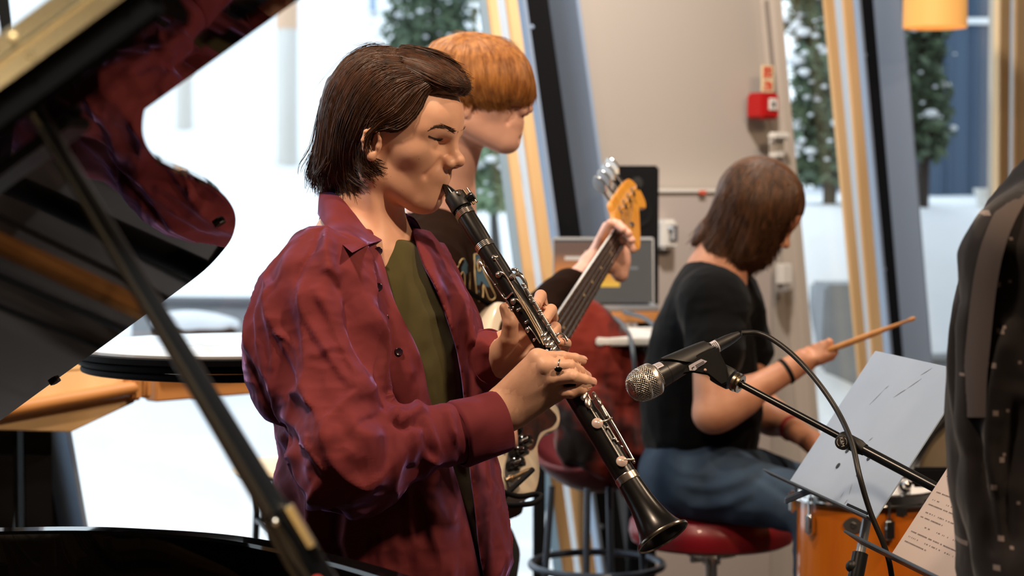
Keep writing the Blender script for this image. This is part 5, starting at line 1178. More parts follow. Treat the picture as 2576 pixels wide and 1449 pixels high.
for k in range(4):
    a = gL+.060+k*.041
    MB().lathe(gp_(a, -.034, .007), gB, [(0, .0085), (.002, .0085), (.003, .0055), (.012, .005), (.015, .0068), (.016, .0068), (.016, 0)], 18).build('tuning_post', M_chr, gt)
    MB().tube([gp_(a, -.058, -.003), gp_(a, -.086, -.006)], .0032, 10).build('tuner_shaft', M_chr, gt)
    c = gp_(a, -.104, -.007); th = np.linspace(0, 2*math.pi, 29)[:-1]
    MB().prism([c+gW*(.021*math.cos(t))*(1+.15*math.cos(2*t))+(gN*.45-gB*.9)*(.019*math.sin(t)) for t in th], (gN*.9+gB*.45)*.005).build('tuner_key', M_chr, gt, bevel=.0015)
MB().lathe(gp_(gL+.075, .012, .007), gB, [(0, .0075), (.004, .0065), (.006, .003), (.006, 0)], 16).build('string_tree', M_chr, gt)
sp = curve([gp_(.04*GX, -.16*GX, -.02), P(1120, 690, 3.70), P(1075, 600, 3.80), P(1090, 590, 4.05), P(1090, 800, 4.13), gp_(-.40*GX, -.02, -.03)], 40)
MB().tube(sp, .014, 8, sq=(1, .14)).build('strap', M_dark, gt)
cb_ = curve([jk+gB*.045, P(1262, 1262, 3.42), P(1330, 1268, 3.40), P(1362, 1252, 3.43), P(1350, 1243, 3.46), P(1300, 1248, 3.45), P(1240, 1225, 3.42), P(1180, 1190, 3.5), P(1150, 1300, 3.6), P(1160, 1600, 3.65), (-.1, 3.5, .006), (-.5, 3.3, .006)], 90)
tag(MB().tube(cb_, .0048, 10).build('instrument_cable', M_dark), 'black instrument cable looping out of the cream bass by its lower knobs', 'cable')
# ================================================================== DRUMMER, STOOL, DRUMS
M_black = mat('black_jersey', sr(9, 10, 12), .9, 0, .1, sheen=.05, bump=(900, .25, .0006))
M_jean = mat('blue_denim', sr(54, 70, 88), .85, 0, .2, var=(sr(44, 58, 76), 9), bump=(700, .3, .0008, (1, 1, .3)))
M_hairC = hairmat('brown_straight_hair', sr(100, 66, 42), sr(54, 36, 24), .44)
DDp = 4.7
dr_ = empty('person', (P(1760, 1250, 4.7)[0], 4.7, 0), 'person with long brown hair in black T-shirt and jeans, sitting on the red stool drumming', 'person')
dM = rotm(math.radians(8), math.radians(40), 0); dO = P(1890, 540, DDp)
DN = P(1800, 690, 4.72)
DH = SDF(dO, dM); add_head(DH, DN, (.052, .062)); DH.cap(dO, DN, .05, .055, .03, 'u', True)
df = nrm([.97, -.22, 0]); dl = np.array([-df[1], df[0], 0]); DM = np.stack([df, dl, [0, 0, 1]], 1)
s1, s2 = P(1795, 762, 4.54), P(1835, 750, 4.88)
e1_, w1 = P(1793, 1040, 4.47), P(1985, 930, 4.50)
e2_, w2 = P(1905, 1030, 4.92), P(2005, 1085, 4.78)
DB = SDF(); DB.sub(DH, 0)
for s, e, w in ((s1, e1_, w1), (s2, e2_, w2)):
    DB.cap(s, e, .050, .043, .02, 'u', True); DB.cap(e, w, .043, .027, .015, 'u', True); DB.cap(e+(w-e)*.18, e+(w-e)*.35, .045, .042, .03, 'u', True)
def fist(S, w, c, dirn, stick):
    d = nrm(np.asarray(stick)); u = nrm(c-w); n = nrm(np.cross(d, u)); S.cap(w, c, .026, .028, .012, 'u', True)
    for k in range(4):
        b = c+u*.018+d*(.0185*(k-1.6)*-1); S.sub(finger([b, b+u*.026+n*.012, b+u*.014-n*.014*1.4, b-u*.012-n*.016], .0098, .008), .006)
    S.sub(finger([w+u*.03+d*.02, c+d*.036-n*.006, c+u*.03+d*.044-n*.012], .012, .009), .008)
sa, sb = P(2046, 896, 4.50), P(2302, 800, 4.36); fist(DB, w1, P(2022, 908, 4.50), 0, sb-sa)
sc2, sd2 = P(2062, 1120, 4.70), P(2240, 1205, 4.45); fist(DB, w2, P(2045, 1112, 4.73), 0, sd2-sc2)
DB.cap(DN, P(1770, 1150, 4.7), .07, .09, .02, 'u', True); DB.cap(s1, s2, .05, .05, .04, 'u', True)
parts = [polygonise(DB, dO+[-.18, -.14, -.2], dO+[.18, .14, .16], .0032), polygonise(DB, (.36, 4.30, .82), (.78, 5.05, 1.16), .0042), polygonise(DB, (.32, 4.30, .85), (.66, 5.1, dO[2]-.1), .009)]
V, F = merge(parts); mkobj('body', V, F, M_skin3, dr_)
DX = SDF(dO, dM); DX.ell((-.006, 0, .052), (.104, .088, .090), 0)
DX.cap(P(1868, 515, 4.71), P(1785, 592, 4.72), .066, .032, .05, 'u', True); DX.cap(P(1778, 590, 4.72), P(1745, 612, 4.72), .030, .008, .02, 'u', True); DX.cap(P(1890, 525, 4.66), P(1878, 640, 4.66), .060, .022, .04, 'u', True); DX.cap(P(1975, 480, 4.64), P(1965, 540, 4.63), .022, .006, .03, 'u', True)
DX.ell((.092, -.01, -.012), (.058, .068, .082), .01, 's')
GD = [[(1915, 402), (1850, 425), (1815, 490), (1785, 560), (1735, 618)], [(1925, 402), (1870, 450), (1835, 530), (1800, 600), (1770, 640)], [(1935, 404), (1895, 470), (1865, 550), (1840, 620), (1800, 650)],
      [(1945, 408), (1915, 490), (1890, 580), (1870, 650), (1860, 690)], [(1955, 415), (1940, 500), (1920, 590), (1905, 660), (1880, 690)], [(1965, 422), (1965, 500), (1945, 580), (1935, 640), (1925, 668)],
      [(1978, 432), (1988, 490), (1972, 550), (1955, 610), (1948, 640)], [(1992, 446), (2008, 480), (2006, 500), (1996, 525), (1985, 545)]]
DXB = SDF(); DXB.sub(DX, 0); DXB.sub(DH, 0)
V, F = polygonise(DX, dO+[-.25, -.2, -.22], dO+[.2, .2, .2], .005); hd_ = mkobj('hair', V, F, M_hairC, dr_)
V, F = guides_to_strands(DXB, GD, 2600, 10, 4.4, 5.0, jit=4, off=(0, .010), r=(.0012, .0004), cut=(.8, 1), seed=31, grow=(0, .2)); mkobj('hair_locks', V, F, M_hairC, hd_)
TT = SDF(); c = P(1765, 930, 4.72); TT.ell(None, (.125, .18, .22), 0, wc=c, R=DM); c = P(1765, 1080, 4.72); TT.ell(None, (.130, .175, .16), .08, wc=c, R=DM)
TT.cap(P(1785, 735, 4.72), s1, .070, .074, .05, 'u', True); TT.cap(P(1785, 735, 4.72), s2, .070, .074, .05, 'u', True)
TT.cap(s1, P(1800, 880, 4.49), .074, .066, .02, 'u', True); TT.cap(s2, P(1875, 880, 4.92), .074, .066, .02, 'u', True)
TT.cap(DN+np.array([-.0, 0, .0]), DN+np.array([.06, 0, .2]), .060, .066, .006, 's', True)
nsl = nrm(e1_-s1); TT.fn(lambda X: np.maximum((X-P(1802, 900, 4.49)) @ nsl, -((X-P(1735, 900, 4.49)) @ [1., 0, 0]))*1.0-0*X[:, 0] if False else -np.maximum((X-P(1800, 902, 4.49)) @ nsl*-1, np.linalg.norm(X-P(1800, 940, 4.45), axis=1)-.10)*1.0, P(1800, 960, 4.47), .2, .003, 'x') if False else None
tee = surf(TT, (.25, 4.35, .80), (.72, 5.15, 1.42), .006, 't_shirt', M_black, dr_, lambda V, N: crumple(V, 8, .007, 22)+crumple(V, 22, .002, 4))
JN = SDF(); hp = P(1765, 1190, 4.70); JN.ell(None, (.15, .18, .105), 0, wc=hp, R=DM)
kn1, kn2 = P(2075, 1285, 4.38), P(2090, 1262, 4.98); an1, an2 = np.array([kn1[0]-.02, kn1[1]-.02, .1]), np.array([kn2[0]-.02, kn2[1], .1])
for k0, k, a in ((hp+dl*-.09, kn1, an1), (hp+dl*.09, kn2, an2)): JN.cap(k0, k, .086, .062, .05, 'u', True); JN.cap(k, a, .068, .055, .02, 'u', True)
fj = [([(1680, 1160), (1720, 1190), (1800, 1200)], 9, .008), ([(1700, 1210), (1780, 1230), (1860, 1215), (1930, 1170)], 10, .009), ([(1730, 1270), (1820, 1270), (1900, 1240)], 9, .008), ([(1860, 1170), (1930, 1215), (1990, 1260)], 9, -.007)]
surf(JN, (.25, 4.25, .04), (.90, 5.15, .95), .008, 'jeans', M_jean, dr_, lambda V, N: fold(V, N, fj)+crumple(V, 10, .006, 8))
for a in (an1, an2):
    S_ = SDF(np.array([a[0], a[1], 0]), DM); S_.cap((-.05, 0, .045), (.15, 0, .032), .042, .034, 0); S_.cap((-.02, 0, .05), (-.02, 0, .11), .038, .038, .03); S_.fn(lambda X: .004-X[:, 2], (a[0], a[1], 0), .5, .002, 'x')
    surf(S_, a+[-.3, -.3, -.11], a+[.3, .3, .1], .009, 'shoe', M_shoe, dr_)
def band(a, b, f, r, m, name):
    c = a+(b-a)*f; d, x1, x2 = frame(b-a); th = np.linspace(0, 2*math.pi, 29)[:-1]
    MB().grid([[c+d*.006*math.cos(u)+(x1*math.cos(t)+x2*math.sin(t))*(r+.003*math.sin(u)) for u in np.linspace(0, 2*math.pi, 9)[:-1]] for t in th], closed_u=True, closed_v=True).build(name, m, dr_)
band(e1_, w1, .96, .0285, M_dark, 'wristband'); band(e2_, w2, .86, .030, mat('red_cord', sr(150, 34, 40), .7, bump=(300, .1, .0005)), 'wristband')
M_stick = mat('hickory', sr(206, 150, 92), .5, var=(sr(186, 128, 72), 12, (1, 6, 1)), bump=(90, .05, .0004))
def stick(a, b, lab):
    d = nrm(b-a); a = a-d*.10; L = np.linalg.norm(b-a); tag(MB().lathe(a, d, [(0, 0), (0, .005), (.006, .0072), (L*.7, .0070), (L-.05, .0042), (L-.02, .0030), (L-.016, .0042), (L-.006, .0050), (L, .003), (L+.001, 0)], 16).build('drumstick', M_stick), lab, 'drumstick')
stick(sa, sb, 'raised wooden drumstick pointing right across the dark window channel'); stick(sc2, sd2, 'lower wooden drumstick behind the grey music stand')
# stool
M_redv = mat('red_vinyl', sr(128, 18, 30), .36, 0, .5, coat=.15, bump=(60, .08, .001))
so = P(1790, 1330, 4.72); stz = P(1790, 1284, 4.72)[2]; sbz = P(1790, 1396, 4.56)[2]
ds = empty('drum_stool', (so[0], so[1], 0), 'round red upholstered stool on a chrome post under the drummer', 'stool')
MB().lathe((so[0], so[1], 0), (0, 0, 1), [(sbz, 0), (sbz, .175), (sbz+.008, .190), (sbz+.03, .197), (stz-.025, .194), (stz-.006, .180), (stz+.004, .14), (stz+.006, 0)], 64).build('seat', M_redv, ds)
MB().lathe((so[0], so[1], 0), (0, 0, 1), [(.18, .014), (sbz-.05, .014), (sbz-.05, .022), (sbz-.03, .022), (sbz-.028, .06), (sbz, .07)], 24).build('post', M_chr, ds)
MB().cyl((so[0]-.05, so[1]-.03, sbz-.035), (so[0]-.012, so[1]-.012, sbz-.035), .008).build('clamp_screw', M_chr, ds)
for k in range(3):
    t = 2*math.pi*k/3+.5; e = np.array([so[0]+.26*math.cos(t), so[1]+.26*math.sin(t), .012]); MB().tube([(so[0]+.012*math.cos(t), so[1]+.012*math.sin(t), .34), (so[0]+.13*math.cos(t), so[1]+.13*math.sin(t), .17), e], .010, 10).build('leg', M_chr, ds); MB().ball(e, .014, 10, 6).build('rubber_foot', M_rubber, ds)
# floor tom
M_honey = mat('honey_maple_shell', sr(226, 130, 38), .16, 0, .5, coat=.8, var=(sr(204, 104, 24), 8, (1, 1, .12)), bump=(12, .02, .0006, (1, 1, .1)))
tc_ = P(2182, 1320, 4.15); tzt = P(2182, 1236, 4.15)[2]; tr_ = .146
ft_ = empty('floor_tom', (tc_[0], tc_[1], 0), 'honey coloured wooden floor tom with chrome lugs behind the grey music stand', 'drum')
MB().lathe((tc_[0], tc_[1], 0), (0, 0, 1), [(tzt-.36, tr_), (tzt, tr_), (tzt, tr_-.012)], 72).build('shell', M_honey, ft_)
MB().lathe((tc_[0], tc_[1], 0), (0, 0, 1), [(tzt+.002, tr_-.004), (tzt+.004, 0)], 48).build('drum_head', M_whitep, ft_)
for z0 in (tzt-.012, tzt-.362): MB().lathe((tc_[0], tc_[1], 0), (0, 0, 1), [(z0, tr_+.002), (z0, tr_+.012), (z0+.004, tr_+.012), (z0+.006, tr_+.006), (z0+.022, tr_+.006), (z0+.024, tr_+.009), (z0+.026, tr_+.002)], 72).build('hoop', M_chr, ft_)
def tomp(px, z, h=0):
    x = (px-2182)/5000*4.1; x = max(-tr_*.995, min(tr_*.995, x)); a = math.asin(x/tr_); n = np.array([math.sin(a), -math.cos(a), 0]); return np.array([tc_[0], tc_[1], z])+n*(tr_+h), n
for px in (2030, 2200, 2300):
    for zz in (tzt-.055, tzt-.30):
        p, n = tomp(px, zz); t = np.cross([0, 0, 1], n); MB().box(p+n*.008, (.022, .018, .045), t, n).build('lug', M_chr, ft_, bevel=.005, seg=3)
        MB().tube([p+n*.010+[0, 0, .02 if zz > tzt-.1 else -.02], p+n*.010+[0, 0, .055 if zz > tzt-.1 else -.055]], .0032, 8).build('tension_rod', M_chr, ft_)
p, n = tomp(2118, P(2118, 1320, 4.02)[2]); t = np.cross([0, 0, 1], n); th = np.linspace(0, 2*math.pi, 41)[:-1]
b_ = MB().prism([p+n*.001+(t*math.cos(q)*.022*(1-.25*abs(math.sin(q)))+np.array([0, 0, 1])*math.sin(q)*.0165) for q in th], n*.002).build('badge', mat('pewter_badge', sr(120, 118, 116), .35, .7, bump=(200, .1, .0004)), ft_)
MB().lathe(p+n*.002, n, [(0, .007), (.003, .006), (.003, .003), (-.004, .0028)], 20).build('vent_grommet', M_chr, b_)
for k, (px, s) in enumerate(((1992, -1), (2300, 1), (2150, 0))):
    a = math.radians((-150, 78, 160)[k]); n = np.array([math.sin(a), -math.cos(a), 0]); q = np.array([tc_[0], tc_[1], 0])+n*(tr_+.022)
    MB().tube([q+[0, 0, tzt-.02], q+[0, 0, .05], q+n*.03+[0, 0, .012]], .0055, 10).build('leg', M_chr, ft_); MB().box(q-n*.008+[0, 0, tzt-.13], (.03, .03, .05), n, np.cross([0, 0, 1], n)).build('leg_bracket', M_chr, ft_, bevel=.004)
    MB().ball(q+n*.03+[0, 0, .014], .012, 10, 6).build('rubber_foot', M_rubber, ft_)
p = P(1993, 1262, 4.2); MB().box(p, (.016, .02, .045)).build('rim_clamp', M_chr, ft_, bevel=.005)
# bass drum, mostly behind the dotted shirt
bc = P(2560, 1255, 4.25); br = .225; bd_ = nrm([-.25, -1, .05]); bc[2] = max(bc[2], br+.02)
bdm = empty('bass_drum', (bc[0], bc[1], 0), 'bass drum with cream head and chrome hoop, mostly hidden behind the dotted shirt', 'drum')
MB().lathe(bc-bd_*.30, bd_, [(0, br), (.30, br)], 72, up=(0, 0, 1)).build('shell', M_honey, bdm)
MB().lathe(bc, bd_, [(-.002, br), (.0, br-.004), (.003, 0)], 72).build('drum_head', mat('coated_head', sr(112, 98, 76), .7, bump=(300, .05, .0004)), bdm)
MB().lathe(bc, bd_, [(-.03, br+.002), (-.03, br+.018), (.012, br+.018), (.014, br+.004), (.012, br-.008)], 72).build('hoop', M_chr, bdm)
_, b1, b2 = frame(bd_)
for k in range(8):
    t = k*math.pi/4+.2; q = bc+(b1*math.cos(t)+b2*math.sin(t))*(br+.016); MB().box(q-bd_*.02, (.03, .028, .05), b1*math.cos(t)+b2*math.sin(t), np.cross(bd_, b1*math.cos(t)+b2*math.sin(t)), bd_).build('claw_hook', M_chr, bdm, bevel=.004)
for s in (-1, 1): MB().tube([bc-bd_*.15+np.array([.16*s, 0, -.15]), np.array([bc[0]+.27*s, bc[1]+.14, .012])], .008, 10).build('spur', M_chr, bdm)
# stand hardware with chrome joints between the drums
cs_ = empty('cymbal_stand', (P(2272, 1300, 4.05)[0], 4.05, 0), 'chrome stand tube with clustered wing screws right of the honey tom', 'stand')
q = P(2272, 1240, 4.05); MB().tube([(q[0], q[1], .25), (q[0], q[1], P(2272, 1215, 4.05)[2])], .011, 14).build('tube', M_chr, cs_)
MB().tube([(q[0], q[1], .9 if q[2] > .95 else q[2]-.06), (q[0], q[1], q[2]+.02)], .016, 14).build('height_clamp', M_chr, cs_)
for dx, dy in ((-14, 18), (10, -20), (14, 26), (-6, 60), (8, 130), (-10, 150)): MB().ball(P(2272+dx, 1240+dy, 4.03), .010, 12, 8).build('wing_screw', M_chr, cs_)
MB().box(P(2262, 1275, 4.02), (.03, .03, .045)).build('clamp_block', M_chr, cs_, bevel=.006)
for k in range(3):
    t = 2.1*k+.7; MB().tube([(q[0], q[1], .42), (q[0]+.3*math.cos(t), q[1]+.3*math.sin(t), .012)], .008, 10).build('leg', M_chr, cs_)
tb_ = P(2350, 1200, 4.02); MB().box(tb_, (.09, .02, .04)).build('clamp_arm', M_dark, cs_, bevel=.005)
# ================================================================== RED CHAIR, JACKET, LAPTOP DESK
M_rosep = mat('rose_red_shell', sr(100, 34, 40), .5, bump=(60, .05, .001)); M_leg = mat('steel_blue_tube', sr(72, 80, 92), .35, .6, bump=(60, .03, .001))
ch = empty('bar_chair', (P(1500, 1200, 5.0)[0], 5.0, 0), 'red shell bar chair on thin steel legs, under a dark jacket', 'chair')
cc = P(1500, 1180, 5.0)
SS = SDF(); SS.fn(lambda X: np.abs(np.sqrt(((X[:, 0]-cc[0])/.20)**2+((X[:, 1]-cc[1])/.20)**2+((X[:, 2]-cc[2]-.19)/.24)**2)-1)*.2-.007, cc, .5, 0); SS.fn(lambda X: (X[:, 2]-cc[2]-.10)-.45*np.clip(X[:, 1]-cc[1], -.2, .2)-.35*(X[:, 0]-cc[0]), cc, .5, .01, 'x')
surf(SS, cc-[.24, .24, .1], cc+[.24, .24, .32], .008, 'seat_shell', M_rosep, ch)
zs = cc[2]-.04
for i, (px, d) in enumerate(((1350, 4.85), (1472, 4.80), (1545, 4.84), (1640, 4.95))):
    t = P(px, 1200, d); MB().tube([(cc[0]+(t[0]-cc[0])*.75, cc[1]+(d-5.0)*.6, zs+.01), (t[0]+(t[0]-cc[0])*.12, d+(d-5.0)*.3, .0)], .0085, 10).build('leg', M_leg, ch)
rz = P(1530, 1440, 4.85)[2]; MB().tube([(cc[0]+.165*math.cos(t), cc[1]-.05+.17*math.sin(t), rz) for t in np.linspace(0, 2*math.pi, 40)], .009, 8, caps=False).build('foot_ring', M_leg, ch)
M_jack = mat('dark_red_jacket', sr(104, 28, 14), .85, 0, .2, sheen=.2, var=(sr(22, 10, 9), 5, (1, 1, 1), .47, .56), bump=(300, .3, .001))
JK = SDF(); JK.ell(None, (.105, .06, .17), 0, wc=P(1520, 990, 4.93)); JK.ell(None, (.075, .06, .13), .05, wc=P(1470, 890, 4.95)); JK.ell(None, (.07, .06, .13), .05, wc=P(1588, 1040, 4.93)); JK.cap(P(1450, 1000, 4.90), P(1440, 1120, 4.90), .045, .04, .03, 'u', True); JK.cap(P(1570, 1080, 4.88), P(1600, 1220, 4.88), .05, .035, .03, 'u', True); JK.cap(P(1480, 1040, 4.88), P(1500, 1150, 4.88), .06, .045, .03, 'u', True)
jk_ = surf(JK, (.02, 4.75, .60), (.45, 5.1, 1.30), .007, 'jacket', M_jack, None, lambda V, N: crumple(V*np.array([1, 1, .5]), 11, .018, 40)+crumple(V, 24, .004, 41)); tag(jk_, 'crumpled dark red and black jacket draped over the red chair', 'jacket')
# desk with laptop
dk = empty('laptop_desk', (P(1530, 800, 5.45)[0], 5.5, 0), 'tall wooden desk carrying the open laptop, behind the bass neck', 'desk')
dzt = P(1520, 786, 5.3)[2]; xl, xr = P(1330, 786, 5.3)[0], P(1668, 786, 5.3)[0]
MB().box(((xl+xr)/2, 5.50, dzt-.014), (xr-xl, .42, .028)).build('desktop', M_oak, dk, bevel=.003)
for x in (xl+.03, xr-.03):
    for y in (5.33, 5.67): MB().box((x, y, (dzt-.028)/2), (.03, .03, dzt-.028)).build('leg', M_dark, dk, bevel=.003)
wt = empty('white_side_table', (P(1570, 830, 5.0)[0], 4.98, 0), 'white topped side table in front of the laptop desk, cables across it', 'table')
wz = P(1560, 850, 4.86)[2]; MB().prism([P(1470, 806, 5.27)*[1, 1, 0]+[0, 0, wz], P(1650, 806, 5.27)*[1, 1, 0]+[0, 0, wz], P(1650, 850, 4.86)*[1, 1, 0]+[0, 0, wz], P(1500, 850, 4.86)*[1, 1, 0]+[0, 0, wz]], (0, 0, -.02)).build('tabletop', M_whitep, wt, bevel=.004)
MB().cyl((P(1600, 830, 5.2)[0], 5.255, 0), (P(1600, 830, 5.2)[0], 5.255, wz-.02), .02).build('post', M_dark, wt); MB().lathe((P(1600, 830, 5.2)[0], 5.255, 0), (0, 0, 1), [(0, .16), (.012, .16), (.02, .02)], 32).build('base', M_dark, wt)
for k, (pts, lab) in enumerate((([(1490, 790, 5.28), (1545, 800, 5.2), (1575, 830, 5.0), (1590, 870, 4.82), (1600, 960, 4.80)], 'grey cable drooping over the front of the white side table'), ([(1570, 785, 5.28), (1620, 800, 5.2), (1655, 830, 5.1), (1670, 870, 5.1)], 'second cable running off the desk toward the drummer'))):
    tag(MB().tube(curve(FP(*pts), 30), .006, 8).build('cable', mat('grey_cable', sr(78, 84, 92), .5, bump=(60, .03, .001))), lab, 'cable')
lp = empty('laptop', (P(1522, 780, 5.4)[0], 5.4, dzt), 'open silver laptop with dark screen and orange picture, on the wooden desk', 'laptop')
M_al = mat('laptop_aluminium', sr(170, 176, 184), .35, .7, bump=(200, .02, .0004)); lx0, lx1 = P(1392, 780, 5.42)[0], P(1652, 780, 5.42)[0]; lx = (lx0+lx1)/2; lw = lx1-lx0
MB().box((lx, 5.42, dzt+.008), (lw, .20, .014)).build('base', M_al, lp, bevel=.003); MB().box((lx, 5.43, dzt+.0155), (lw*.86, .10, .002)).build('keyboard', M_dark, lp)
zs0, zs1 = P(1522, 766, 5.5)[2], P(1522, 597, 5.52)[2]; ln = nrm([0, -1, .1])
def scr(u, v, h=0): return np.array([lx-lw/2+lw*u, 5.50+.03*v-h, zs0+(zs1-zs0)*v])
MB().prism([scr(0, 0), scr(1, 0), scr(1, 1), scr(0, 1)], (0, .008, 0)).build('lid', M_al, lp, bevel=.003)
def emis(name, c, s): return mat(name, (.01, .01, .01), .2, emit=(*c, s), bump=(60, .01, .0002))
def panel(name, u0, u1, v0, v1, m, h, par): return MB().prism([scr(u0, v0, h), scr(u1, v0, h), scr(u1, v1, h), scr(u0, v1, h)], (0, .0006, 0)).build(name, m, par, smooth=False)
sc_o = panel('screen', .015, .985, .03, .965, emis('screen_grey', sr(92, 88, 84), .75), .0010, lp)
bg = bpy.data.materials.new('screen_sunset'); bg.use_nodes = True; nt = bg.node_tree; bb_ = nt.nodes['Principled BSDF']; bb_.inputs['Base Color'].default_value = (.01, .01, .01, 1)
tcn = nt.nodes.new('ShaderNodeTexCoord'); sx_ = nt.nodes.new('ShaderNodeSeparateXYZ'); mr = nt.nodes.new('ShaderNodeMapRange'); rp_ = nt.nodes.new('ShaderNodeValToRGB')
nt.links.new(tcn.outputs['Generated'], sx_.inputs[0]); nt.links.new(sx_.outputs['Z'], rp_.inputs['Fac']); rp_.color_ramp.elements[0].color = (*sr(246, 190, 48), 1); rp_.color_ramp.elements[1].color = (*sr(96, 62, 50), 1); rp_.color_ramp.elements[1].position = .75
el = rp_.color_ramp.elements.new(.35); el.color = (*sr(214, 122, 40), 1); nt.links.new(rp_.outputs[0], bb_.inputs['Emission Color']); bb_.inputs['Emission Strength'].default_value = .85
panel('picture', .02, .66, .26, .94, bg, .0018, sc_o)
for (u0, u1, v) in ((.12, .40, .66), (.32, .46, .74), (.36, .48, .60)): panel('caption_bar', u0, u1, v, v+.055, emis('caption', sr(232, 214, 196), .8), .0026, sc_o)
for (u0, u1, v) in ((.70, .84, .84), (.68, .84, .52)): panel('text_line', u0, u1, v, v+.04, emis('text', sr(132, 130, 128), .8), .0022, sc_o)
panel('title_bar', .015, .985, .93, .965, emis('bar', sr(70, 72, 74), .8), .0022, sc_o)
ms_ = empty('black_speaker', (P(1600, 700, 5.66)[0], 5.66, dzt), 'black upright speaker box standing behind the laptop and headstock', 'speaker')
a, b = P(1547, 786, 5.6), P(1656, 786, 5.6); zt_ = P(1600, 417, 5.6)[2]
MB().box(((a[0]+b[0])/2, 5.64, (dzt+zt_)/2), (b[0]-a[0], .12, zt_-dzt)).build('cabinet', mat('matte_black', (.005, .005, .006), .8, spec=.12, bump=(200, .06, .0006)), ms_, bevel=.006)
MB().lathe(((a[0]+b[0])/2, 5.58, zt_-.13), (0, -1, 0), [(-.005, .045), (.002, .045), (.003, .038), (-.006, .02), (-.008, 0)], 32).build('woofer', M_dark, ms_)
MB().lathe(((a[0]+b[0])/2, 5.58, zt_-.05), (0, -1, 0), [(0, .018), (.003, .016), (.004, 0)], 24).build('tweeter', M_rubber, ms_)
# glowing lamp body added to stand in for a lamp reflection in the right window
pz = P(2350, 70, 6.6)[2]; pc = P(2352, 60, 6.6); pl_ = empty('lamp_reflection', (pc[0], pc[1], pz), 'amber pendant lampshade hanging at the upper right window', 'lamp'); rr_ = 80/5000*6.6
MB().lathe((pc[0], pc[1], 0), (0, 0, 1), [(pz, rr_), (pz+.30, rr_*.97), (pz+.30, rr_*.95), (pz+.002, rr_*.975), (pz, rr_)], 48).build('reflection_shade', mat('reflection_amber', sr(222, 160, 84), .6, emit=(*sr(236, 172, 96), .55), bump=(60, .1, .002)), pl_)
MB().ball((pc[0], pc[1], pz+.16), .05, 14, 10).build('reflection_bulb', emis('reflection_glow', (1, .8, .5), 6), pl_); MB().tube([(pc[0], pc[1], pz+.2), (pc[0], pc[1], H)], .004, 8).build('cord', M_dark, pl_)
# ================================================================== MICROPHONE, STANDS, SHEET
ma, mb_ = P(1615, 968, 2.93), P(1870, 836, 2.99); mD = nrm(mb_-ma); mk = lambda t: ma+mD*(t/5000*2.94)
def mlat(name, prof, m, par, n=48): return MB().lathe(ma, mD, [(t*2.94/5000, r) for t, r in prof], n).build(name, m, par, sharp=35)
M_mblk = mat('charcoal_enamel', (.016, .0155, .015), .38, bump=(260, .06, .0004)); M_mgr = mat('grille_steel', (.80, .76, .70), .32, 1, bump=(60, .03, .0003)); M_clip = mat('black_nylon', (.010, .010, .010), .5, bump=(200, .06, .0005))
mic = empty('microphone', ma, 'black vocal microphone with silver mesh ball, in the clip pointing at the clarinet', 'microphone')
px = 2.94/5000
mlat('grille_core', [(-38, 0), (-37, .008), (-30, .0155), (-18, .0207), (-2, .0232), (14, .0240), (26, .0236), (30, .020)], mat('foam_dark', (.02, .018, .016), .9, bump=(90, .1, .0005)), mic)
wm = MB(); _, ma1, ma2 = frame(mD); gprof = [(-39, .0015), (-36.5, .0095), (-30, .0168), (-18, .0221), (-2, .0246), (14, .0253), (26, .0250)]
gt_ = np.array(gprof)[:, 0]; gr_ = np.array(gprof)[:, 1]
for k in range(34):                                     # woven mesh: two families of helical wires
    for sgn in (1, -1):
        tt = np.linspace(-39.2, 26, 36); th = 2*math.pi*k/34+sgn*(tt+37)*.027; rr = np.interp(tt, gt_, gr_)+.0005*np.sin(tt*1.3+k*math.pi)*sgn
        wm.tube([ma+mD*t*px+(ma1*math.cos(a)+ma2*math.sin(a))*r for t, a, r in zip(tt, th, rr)], .00062, 5, caps=False)
wm.build('grille_mesh', M_mgr, mic, sharp=None, weld=False)
mlat('grille_band', [(-2, .0245), (-1, .0256), (0, .0251), (2, .0258), (4, .0256), (6, .0246)], M_mgr, mic)
mlat('collar_ring', [(24, .0235), (25, .0256), (33, .0258), (37, .0250), (40, .0232), (42, .0215), (44, .019)], mat('satin_nickel', (.72, .66, .58), .35, 1, bump=(60, .03, .0003)), mic)
mlat('handle', [(42, .0190), (44, .0195), (48, .0195), (48.5, .0190), (52, .0188), (72, .0180), (72.5, .0176), (73.5, .0176), (74, .0179), (140, .0150), (205, .0112), (212, .0108), (214, .0095), (214, 0)], M_mblk, mic)
def sticker(name, S0, t0, t1, a0, a1, rf, m, par):
    G = [[ma+mD*t*px+(ma1*math.cos(a)+ma2*math.sin(a))*rf(t) for t in np.linspace(t0, t1, 6)] for a in np.linspace(a0, a1, 8)]; return MB().grid(G).build(name, m, par)
ang = lambda v: math.atan2(np.dot(v, ma2), np.dot(v, ma1)); vcam = nrm(CAM-ma); vdn = nrm(np.cross(mD, vcam)); vdn = vdn if vdn[2] < 0 else -vdn
ac = ang(vcam); sgn_ = 1 if abs(ang(vcam*math.cos(.3)+vdn*math.sin(.3))-(ac+.3)) < .05 else -1
M_lab = mat('label_white', sr(208, 204, 214), .5, bump=(200, .02, .0003)); M_ink = mat('label_ink', sr(70, 70, 80), .7, bump=(200, .02, .0003))
hr = lambda t: float(np.interp(t, [42, 72, 140, 205], [.0196, .0183, .0153, .0115]))+.0003
sk = sticker('name_label', 0, 46, 66, ac+sgn_*.55, ac+sgn_*1.35, hr, M_lab, mic)
for k in range(3): sticker('print_line', 0, 49, 63, ac+sgn_*(.72+.17*k), ac+sgn_*(.76+.17*k), lambda t: hr(t)+.0002, M_ink, sk)
rl_ = MB()
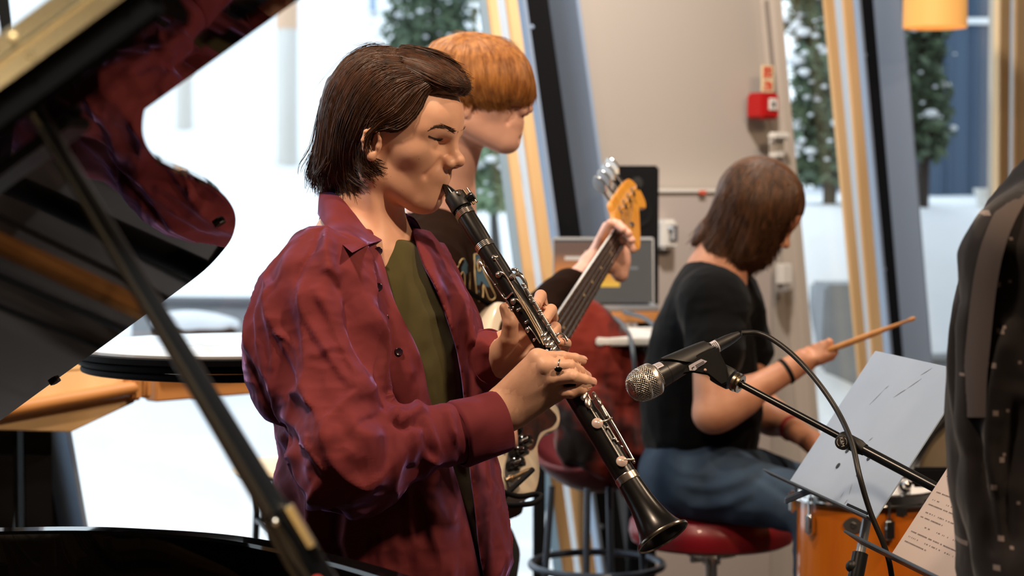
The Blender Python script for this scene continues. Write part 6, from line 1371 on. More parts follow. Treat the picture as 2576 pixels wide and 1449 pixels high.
for k in range(11):
    a = ac+sgn_*(-.75+.13*k); 
    for tt in (43.5, 45.5): pass
    rl_.grid([[ma+mD*t*px+(ma1*math.cos(a+da)+ma2*math.sin(a+da))*.0198 for t in (44.5, 47.2)] for da in (0, .07)])
rl_.build('ring_lettering', mat('pale_print', sr(190, 184, 176), .6, bump=(60, .02, .0002)), mic)
# connector on the tail, with the cable that leaves it
mc = empty('microphone_cable', mk(214), 'black microphone cable arching from the microphone tail down past the grey music stand', 'cable')
mlat('plug', [(204, 0), (204, .0090), (206, .0098), (214, .0100), (236, .0100), (238, .0094), (262, .0088), (285, .0070), (300, .0050), (302, 0)], M_clip, mc)
lr = lambda t: .0104
sk2 = sticker('cable_label', 0, 207, 229, ac-sgn_*1.35, ac+sgn_*1.2, lr, M_lab, mc)
for k in range(4): sticker('print_line', 0, 210+4.5*k, 212+4.5*k, ac-sgn_*.9, ac+sgn_*.7, lambda t: .0107, M_ink, sk2)
cpts = FP((1866, 838, 2.985), (1905, 838, 2.985), (1945, 855, 2.97), (2000, 898, 2.94), (2060, 965, 2.90), (2110, 1040, 2.86), (2143, 1115, 2.80), (2163, 1200, 2.76), (2190, 1290, 2.76), (2225, 1375, 2.76), (2243, 1449, 2.76), (2255, 1600, 2.78))
last = cpts[-1]; cpts = list(cpts)+[np.array([last[0]+.02, last[1], .5]), np.array([last[0]-.05, last[1]+.05, .02]), np.array([last[0]-.3, last[1]+.3, .007]), np.array([last[0]-.2, last[1]+.8, .007])]
cc_ = curve(cpts, 140); cc_[:, 2] = np.maximum(cc_[:, 2], .007); MB().tube(cc_, .0040, 12).build('cord', mat('cable_rubber', (.016, .015, .014), .42, bump=(60, .05, .0004)), mc)
# stand: clip, knuckle, boom, knob, pole
kx = P(1846, 958, 2.955)
sdm = empty('microphone_stand', (P(2500, 1310, 2.72)[0], 2.72, 0), 'black microphone boom stand with round lettered knob, crossing the grey music stand', 'stand')
cl_ = MB(); G = []
for t, r0 in ((76, .0196), (90, .0194), (120, .0182), (150, .0168), (180, .0152), (196, .0140), (202, .0132)):
    op = np.interp(t, [76, 110, 202], [.35, 1.0, 2.0]); aa = np.linspace(ac+sgn_*(math.pi*.5)-op*1.4, ac+sgn_*(math.pi*.5)+op*1.4, 25)
    G.append([ma+mD*t*px+(ma1*math.cos(a)+ma2*math.sin(a))*r0 for a in aa]+[ma+mD*t*px+(ma1*math.cos(a)+ma2*math.sin(a))*(r0+.0028) for a in aa[::-1]])
cl_.grid(G, closed_u=True); cl_.F.append(tuple(range(50))); cl_.F.append(tuple(range(300, 350))); clip = cl_.build('clip', M_clip, sdm, sharp=50)
w_ = [(1735, 905), (1770, 935), (1815, 925), (1833, 915), (1842, 922), (1838, 940), (1815, 952), (1796, 952), (1770, 938), (1735, 940), (1728, 925)]
w_ = [(1700, 945), (1745, 938), (1780, 944), (1800, 960), (1815, 972), (1835, 962), (1830, 925), (1815, 895), (1805, 870), (1760, 890), (1720, 915)]
MB().prism([P(x, y, 2.938) for x, y in w_], (0, .03, 0)).build('clip_web', M_clip, clip, bevel=.003)
p0_ = [(1732, 920), (1764, 903), (1779, 909), (1748, 932), (1735, 932)]; st2 = MB().prism([P(x, y, 2.9370) for x, y in p0_], (0, .0006, 0)).build('note_label', M_lab, clip)
for k in range(3): MB().prism([P(1749+k*1.6, 919+k*3.2, 2.9364), P(1770+k*1.6, 907.6+k*3.2, 2.9364), P(1770.8+k*1.6, 908.8+k*3.2, 2.9364), P(1749.8+k*1.6, 920.2+k*3.2, 2.9364)], (0, .0003, 0)).build('print_line', M_ink, st2)
MB().prism([P(*q, 2.9364) for q in ((1740, 925), (1741.4, 924.5), (1743.2, 929), (1741.6, 929.6))], (0, .0003, 0)).build('note_mark', M_dark, st2); MB().prism([P(*q, 2.9364) for q in ((1740, 925), (1746.5, 921.5), (1747, 923), (1741, 926))], (0, .0003, 0)).build('note_mark', M_dark, st2)
MB().ball(P(1774, 931, 2.9375), .0024, 12, 8).build('rivet', mat('pink_rivet', sr(206, 164, 158), .5, bump=(60, .03, .0003)), clip)
ka, kb_ = P(1800, 935, 2.968), P(1850, 960, 2.952); kd = nrm(kb_-ka)
kn = MB().lathe(ka, kd, [(-.004, 0), (-.004, .011), (.0, .0155), (.010, .0165), (.026, .0165), (.029, .015), (.029, 0)], 28).build('knuckle', M_clip, sdm)
pv = P(1806, 941, 2.95); MB().lathe(pv, (0, -1, 0), [(-.004, .0085), (.003, .0085), (.004, .006), (.004, 0)], 20).build('pivot_bolt', M_clip, kn)
MB().lathe(kb_, kd, [(-.002, .0150), (.0, .0155), (.003, .0155), (.0035, .012), (.006, .012), (.0065, .0145), (.0095, .0145), (.010, .008)], 12).build('lock_nut', mat('dark_brass', (.34, .28, .20), .3, 1, bump=(60, .04, .0003)), kn)
bA, bK, bE = P(1858, 963, 2.948), P(2130, 1108, 2.84), P(2420, 1262, 2.72)
MB().tube([bA, bK], .0050, 16).build('boom_tube', M_satin, sdm); bq = P(2520, 1315, 2.675); MB().tube([bK, bq], .0074, 16).build('boom_sleeve', M_satin, sdm)
bd2 = nrm(bE-bK); MB().lathe(bK-bd2*.012, bd2, [(0, .008), (.004, .0108), (.034, .0108), (.040, .009), (.044, .0085)], 24).build('boom_clutch', M_clip, sdm)
kc = P(2119, 1112, 2.815); kdn = nrm(CAM-kc+np.array([-.5, 0, .2])); kb2 = MB().lathe(kc-kdn*.012, kdn, [(0, .009), (.002, .0108), (.012, .0108), (.0145, .0098), (.015, .0085), (.0148, 0)], 36).build('knob', M_clip, sdm)
_, q1, q2 = frame(kdn); X_ = nrm(np.array([.25, 0, -.97])-np.dot(np.array([.25, 0, -.97]), kdn)*kdn); Y_ = np.cross(kdn, X_); M_prt = mat('silver_print', sr(196, 192, 188), .5, bump=(60, .02, .0002))
text_mesh('knob_lettering', 'K&M', .0068, kc+kdn*.0033, X_, Y_, M_prt, kb2, .0002)
for s in (1, -1):
    MB().grid([[kc+kdn*.0034+(X_*math.cos(a)+Y_*math.sin(a))*r*s for a in np.linspace(math.pi/2-.75, math.pi/2+.75, 14)] for r in (.0066, .0073)]).build('knob_arc', M_prt, kb2)
pz_ = bq; MB().tube([(bq[0], bq[1], .06), (bq[0], bq[1], bq[2])], .010, 16).build('pole', M_satin, sdm); MB().ball(bq, .016, 14, 8).build('swivel', M_clip, sdm)
MB().tube([(bq[0], bq[1], .06), (bq[0], bq[1], .55)], .013, 16).build('lower_pole', M_satin, sdm)
for k in range(3):
    t = 2*math.pi*k/3+.4; MB().tube([(bq[0], bq[1], .10), (bq[0]+.30*math.cos(t), bq[1]+.30*math.sin(t), .012)], .008, 10).build('leg', M_satin, sdm); MB().ball((bq[0]+.30*math.cos(t), bq[1]+.30*math.sin(t), .014), .013, 10, 6).build('rubber_foot', M_rubber, sdm)
# grey music stand
M_desk = mat('grey_stand_metal', sr(190, 207, 230), .5, .0, .5, var=(sr(178, 196, 220), 5, (1, 1, 1)), bump=(90, .05, .0006)); M_scuff = mat('scuff', sr(150, 158, 170), .6, bump=(90, .05, .0003))
BLc, BRc, TLc = P(1985, 1212, 3.35), P(2198, 1310, 2.95), P(2202, 882, 3.377); E1 = BRc-BLc; E2 = TLc-BLc; En = nrm(np.cross(E1, E2)); En = En if np.dot(En, CAM-BLc) > 0 else -En
mst = empty('music_stand', (*((BLc+BRc)/2)[:2], 0), 'grey metal music stand with four small holes, behind the boom arm', 'music stand')
def dk_(u, v, h=0): return BLc+E1*u+E2*v+En*h
MB().prism([dk_(0, 0), dk_(1, 0), dk_(1, 1), dk_(0, 1)], -En*.0022).build('desk', M_desk, mst, bevel=.0006)
MB().prism([dk_(-.26, 0, -.003), dk_(1.02, 0, -.003), dk_(1.02, 0, .016), dk_(-.26, 0, .016)], -E2/np.linalg.norm(E2)*.003).build('shelf', mat('dark_grey_lip', sr(70, 74, 80), .4, .2, bump=(90, .04, .0004)), mst, bevel=.0008)
MB().prism([dk_(.80, 0.002, .016), dk_(1.02, 0.002, .016), dk_(1.02, .018, .016), dk_(.80, .018, .016)], En*.002).build('shelf_stop', M_dark, mst)
for x, y in ((2132, 1133), (2108, 1172), (2160, 1192), (2186, 1152)):
    h = onplane(x, y, BLc+En*.0004, En); th = np.linspace(0, 2*math.pi, 25)[:-1]; u1 = nrm(E1); u2 = np.cross(En, u1)
    MB().prism([h+(u1*math.cos(t)+u2*math.sin(t))*.0055 for t in th], En*.0006).build('hole', M_rubber, mst)
for (x, y, a, L) in ((2330, 935, .55, .05), (2300, 965, .6, .06), (2270, 985, .5, .035), (2262, 990, .6, .05), (2205, 1000, .8, .06), (2230, 975, .7, .02), (2140, 1230, 1.3, .04), (2118, 1245, 1.0, .02), (2128, 1262, .9, .015), (2190, 1105, .7, .02)):
    h = onplane(x, y, BLc+En*.0004, En); dv = onplane(x+20*math.cos(a), y-20*math.sin(a), BLc+En*.0004, En)-h; dv = nrm(dv); nv = np.cross(En, dv)
    MB().prism([h-dv*L*.3, h+nv*.0009, h+dv*L*.3, h-nv*.0009], En*.0002).build('scuff_mark', M_scuff, mst)
tp = dk_(.55, .35, -.012); MB().box(tp, (.12, .05, .018), nrm(E1), nrm(E2), En).build('tilt_bracket', M_dark, mst, bevel=.004)
MB().prism([P(1975, 1270, 3.3), P(1975, 1252, 3.3), P(2035, 1228, 3.25), P(2048, 1240, 3.25)], (0, .01, 0)).build('fold_bracket', mat('blue_grey_bracket', sr(84, 92, 106), .5, bump=(90, .04, .0004)), mst, bevel=.002)
t0_, t1_ = P(2182, 1300, 3.12), P(2164, 1392, 3.10); td = nrm(t1_-t0_); MB().tube([t0_-td*.02, t1_+td*.02], .0075, 16).build('upper_tube', M_al, mst)
t2_ = t1_+td*(t1_[2]-.32)/-td[2]; MB().tube([t1_, t1_+td*.012, t2_], .0125, 16).build('lower_tube', M_satin, mst); MB().tube([t0_-td*.01, tp], .007, 10).build('neck', M_satin, mst)
MB().ball(P(2143, 1425, 3.09), .010, 12, 8).build('height_knob', M_clip, mst)
for k in range(3):
    t = 2*math.pi*k/3+.2; MB().tube([t2_+[0, 0, .05], (t2_[0]+.28*math.cos(t), t2_[1]+.28*math.sin(t), .010)], .008, 10).build('leg', M_satin, mst); MB().ball((t2_[0]+.28*math.cos(t), t2_[1]+.28*math.sin(t), .012), .011, 10, 6).build('rubber_foot', M_rubber, mst)
MB().tube([t2_+[0, 0, .1], t2_-[0, 0, .1]], .014, 12).build('leg_hub', M_clip, mst)
# second stand with the sheet
u1, u2 = nrm(E1), nrm(E2); SB = P(2245, 1392, 2.72)
ms2 = empty('music_stand', (*(SB+u1*.15)[:2], 0), 'low black music stand holding the printed sheet, at bottom right', 'music stand')
def sp2(u, v, h=0): return SB+u1*u+u2*v+En*h
MB().prism([sp2(.006, -.004, -.004), sp2(.36, -.004, -.004), sp2(.36, .28, -.004), sp2(.006, .28, -.004)], -En*.003).build('desk', M_satin, ms2, bevel=.001)
MB().prism([sp2(-.12, -.004, -.004), sp2(.38, -.004, -.004), sp2(.38, -.004, .03), sp2(-.12, -.004, .03)], -u2*.004).build('shelf', M_satin, ms2, bevel=.001)
q0 = sp2(.16, .05, -.02); MB().tube([q0, (q0[0], q0[1], .3)], .011, 14).build('tube', M_satin, ms2)
for k in range(3):
    t = 2*math.pi*k/3+1.0; MB().tube([(q0[0], q0[1], .33), (q0[0]+.26*math.cos(t), q0[1]+.26*math.sin(t), .010)], .008, 10).build('leg', M_satin, ms2); MB().ball((q0[0]+.26*math.cos(t), q0[1]+.26*math.sin(t), .012), .011, 10, 6).build('rubber_foot', M_rubber, ms2)
sh_ = empty('sheet_music', sp2(0, 0, 0), 'white printed lyric sheet with rows of small text, standing on the low black stand', 'sheet')
MB().prism([sp2(0, 0, .0006), sp2(.21, 0, .0006), sp2(.21, .297, .0006), sp2(0, .297, .0006)], -En*.0004).build('paper', mat('sheet_paper', sr(222, 206, 200), .8, bump=(300, .03, .0003)), sh_, smooth=False)
rg3 = np.random.default_rng(4); tx = MB()
rows = [.022, .030, .038, .050, .062, .070, .082, .090, .102, .110, .128, .136, .146, .154, .166, .174, .186, .200, .208, .220, .232]
for k, v in enumerate(rows):
    u = .014+(.0 if k % 3 else .02)*(k % 2); end = .19 if k % 4 else .09
    while u < end:
        w = rg3.uniform(.0011, .0024); hgt = .0019
        if k % 2 == 0 or rg3.uniform() < .5: tx.add([sp2(u, v, .0008), sp2(u+w, v, .0008), sp2(u+w, v+hgt, .0008), sp2(u, v+hgt, .0008)], [(0, 1, 2, 3)])
        u += w+rg3.uniform(.0006, .0014)+(.004 if rg3.uniform() < .12 else 0)
tag(tx.build('printed_text', mat('grey_ink', sr(108, 98, 100), .8, bump=(300, .02, .0002)), sh_, smooth=False, weld=False), kind='stuff')
# ================================================================== PERSON AT THE RIGHT EDGE
RD = 2.2
M_dot = mat('dark_dotted_cotton', sr(34, 30, 31), .85, 0, .2, sheen=.25, bump=(900, .25, .0006)); nt = M_dot.node_tree; bsdf = nt.nodes['Principled BSDF']
tcx = nt.nodes.new('ShaderNodeTexCoord'); mix = nt.nodes.new('ShaderNodeMixRGB'); mix.inputs[1].default_value = (*sr(38, 33, 33), 1); mix.inputs[2].default_value = (*sr(142, 128, 122), 1)
sepx = nt.nodes.new('ShaderNodeSeparateXYZ'); cmb = nt.nodes.new('ShaderNodeCombineXYZ'); nt.links.new(tcx.outputs['Object'], sepx.inputs[0]); nt.links.new(sepx.outputs['X'], cmb.inputs['X']); nt.links.new(sepx.outputs['Z'], cmb.inputs['Y'])
def dots(scale, rad, off):
    mp = nt.nodes.new('ShaderNodeMapping'); mp.inputs['Location'].default_value = off; mp.inputs['Scale'].default_value = (scale, scale, scale); v = nt.nodes.new('ShaderNodeTexVoronoi'); v.voronoi_dimensions = '2D'; v.distance = 'CHEBYCHEV'; v.inputs['Scale'].default_value = 1; v.inputs['Randomness'].default_value = .38
    nt.links.new(cmb.outputs[0], mp.inputs['Vector']); nt.links.new(mp.outputs[0], v.inputs['Vector']); m = nt.nodes.new('ShaderNodeMath'); m.operation = 'LESS_THAN'; m.inputs[1].default_value = rad; nt.links.new(v.outputs['Distance'], m.inputs[0]); return m.outputs[0]
d1, d2 = dots(23, .066, (.3, .1, .2)), dots(21, .036, (.8, .6, .7)); mx = nt.nodes.new('ShaderNodeMath'); mx.operation = 'MAXIMUM'; nt.links.new(d1, mx.inputs[0]); nt.links.new(d2, mx.inputs[1]); nt.links.new(mx.outputs[0], mix.inputs[0]); nt.links.new(mix.outputs[0], bsdf.inputs['Base Color'])
rpn = empty('person', (P(2680, 1000, RD)[0], RD+.05, 0), 'person at the right edge in dark dotted shirt with a grey shoulder strap, back turned', 'person')
rf = nrm([.55, .83, 0]); rl2 = np.array([-rf[1], rf[0], 0]); RM = np.stack([rf, rl2, [0, 0, 1]], 1)
tcn_ = P(2790, 900, RD+.06); nk_ = P(2800, 470, RD+.06); s3 = P(2602, 665, RD+.0); s4 = tcn_+(tcn_-s3)*[1, 1, 0]*1.0; s4[2] = s3[2]
e3, w3 = P(2560, 1250, RD-.01), P(2620, 1700, RD-.08); e4 = s4+np.array([.05, .05, -.28]); w4_ = e4+np.array([-.05, .12, -.2])
RB = SDF(nk_+np.array([.02, .02, .20]), rotm(math.radians(-56), math.radians(8), 0)); add_head(RB, nk_, (.052, .06), closed=False); RBB = SDF(); RBB.sub(RB, 0)
for a, b, c in ((s3, e3, w3), (s4, e4, w4_)):
    RBB.cap(a, b, .045, .038, .02, 'u', True); RBB.cap(b, c, .038, .026, .015, 'u', True); u = nrm(c-b); x = nrm(np.cross(u, [0, 0, 1]))
    for k in range(4): RBB.sub(finger([c+u*.02+x*.018*(k-1.5), c+u*.085+x*.02*(k-1.5), c+u*.12+x*.018*(k-1.5)+[0, 0, -.02], c+u*.135+x*.017*(k-1.5)+[0, 0, -.045]], .011, .008), .012)
    RBB.sub(finger([c+u*.01, c+u*.05-x*.045, c+u*.085-x*.05], .014, .0095), .012)
RBB.cap(nk_, tcn_-[0, 0, .1], .07, .09, .03, 'u', True); RBB.cap(s3, s4, .05, .05, .04, 'u', True)
parts = [polygonise(RBB, RB.O+[-.15, -.15, -.22], RB.O+[.15, .15, .16], .004), polygonise(RBB, (.30, 1.9, .6), (1.0, 2.75, nk_[2]+.02), .008)]
V, F = merge(parts); mkobj('body', V, F, M_skin, rpn)
RX = SDF(RB.O, RB.M); RX.ell((-.014, 0, .052), (.108, .088, .092), 0); RX.ell((-.06, 0, -.01), (.055, .07, .09), .03); RX.ell((.08, 0, .0), (.075, .09, .085), .012, 's'); surf(RX, RB.O+[-.2, -.2, -.2], RB.O+[.2, .2, .2], .006, 'hair', M_hairA, rpn)
RS = SDF(); RS.ell(None, (.125, .185, .26), 0, wc=tcn_, R=RM); RS.ell(None, (.125, .17, .25), .08, wc=tcn_-[0, 0, .22], R=RM)
RS.cap(nk_-[0, 0, .06], s3, .060, .074, .05, 'u', True); RS.cap(nk_-[0, 0, .06], s4, .060, .074, .05, 'u', True); RS.cap(s3, e3, .078, .060, .015, 'u', True); RS.cap(e3, e3+(w3-e3)*.85, .060, .045, .02, 'u', True); RS.cap(s4, e4, .076, .060, .03, 'u', True); RS.cap(e4, e4+(w4_-e4)*.85, .06, .045, .02, 'u', True)
RS.cap(nk_, nk_+[0, 0, .2], .062, .064, .006, 's', True)
fr = [([(2470, 700), (2452, 900), (2455, 1100), (2470, 1300)], 12, -.012), ([(2420, 760), (2408, 950), (2430, 1150)], 12, .008), ([(2540, 800), (2500, 1000), (2490, 1250)], 16, .010), ([(2430, 1050), (2470, 1200), (2500, 1400)], 10, -.008), ([(2560, 1000), (2530, 1200), (2540, 1400)], 14, -.008)]
rsh = surf(RS, (.28, 1.9, .75), (1.05, 2.8, 1.56), .0055, 'shirt', M_dot, rpn, lambda V, N: fold(V, N, fr)+crumple(V*np.array([1, 1, .5]), 9, .006, 51)+crumple(V, 26, .0015, 52))
# strap over the shoulder
cen_ = [(2560, 490), (2520, 560), (2490, 650), (2472, 760), (2460, 880), (2452, 960), (2450, 1050)]; cw = curve([(*q, 0) for q in cen_], 30)[:, :2]; G = []
for i, (x, y) in enumerate(cw):
    hw = 30; row = []
    for u in np.linspace(-1, 1, 5):
        d, h = march(RS, x+hw*u, y, 1.9, 2.5, 80); row.append(P(x+hw*u, y, d-.013))
    G.append(row)
G = np.array(G)
for _ in range(4): G[1:-1] = (G[:-2]+G[1:-1]*2+G[2:])/4
m = MB(); m.grid(G); m.grid((G+np.array([0, .003, 0]))[:, ::-1]); m.build('shoulder_strap', mat('grey_webbing', sr(88, 78, 74), .8, 0, .2, bump=(500, .3, .0006)), rpn, sharp=60)
TR = SDF(); hip = tcn_-[0, 0, .42]; TR.ell(None, (.125, .165, .14), 0, wc=hip, R=RM); ft2 = []
for s in (1, -1):
    k0 = hip+rl2*.085*s+np.array([0, 0, -.08]); k1 = np.array([hip[0], hip[1], .46])+rl2*.10*s+rf*.03; k2 = np.array([hip[0], hip[1], .07])+rl2*.11*s-rf*.02
    TR.cap(k0, k1, .085, .066, .04, 'u', True); TR.cap(k1, k2, .064, .058, .03, 'u', True); ft2.append(k2)
surf(TR, hip-[.3, .35, hip[2]-.03], hip+[.3, .35, .16], .012, 'trousers', M_navy, rpn, lambda V, N: crumple(V, 9, .005, 2))
for k2 in ft2:
    S_ = SDF(np.array([k2[0], k2[1], 0]), RM); S_.cap((-.05, 0, .042), (.14, 0, .030), .040, .032, 0); S_.cap((-.02, 0, .05), (-.02, 0, .10), .036, .036, .03); S_.fn(lambda X: .004-X[:, 2], (k2[0], k2[1], 0), .5, .002, 'x')
    surf(S_, k2+[-.3, -.3, -.08], k2+[.3, .3, .1], .009, 'shoe', M_shoe, rpn)
# ================================================================== OUTSIDE
M_snow = mat('snow', (.86, .88, .92), .8, 0, .2, bump=(3, .4, .05))
def smooth(a, b, x): t = np.clip((x-a)/(b-a), 0, 1); return t*t*(3-2*t)
def terrain_h(x, y):
    x = np.asarray(x, float); y = np.asarray(y, float)
    s = (x-FQ[0])*FN[0]+(y-FQ[1])*FN[1]; left = 1-smooth(.04, .13, x/np.maximum(y, 1))
    h = .25+.55*smooth(.3, 5, s)+.75*smooth(4, 11, s)
    h = h + left*(3.3*smooth(15, 30, y) + 2.2*smooth(28, 48, y))
    h = h*left + (1-left)*(.55+.87*smooth(.2, 1.6, s)+.1*smooth(2, 6, s))
    return h + .05*vnoise(np.stack([x*1.3, y*1.3, 0*x], -1).reshape(-1, 3), 5).reshape(x.shape)*smooth(.5, 3, s)
xs = np.linspace(-26, 22, 110); us = np.concatenate([np.linspace(.25, 12, 60), np.linspace(12.5, 70, 50)])
G = []
for u in us:
    row = []
    X = xs; Y = FQ[1] + ((X-FQ[0])*-FN[0] + u)/FN[1]; Y = np.where(Y < -9, -9, Y); Hh = terrain_h(X, Y)
    G.append(np.stack([X, Y, Hh], 1))
o = MB().grid(G).build('snow_ground', M_snow); tag(o, 'smooth snow bank rising outside the windows', 'snow', kind='stuff')
def gz(p): return float(terrain_h(np.array([p[0]]), np.array([p[1]]))[0])
M_post = mat('weathered_post', sr(222, 218, 212), .8, var=(sr(204, 198, 190), 4, (1, 1, .15)), bump=(14, .2, .01, (1, 1, .1)))
M_postred = mat('orange_band', sr(224, 186, 156), .7, bump=(30, .1, .002))
for (x, y, d, r, lab) in ((724, 472, 17.5, .095, 'tall round grey post with an orange band in the snow outside'), (465, 452, 19, .085, 'thinner grey post in the snow seen beside the piano lid'), (938, 100, 24, .045, 'slim blue-grey lamp post far out beside the snowy tree')):
    b = P(x, y, d); g = gz(b); t = empty('post', (b[0], b[1], g), lab, 'post')
    MB().cyl((b[0], b[1], g-.2), (b[0], b[1], g+5.5), r, r*.95, 20).build('shaft', M_post if x != 938 else M_slate, t)
    if x == 724: MB().cyl((b[0], b[1], P(724, 75, d)[2]), (b[0], b[1], P(724, 5, d)[2]), r*1.05, n=20).build('band', M_postred, t)
# parked cars on the slope
def car(px, py, d, yaw, body, lab):
    c = P(px, py, d); g = gz(c); t = empty('parked_car', (c[0], c[1], g), lab, 'car', 'parked cars on the snowy slope')
    f = np.array([math.cos(yaw), math.sin(yaw), 0]); s = np.array([-f[1], f[0], 0]); z = np.array([0, 0, 1.0]); o0 = np.array([c[0], c[1], g])
    side = [(-2.05, .35), (-2.1, .75), (-1.9, .95), (-1.3, 1.0), (-.75, 1.42), (.55, 1.45), (1.1, 1.02), (1.9, .9), (2.1, .65), (2.05, .32)]
    MB().prism([o0+f*a+z*b-s*.82 for a, b in side], s*1.64).build('body', body, t, bevel=.06, seg=3)
    mg = mat('car_glass', sr(96, 112, 136), .1, bump=(3, .02, .001)); win = [(-1.15, 1.0), (-.7, 1.36), (.5, 1.39), (.95, 1.03)]
    for k in (-1, 1): MB().prism([o0+f*a+z*b+s*.83*k for a, b in win], s*.02*k).build('side_window', mg, t)
    for a in (-1.3, 1.3):
        for k in (-1, 1): MB().lathe(o0+f*a+z*.33+s*(.7*k), s*k, [(0, 0), (0, .33), (.14, .33), (.17, .2), (.17, 0)], 20).build('wheel', M_dark, t)
car(845, 112, 33, .15, mat('white_car_paint', (.8, .82, .85), .3, bump=(3, .02, .001)), 'white parked car with dark glass on the snowy slope, right of the posts')
car(640, 112, 40, .05, mat('silver_blue_car_paint', sr(150, 158, 176), .3, bump=(3, .02, .001)), 'silver blue parked car on the snowy slope above the piano lid')
# low wall with a cap, and a snowed-over bench before it
M_conc = mat('concrete', sr(150, 152, 156), .85, var=(sr(128, 130, 134), 3), bump=(24, .2, .006))
lw = empty('low_wall', (*P(560, 830, 9.6)[:2], gz(P(560, 830, 9.6))), 'low grey concrete wall with darker cap in the snow outside', 'wall')
a, b = P(330, 850, 9.7), P(1010, 850, 9.5); zt = P(500, 768, 9.6)[2]; dd = np.array([0, .18, 0])
MB().prism([(a[0], a[1], gz(a)-.2), (b[0], b[1], gz(b)-.2), (b[0], b[1], zt), (a[0], a[1], zt)], dd).build('masonry', M_conc, lw, bevel=.01)
MB().prism([(a[0], a[1]-.03, zt), (b[0], b[1]-.03, zt), (b[0], b[1]-.03, zt+.03), (a[0], a[1]-.03, zt+.03)], dd+[0, .06, 0]).build('cap', mat('dark_cap', sr(104, 104, 108), .8, bump=(24, .2, .004)), lw, bevel=.005)
sl = empty('snowed_bench', (*P(490, 835, 8.8)[:2], gz(P(490, 835, 8.8))), 'dark bench under a thick lump of snow before the low wall', 'bench')
c = P(490, 832, 8.8)
MB().box(c+[0, .0, .0], (.36, .12, .03)).build('seat', M_dark, sl, bevel=.004)
for k in (-1, 1): MB().box((c[0]+.14*k, c[1], (c[2]+gz(c))/2-.05), (.03, .1, max(.1, c[2]-gz(c)+.1))).build('leg', M_dark, sl)
S_ = SDF(); S_.ell(None, (.16, .08, .05), wc=c+[-.03, 0, .04]); S_.ell(None, (.09, .07, .035), .03, wc=c+[.11, 0, .03])
V, F = polygonise(S_, c-[.3, .2, .1], c+[.3, .2, .2], .012); mkobj('snow_cover', V, F, M_snow, sl)
cb = empty('concrete_block', (*P(2110, 825, 7.9)[:2], gz(P(2110, 825, 7.9))), 'rough grey concrete block in the snow outside the narrow window', 'block')
a, b = P(2062, 830, 7.9), P(2185, 830, 7.9); zt = P(2100, 716, 7.9)[2]
MB().prism([(a[0], a[1], a[2]-.3), (b[0], b[1], b[2]-.3), (b[0], b[1], zt), (a[0]+.02, a[1], zt)], (0, .4, 0)).build('block', M_conc, cb, bevel=.015)
# snowy evergreens
M_leaf = mat('evergreen_leaves', sr(66, 84, 66), .6, var=(sr(96, 116, 88), 9), bump=(20, .2, .003))
M_trunk = mat('dark_bark', sr(62, 54, 50), .9, bump=(30, .5, .01, (1, 1, .2)))
def evergreen(px, d, rad, top, lab, nleaf=5200, nsnow=150, seed=1, base=None, low=.22, zlow=None, leaf=None, name='evergreen_tree'):
    rg = np.random.default_rng(seed); c = P(px, 300, d); g = gz(c) if base is None else base; low = low if zlow is None else zlow-g; t = empty(name, (c[0], c[1], g), lab, 'tree')
    MB().tube([(c[0], c[1], g-.2), (c[0]+.03, c[1], g+.5*(top-g)), (c[0], c[1], top-.2)], [.035, .028, .01], 10).build('trunk', M_trunk, t)
    z = rg.uniform(0, 1, nleaf)**.9; an = rg.uniform(0, 2*math.pi, nleaf)
    lump = .72+.28*np.sin(an*3+z*19+seed)*np.cos(z*31+an); rr = rad*lump*np.sqrt(rg.uniform(.1, 1, nleaf))*np.minimum(1, (1.06-z)*3)
    Pn = np.stack([c[0]+rr*np.cos(an), c[1]+rr*np.sin(an), g+low+(top-g-low-.03)*z], 1)
    n1 = nrm_rows(rg.normal(size=(nleaf, 3))); n2 = nrm_rows(np.cross(n1, rg.normal(size=(nleaf, 3)))); L = rg.uniform(.022, .05, (nleaf, 1)); W = L*.45
    V = np.stack([Pn-n1*L, Pn+n2*W, Pn+n1*L, Pn-n2*W], 1).reshape(-1, 3); F = np.arange(nleaf*4).reshape(-1, 4)
    mkobj('foliage', V, F, leaf or M_leaf, t, smooth=False)
    ms = MB()
    for k in range(nsnow):
        zz = rg.uniform(.02, 1)**.8; aa = rg.uniform(math.pi, 2*math.pi)+rg.normal()*.4; r0 = rad*.95*min(1, (1.05-zz)*3)*rg.uniform(.6, 1.05)
        s = rg.uniform(.008, .02)*(2.1 if rg.uniform() < .18 else .8)
        ms.ball((c[0]+r0*math.cos(aa), c[1]+r0*math.sin(aa), g+low+.03+(top-g-low-.08)*zz), (s*1.3, s*1.2, s*.75), 8, 5)
    ms.build('snow_clumps', M_snow, t, weld=False)
def nrm_rows(A): return A/np.maximum(np.linalg.norm(A, axis=1, keepdims=True), 1e-9)
evergreen(2085, 9.6, .24, 3.1, 'slim dark evergreen dotted with snow outside the narrow window', 6500, 260, 3, low=.10)
evergreen(2318, 9.9, .17, 2.75, 'dim evergreen before the blue wall, seen right of the dark channel', 3000, 26, 11, low=.22)
evergreen(1085, 12.5, .42, 3.4, 'broad snowy evergreen outside, behind the two heads', 7000, 170, 5, zlow=1.55)
evergreen(1235, 9.2, .16, 1.75, 'small green bush in the snow right of the blond head', 2200, 24, 8, name='bush', zlow=1.40, leaf=mat('hazy_bush_leaves', sr(116, 142, 104), .6, var=(sr(150, 172, 138), 9), bump=(20, .2, .003)))  # haze is put into the paler leaf colours of the bush
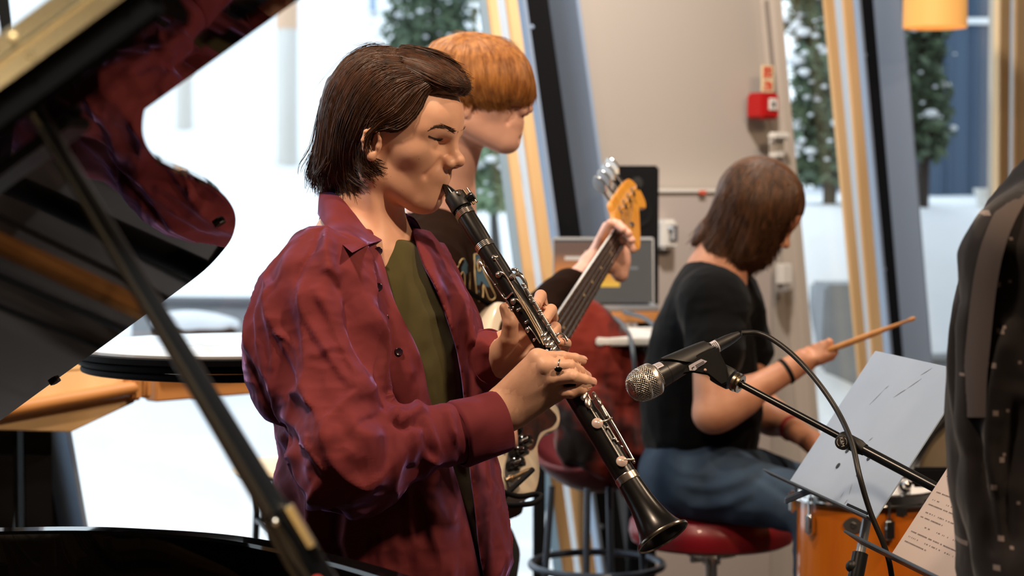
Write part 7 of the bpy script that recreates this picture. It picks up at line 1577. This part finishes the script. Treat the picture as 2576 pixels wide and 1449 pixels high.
# dark blue building and a white planter
M_blue = mat('blue_cladding', sr(58, 76, 98), .7, var=(sr(66, 86, 108), 2.2, (1, 1, .2)), bump=(9, .3, .02, (1, .2, .02)))
bl = empty('blue_building', (4.5, 15.2, 1.4), 'dark blue clad building behind the snow bank at right', 'building')
a, b = P(2215, 560, 13.2), P(3300, 560, 13.2); MB().prism([(a[0], a[1], .6), (b[0], b[1], .6), (b[0], b[1], 6), (a[0], a[1], 6)], (0, 3, 0)).build('cladding', M_blue, bl, bevel=.01)
a = P(2428, 60, 13.1); b = P(2560, 45, 13.1); MB().prism([a, (b[0], a[1], a[2]), (b[0], a[1], b[2]), (a[0], a[1], b[2])], (0, .1, 0)).build('window_ledge', mat('white_ledge', (.8, .82, .84), .6, bump=(20, .1, .002)), bl, bevel=.005)
for k in range(7):
    p = P(2262+k*62, 300, 13.17); MB().box((p[0], p[1]-.01, 3.2), (.02, .03, 5.2)).build('batten', M_blue, bl)
pl = empty('planter', (*P(2485, 545, 10.2)[:2], gz(P(2485, 545, 10.2))), 'white tapered planter standing in the snow outside', 'planter')
a, b = P(2485, 556, 10.2), P(2485, 474, 10.2); r = 34/5000*10.2
g_ = min(gz(a), a[2]); MB().lathe((a[0], a[1], 0), (0, 0, 1), [(g_-.05, r*.6), (a[2], r*.62), (b[2]-.02, r*.97), (b[2]-.02, r*1.06), (b[2], r*1.06), (b[2], r*.9), (b[2]-.05, r*.85)], 28).build('pot', M_whitep, pl)
MB().lathe((a[0], a[1], 0), (0, 0, 1), [(b[2]-.04, 0), (b[2]-.045, r*.9)], 28).build('snow_fill', M_snow, pl)
for (x, y, d, s, lab) in ((2352, 668, 8.3, .05, 'dark rock showing through the snow under the blue building'), (610, 212, 24, .12, 'small dark rock on the white slope left of the orange-banded post'), (2350, 800, 8.4, .06, 'grey rock in the snow beside the dark channel')):
    p = P(x, y, d); p[2] = gz(p)+.01 if x != 610 else gz(p)+.03
    S_ = SDF(); S_.ell(None, (s*1.8, s, s*.5), wc=p); V, F = polygonise(S_, p-[s*2.4]*3, p+[s*2.4]*3, s/6); V = V+.15*s*fbm(V/s*1.3, 2, 4)[:, None]
    tag(mkobj('rock', V, F, M_conc), lab, 'rock')
# ================================================================== LIGHT
W = bpy.data.worlds.new('sky'); SC.world = W; W.use_nodes = True
W.node_tree.nodes['Background'].inputs['Color'].default_value = (.80, .90, 1.0, 1); W.node_tree.nodes['Background'].inputs['Strength'].default_value = 2.0
def area(name, loc, target, size, power, col, spread=150):
    l = bpy.data.lights.new(name, 'AREA'); l.shape = 'DISK'; l.size = size; l.energy = power; l.color = col; l.spread = math.radians(spread)
    o = bpy.data.objects.new(name, l); COL.objects.link(o); o.location = loc
    o.rotation_euler = (Vector(target)-Vector(loc)).to_track_quat('-Z', 'Y').to_euler(); return o
WARM = (1, .73, .49)
area('spot_or_fill', (1.5, 1.6, 3.15), (.0, 2.9, 1.3), .2, 32, WARM)
area('spot_or_fill', (-.75, 2.1, 3.15), (-.2, 2.9, 1.2), .2, 26, (1, .74, .52))
area('spot_or_fill', (-.6, 3.7, 3.15), (-.95, 4.5, 1.0), .2, 20, (1, .88, .74), 90)  # fill lamp added to brighten the pine bench
area('spot_or_fill', (1.9, 3.4, 3.15), (1.2, 4.6, 1.1), .2, 22, WARM)
area('spot_or_fill', (.6, 4.7, 3.15), (.8, 6.2, 1.2), .2, 42, (1, .90, .80))
area('spot_or_fill', (-.5, .5, 3.15), (-.5, .9, .8), .25, 55, (1, .90, .74), 70)  # lamp added over the keys so the brass hinge mirrors them bright
area('spot_or_fill', (-.9, -1.3, 3.15), (-.6, -2.5, 1.2), .3, 24, (1, .84, .62))  # unseen lamp added behind the camera for the near wall and front fill
SC.view_settings.view_transform = 'Standard'; SC.view_settings.look = 'None'; SC.view_settings.exposure = 0; SC.view_settings.gamma = 1
SC.view_settings.use_curve_mapping = False
SC.cycles.use_denoising = True; SC.cycles.max_bounces = 7; SC.cycles.transparent_max_bounces = 12; SC.cycles.diffuse_bounces = 3; SC.cycles.glossy_bounces = 3
SC.cycles.caustics_reflective = False; SC.cycles.caustics_refractive = False; SC.cycles.sample_clamp_indirect = 4
SC.cycles.use_adaptive_sampling = True; SC.cycles.adaptive_threshold = .03
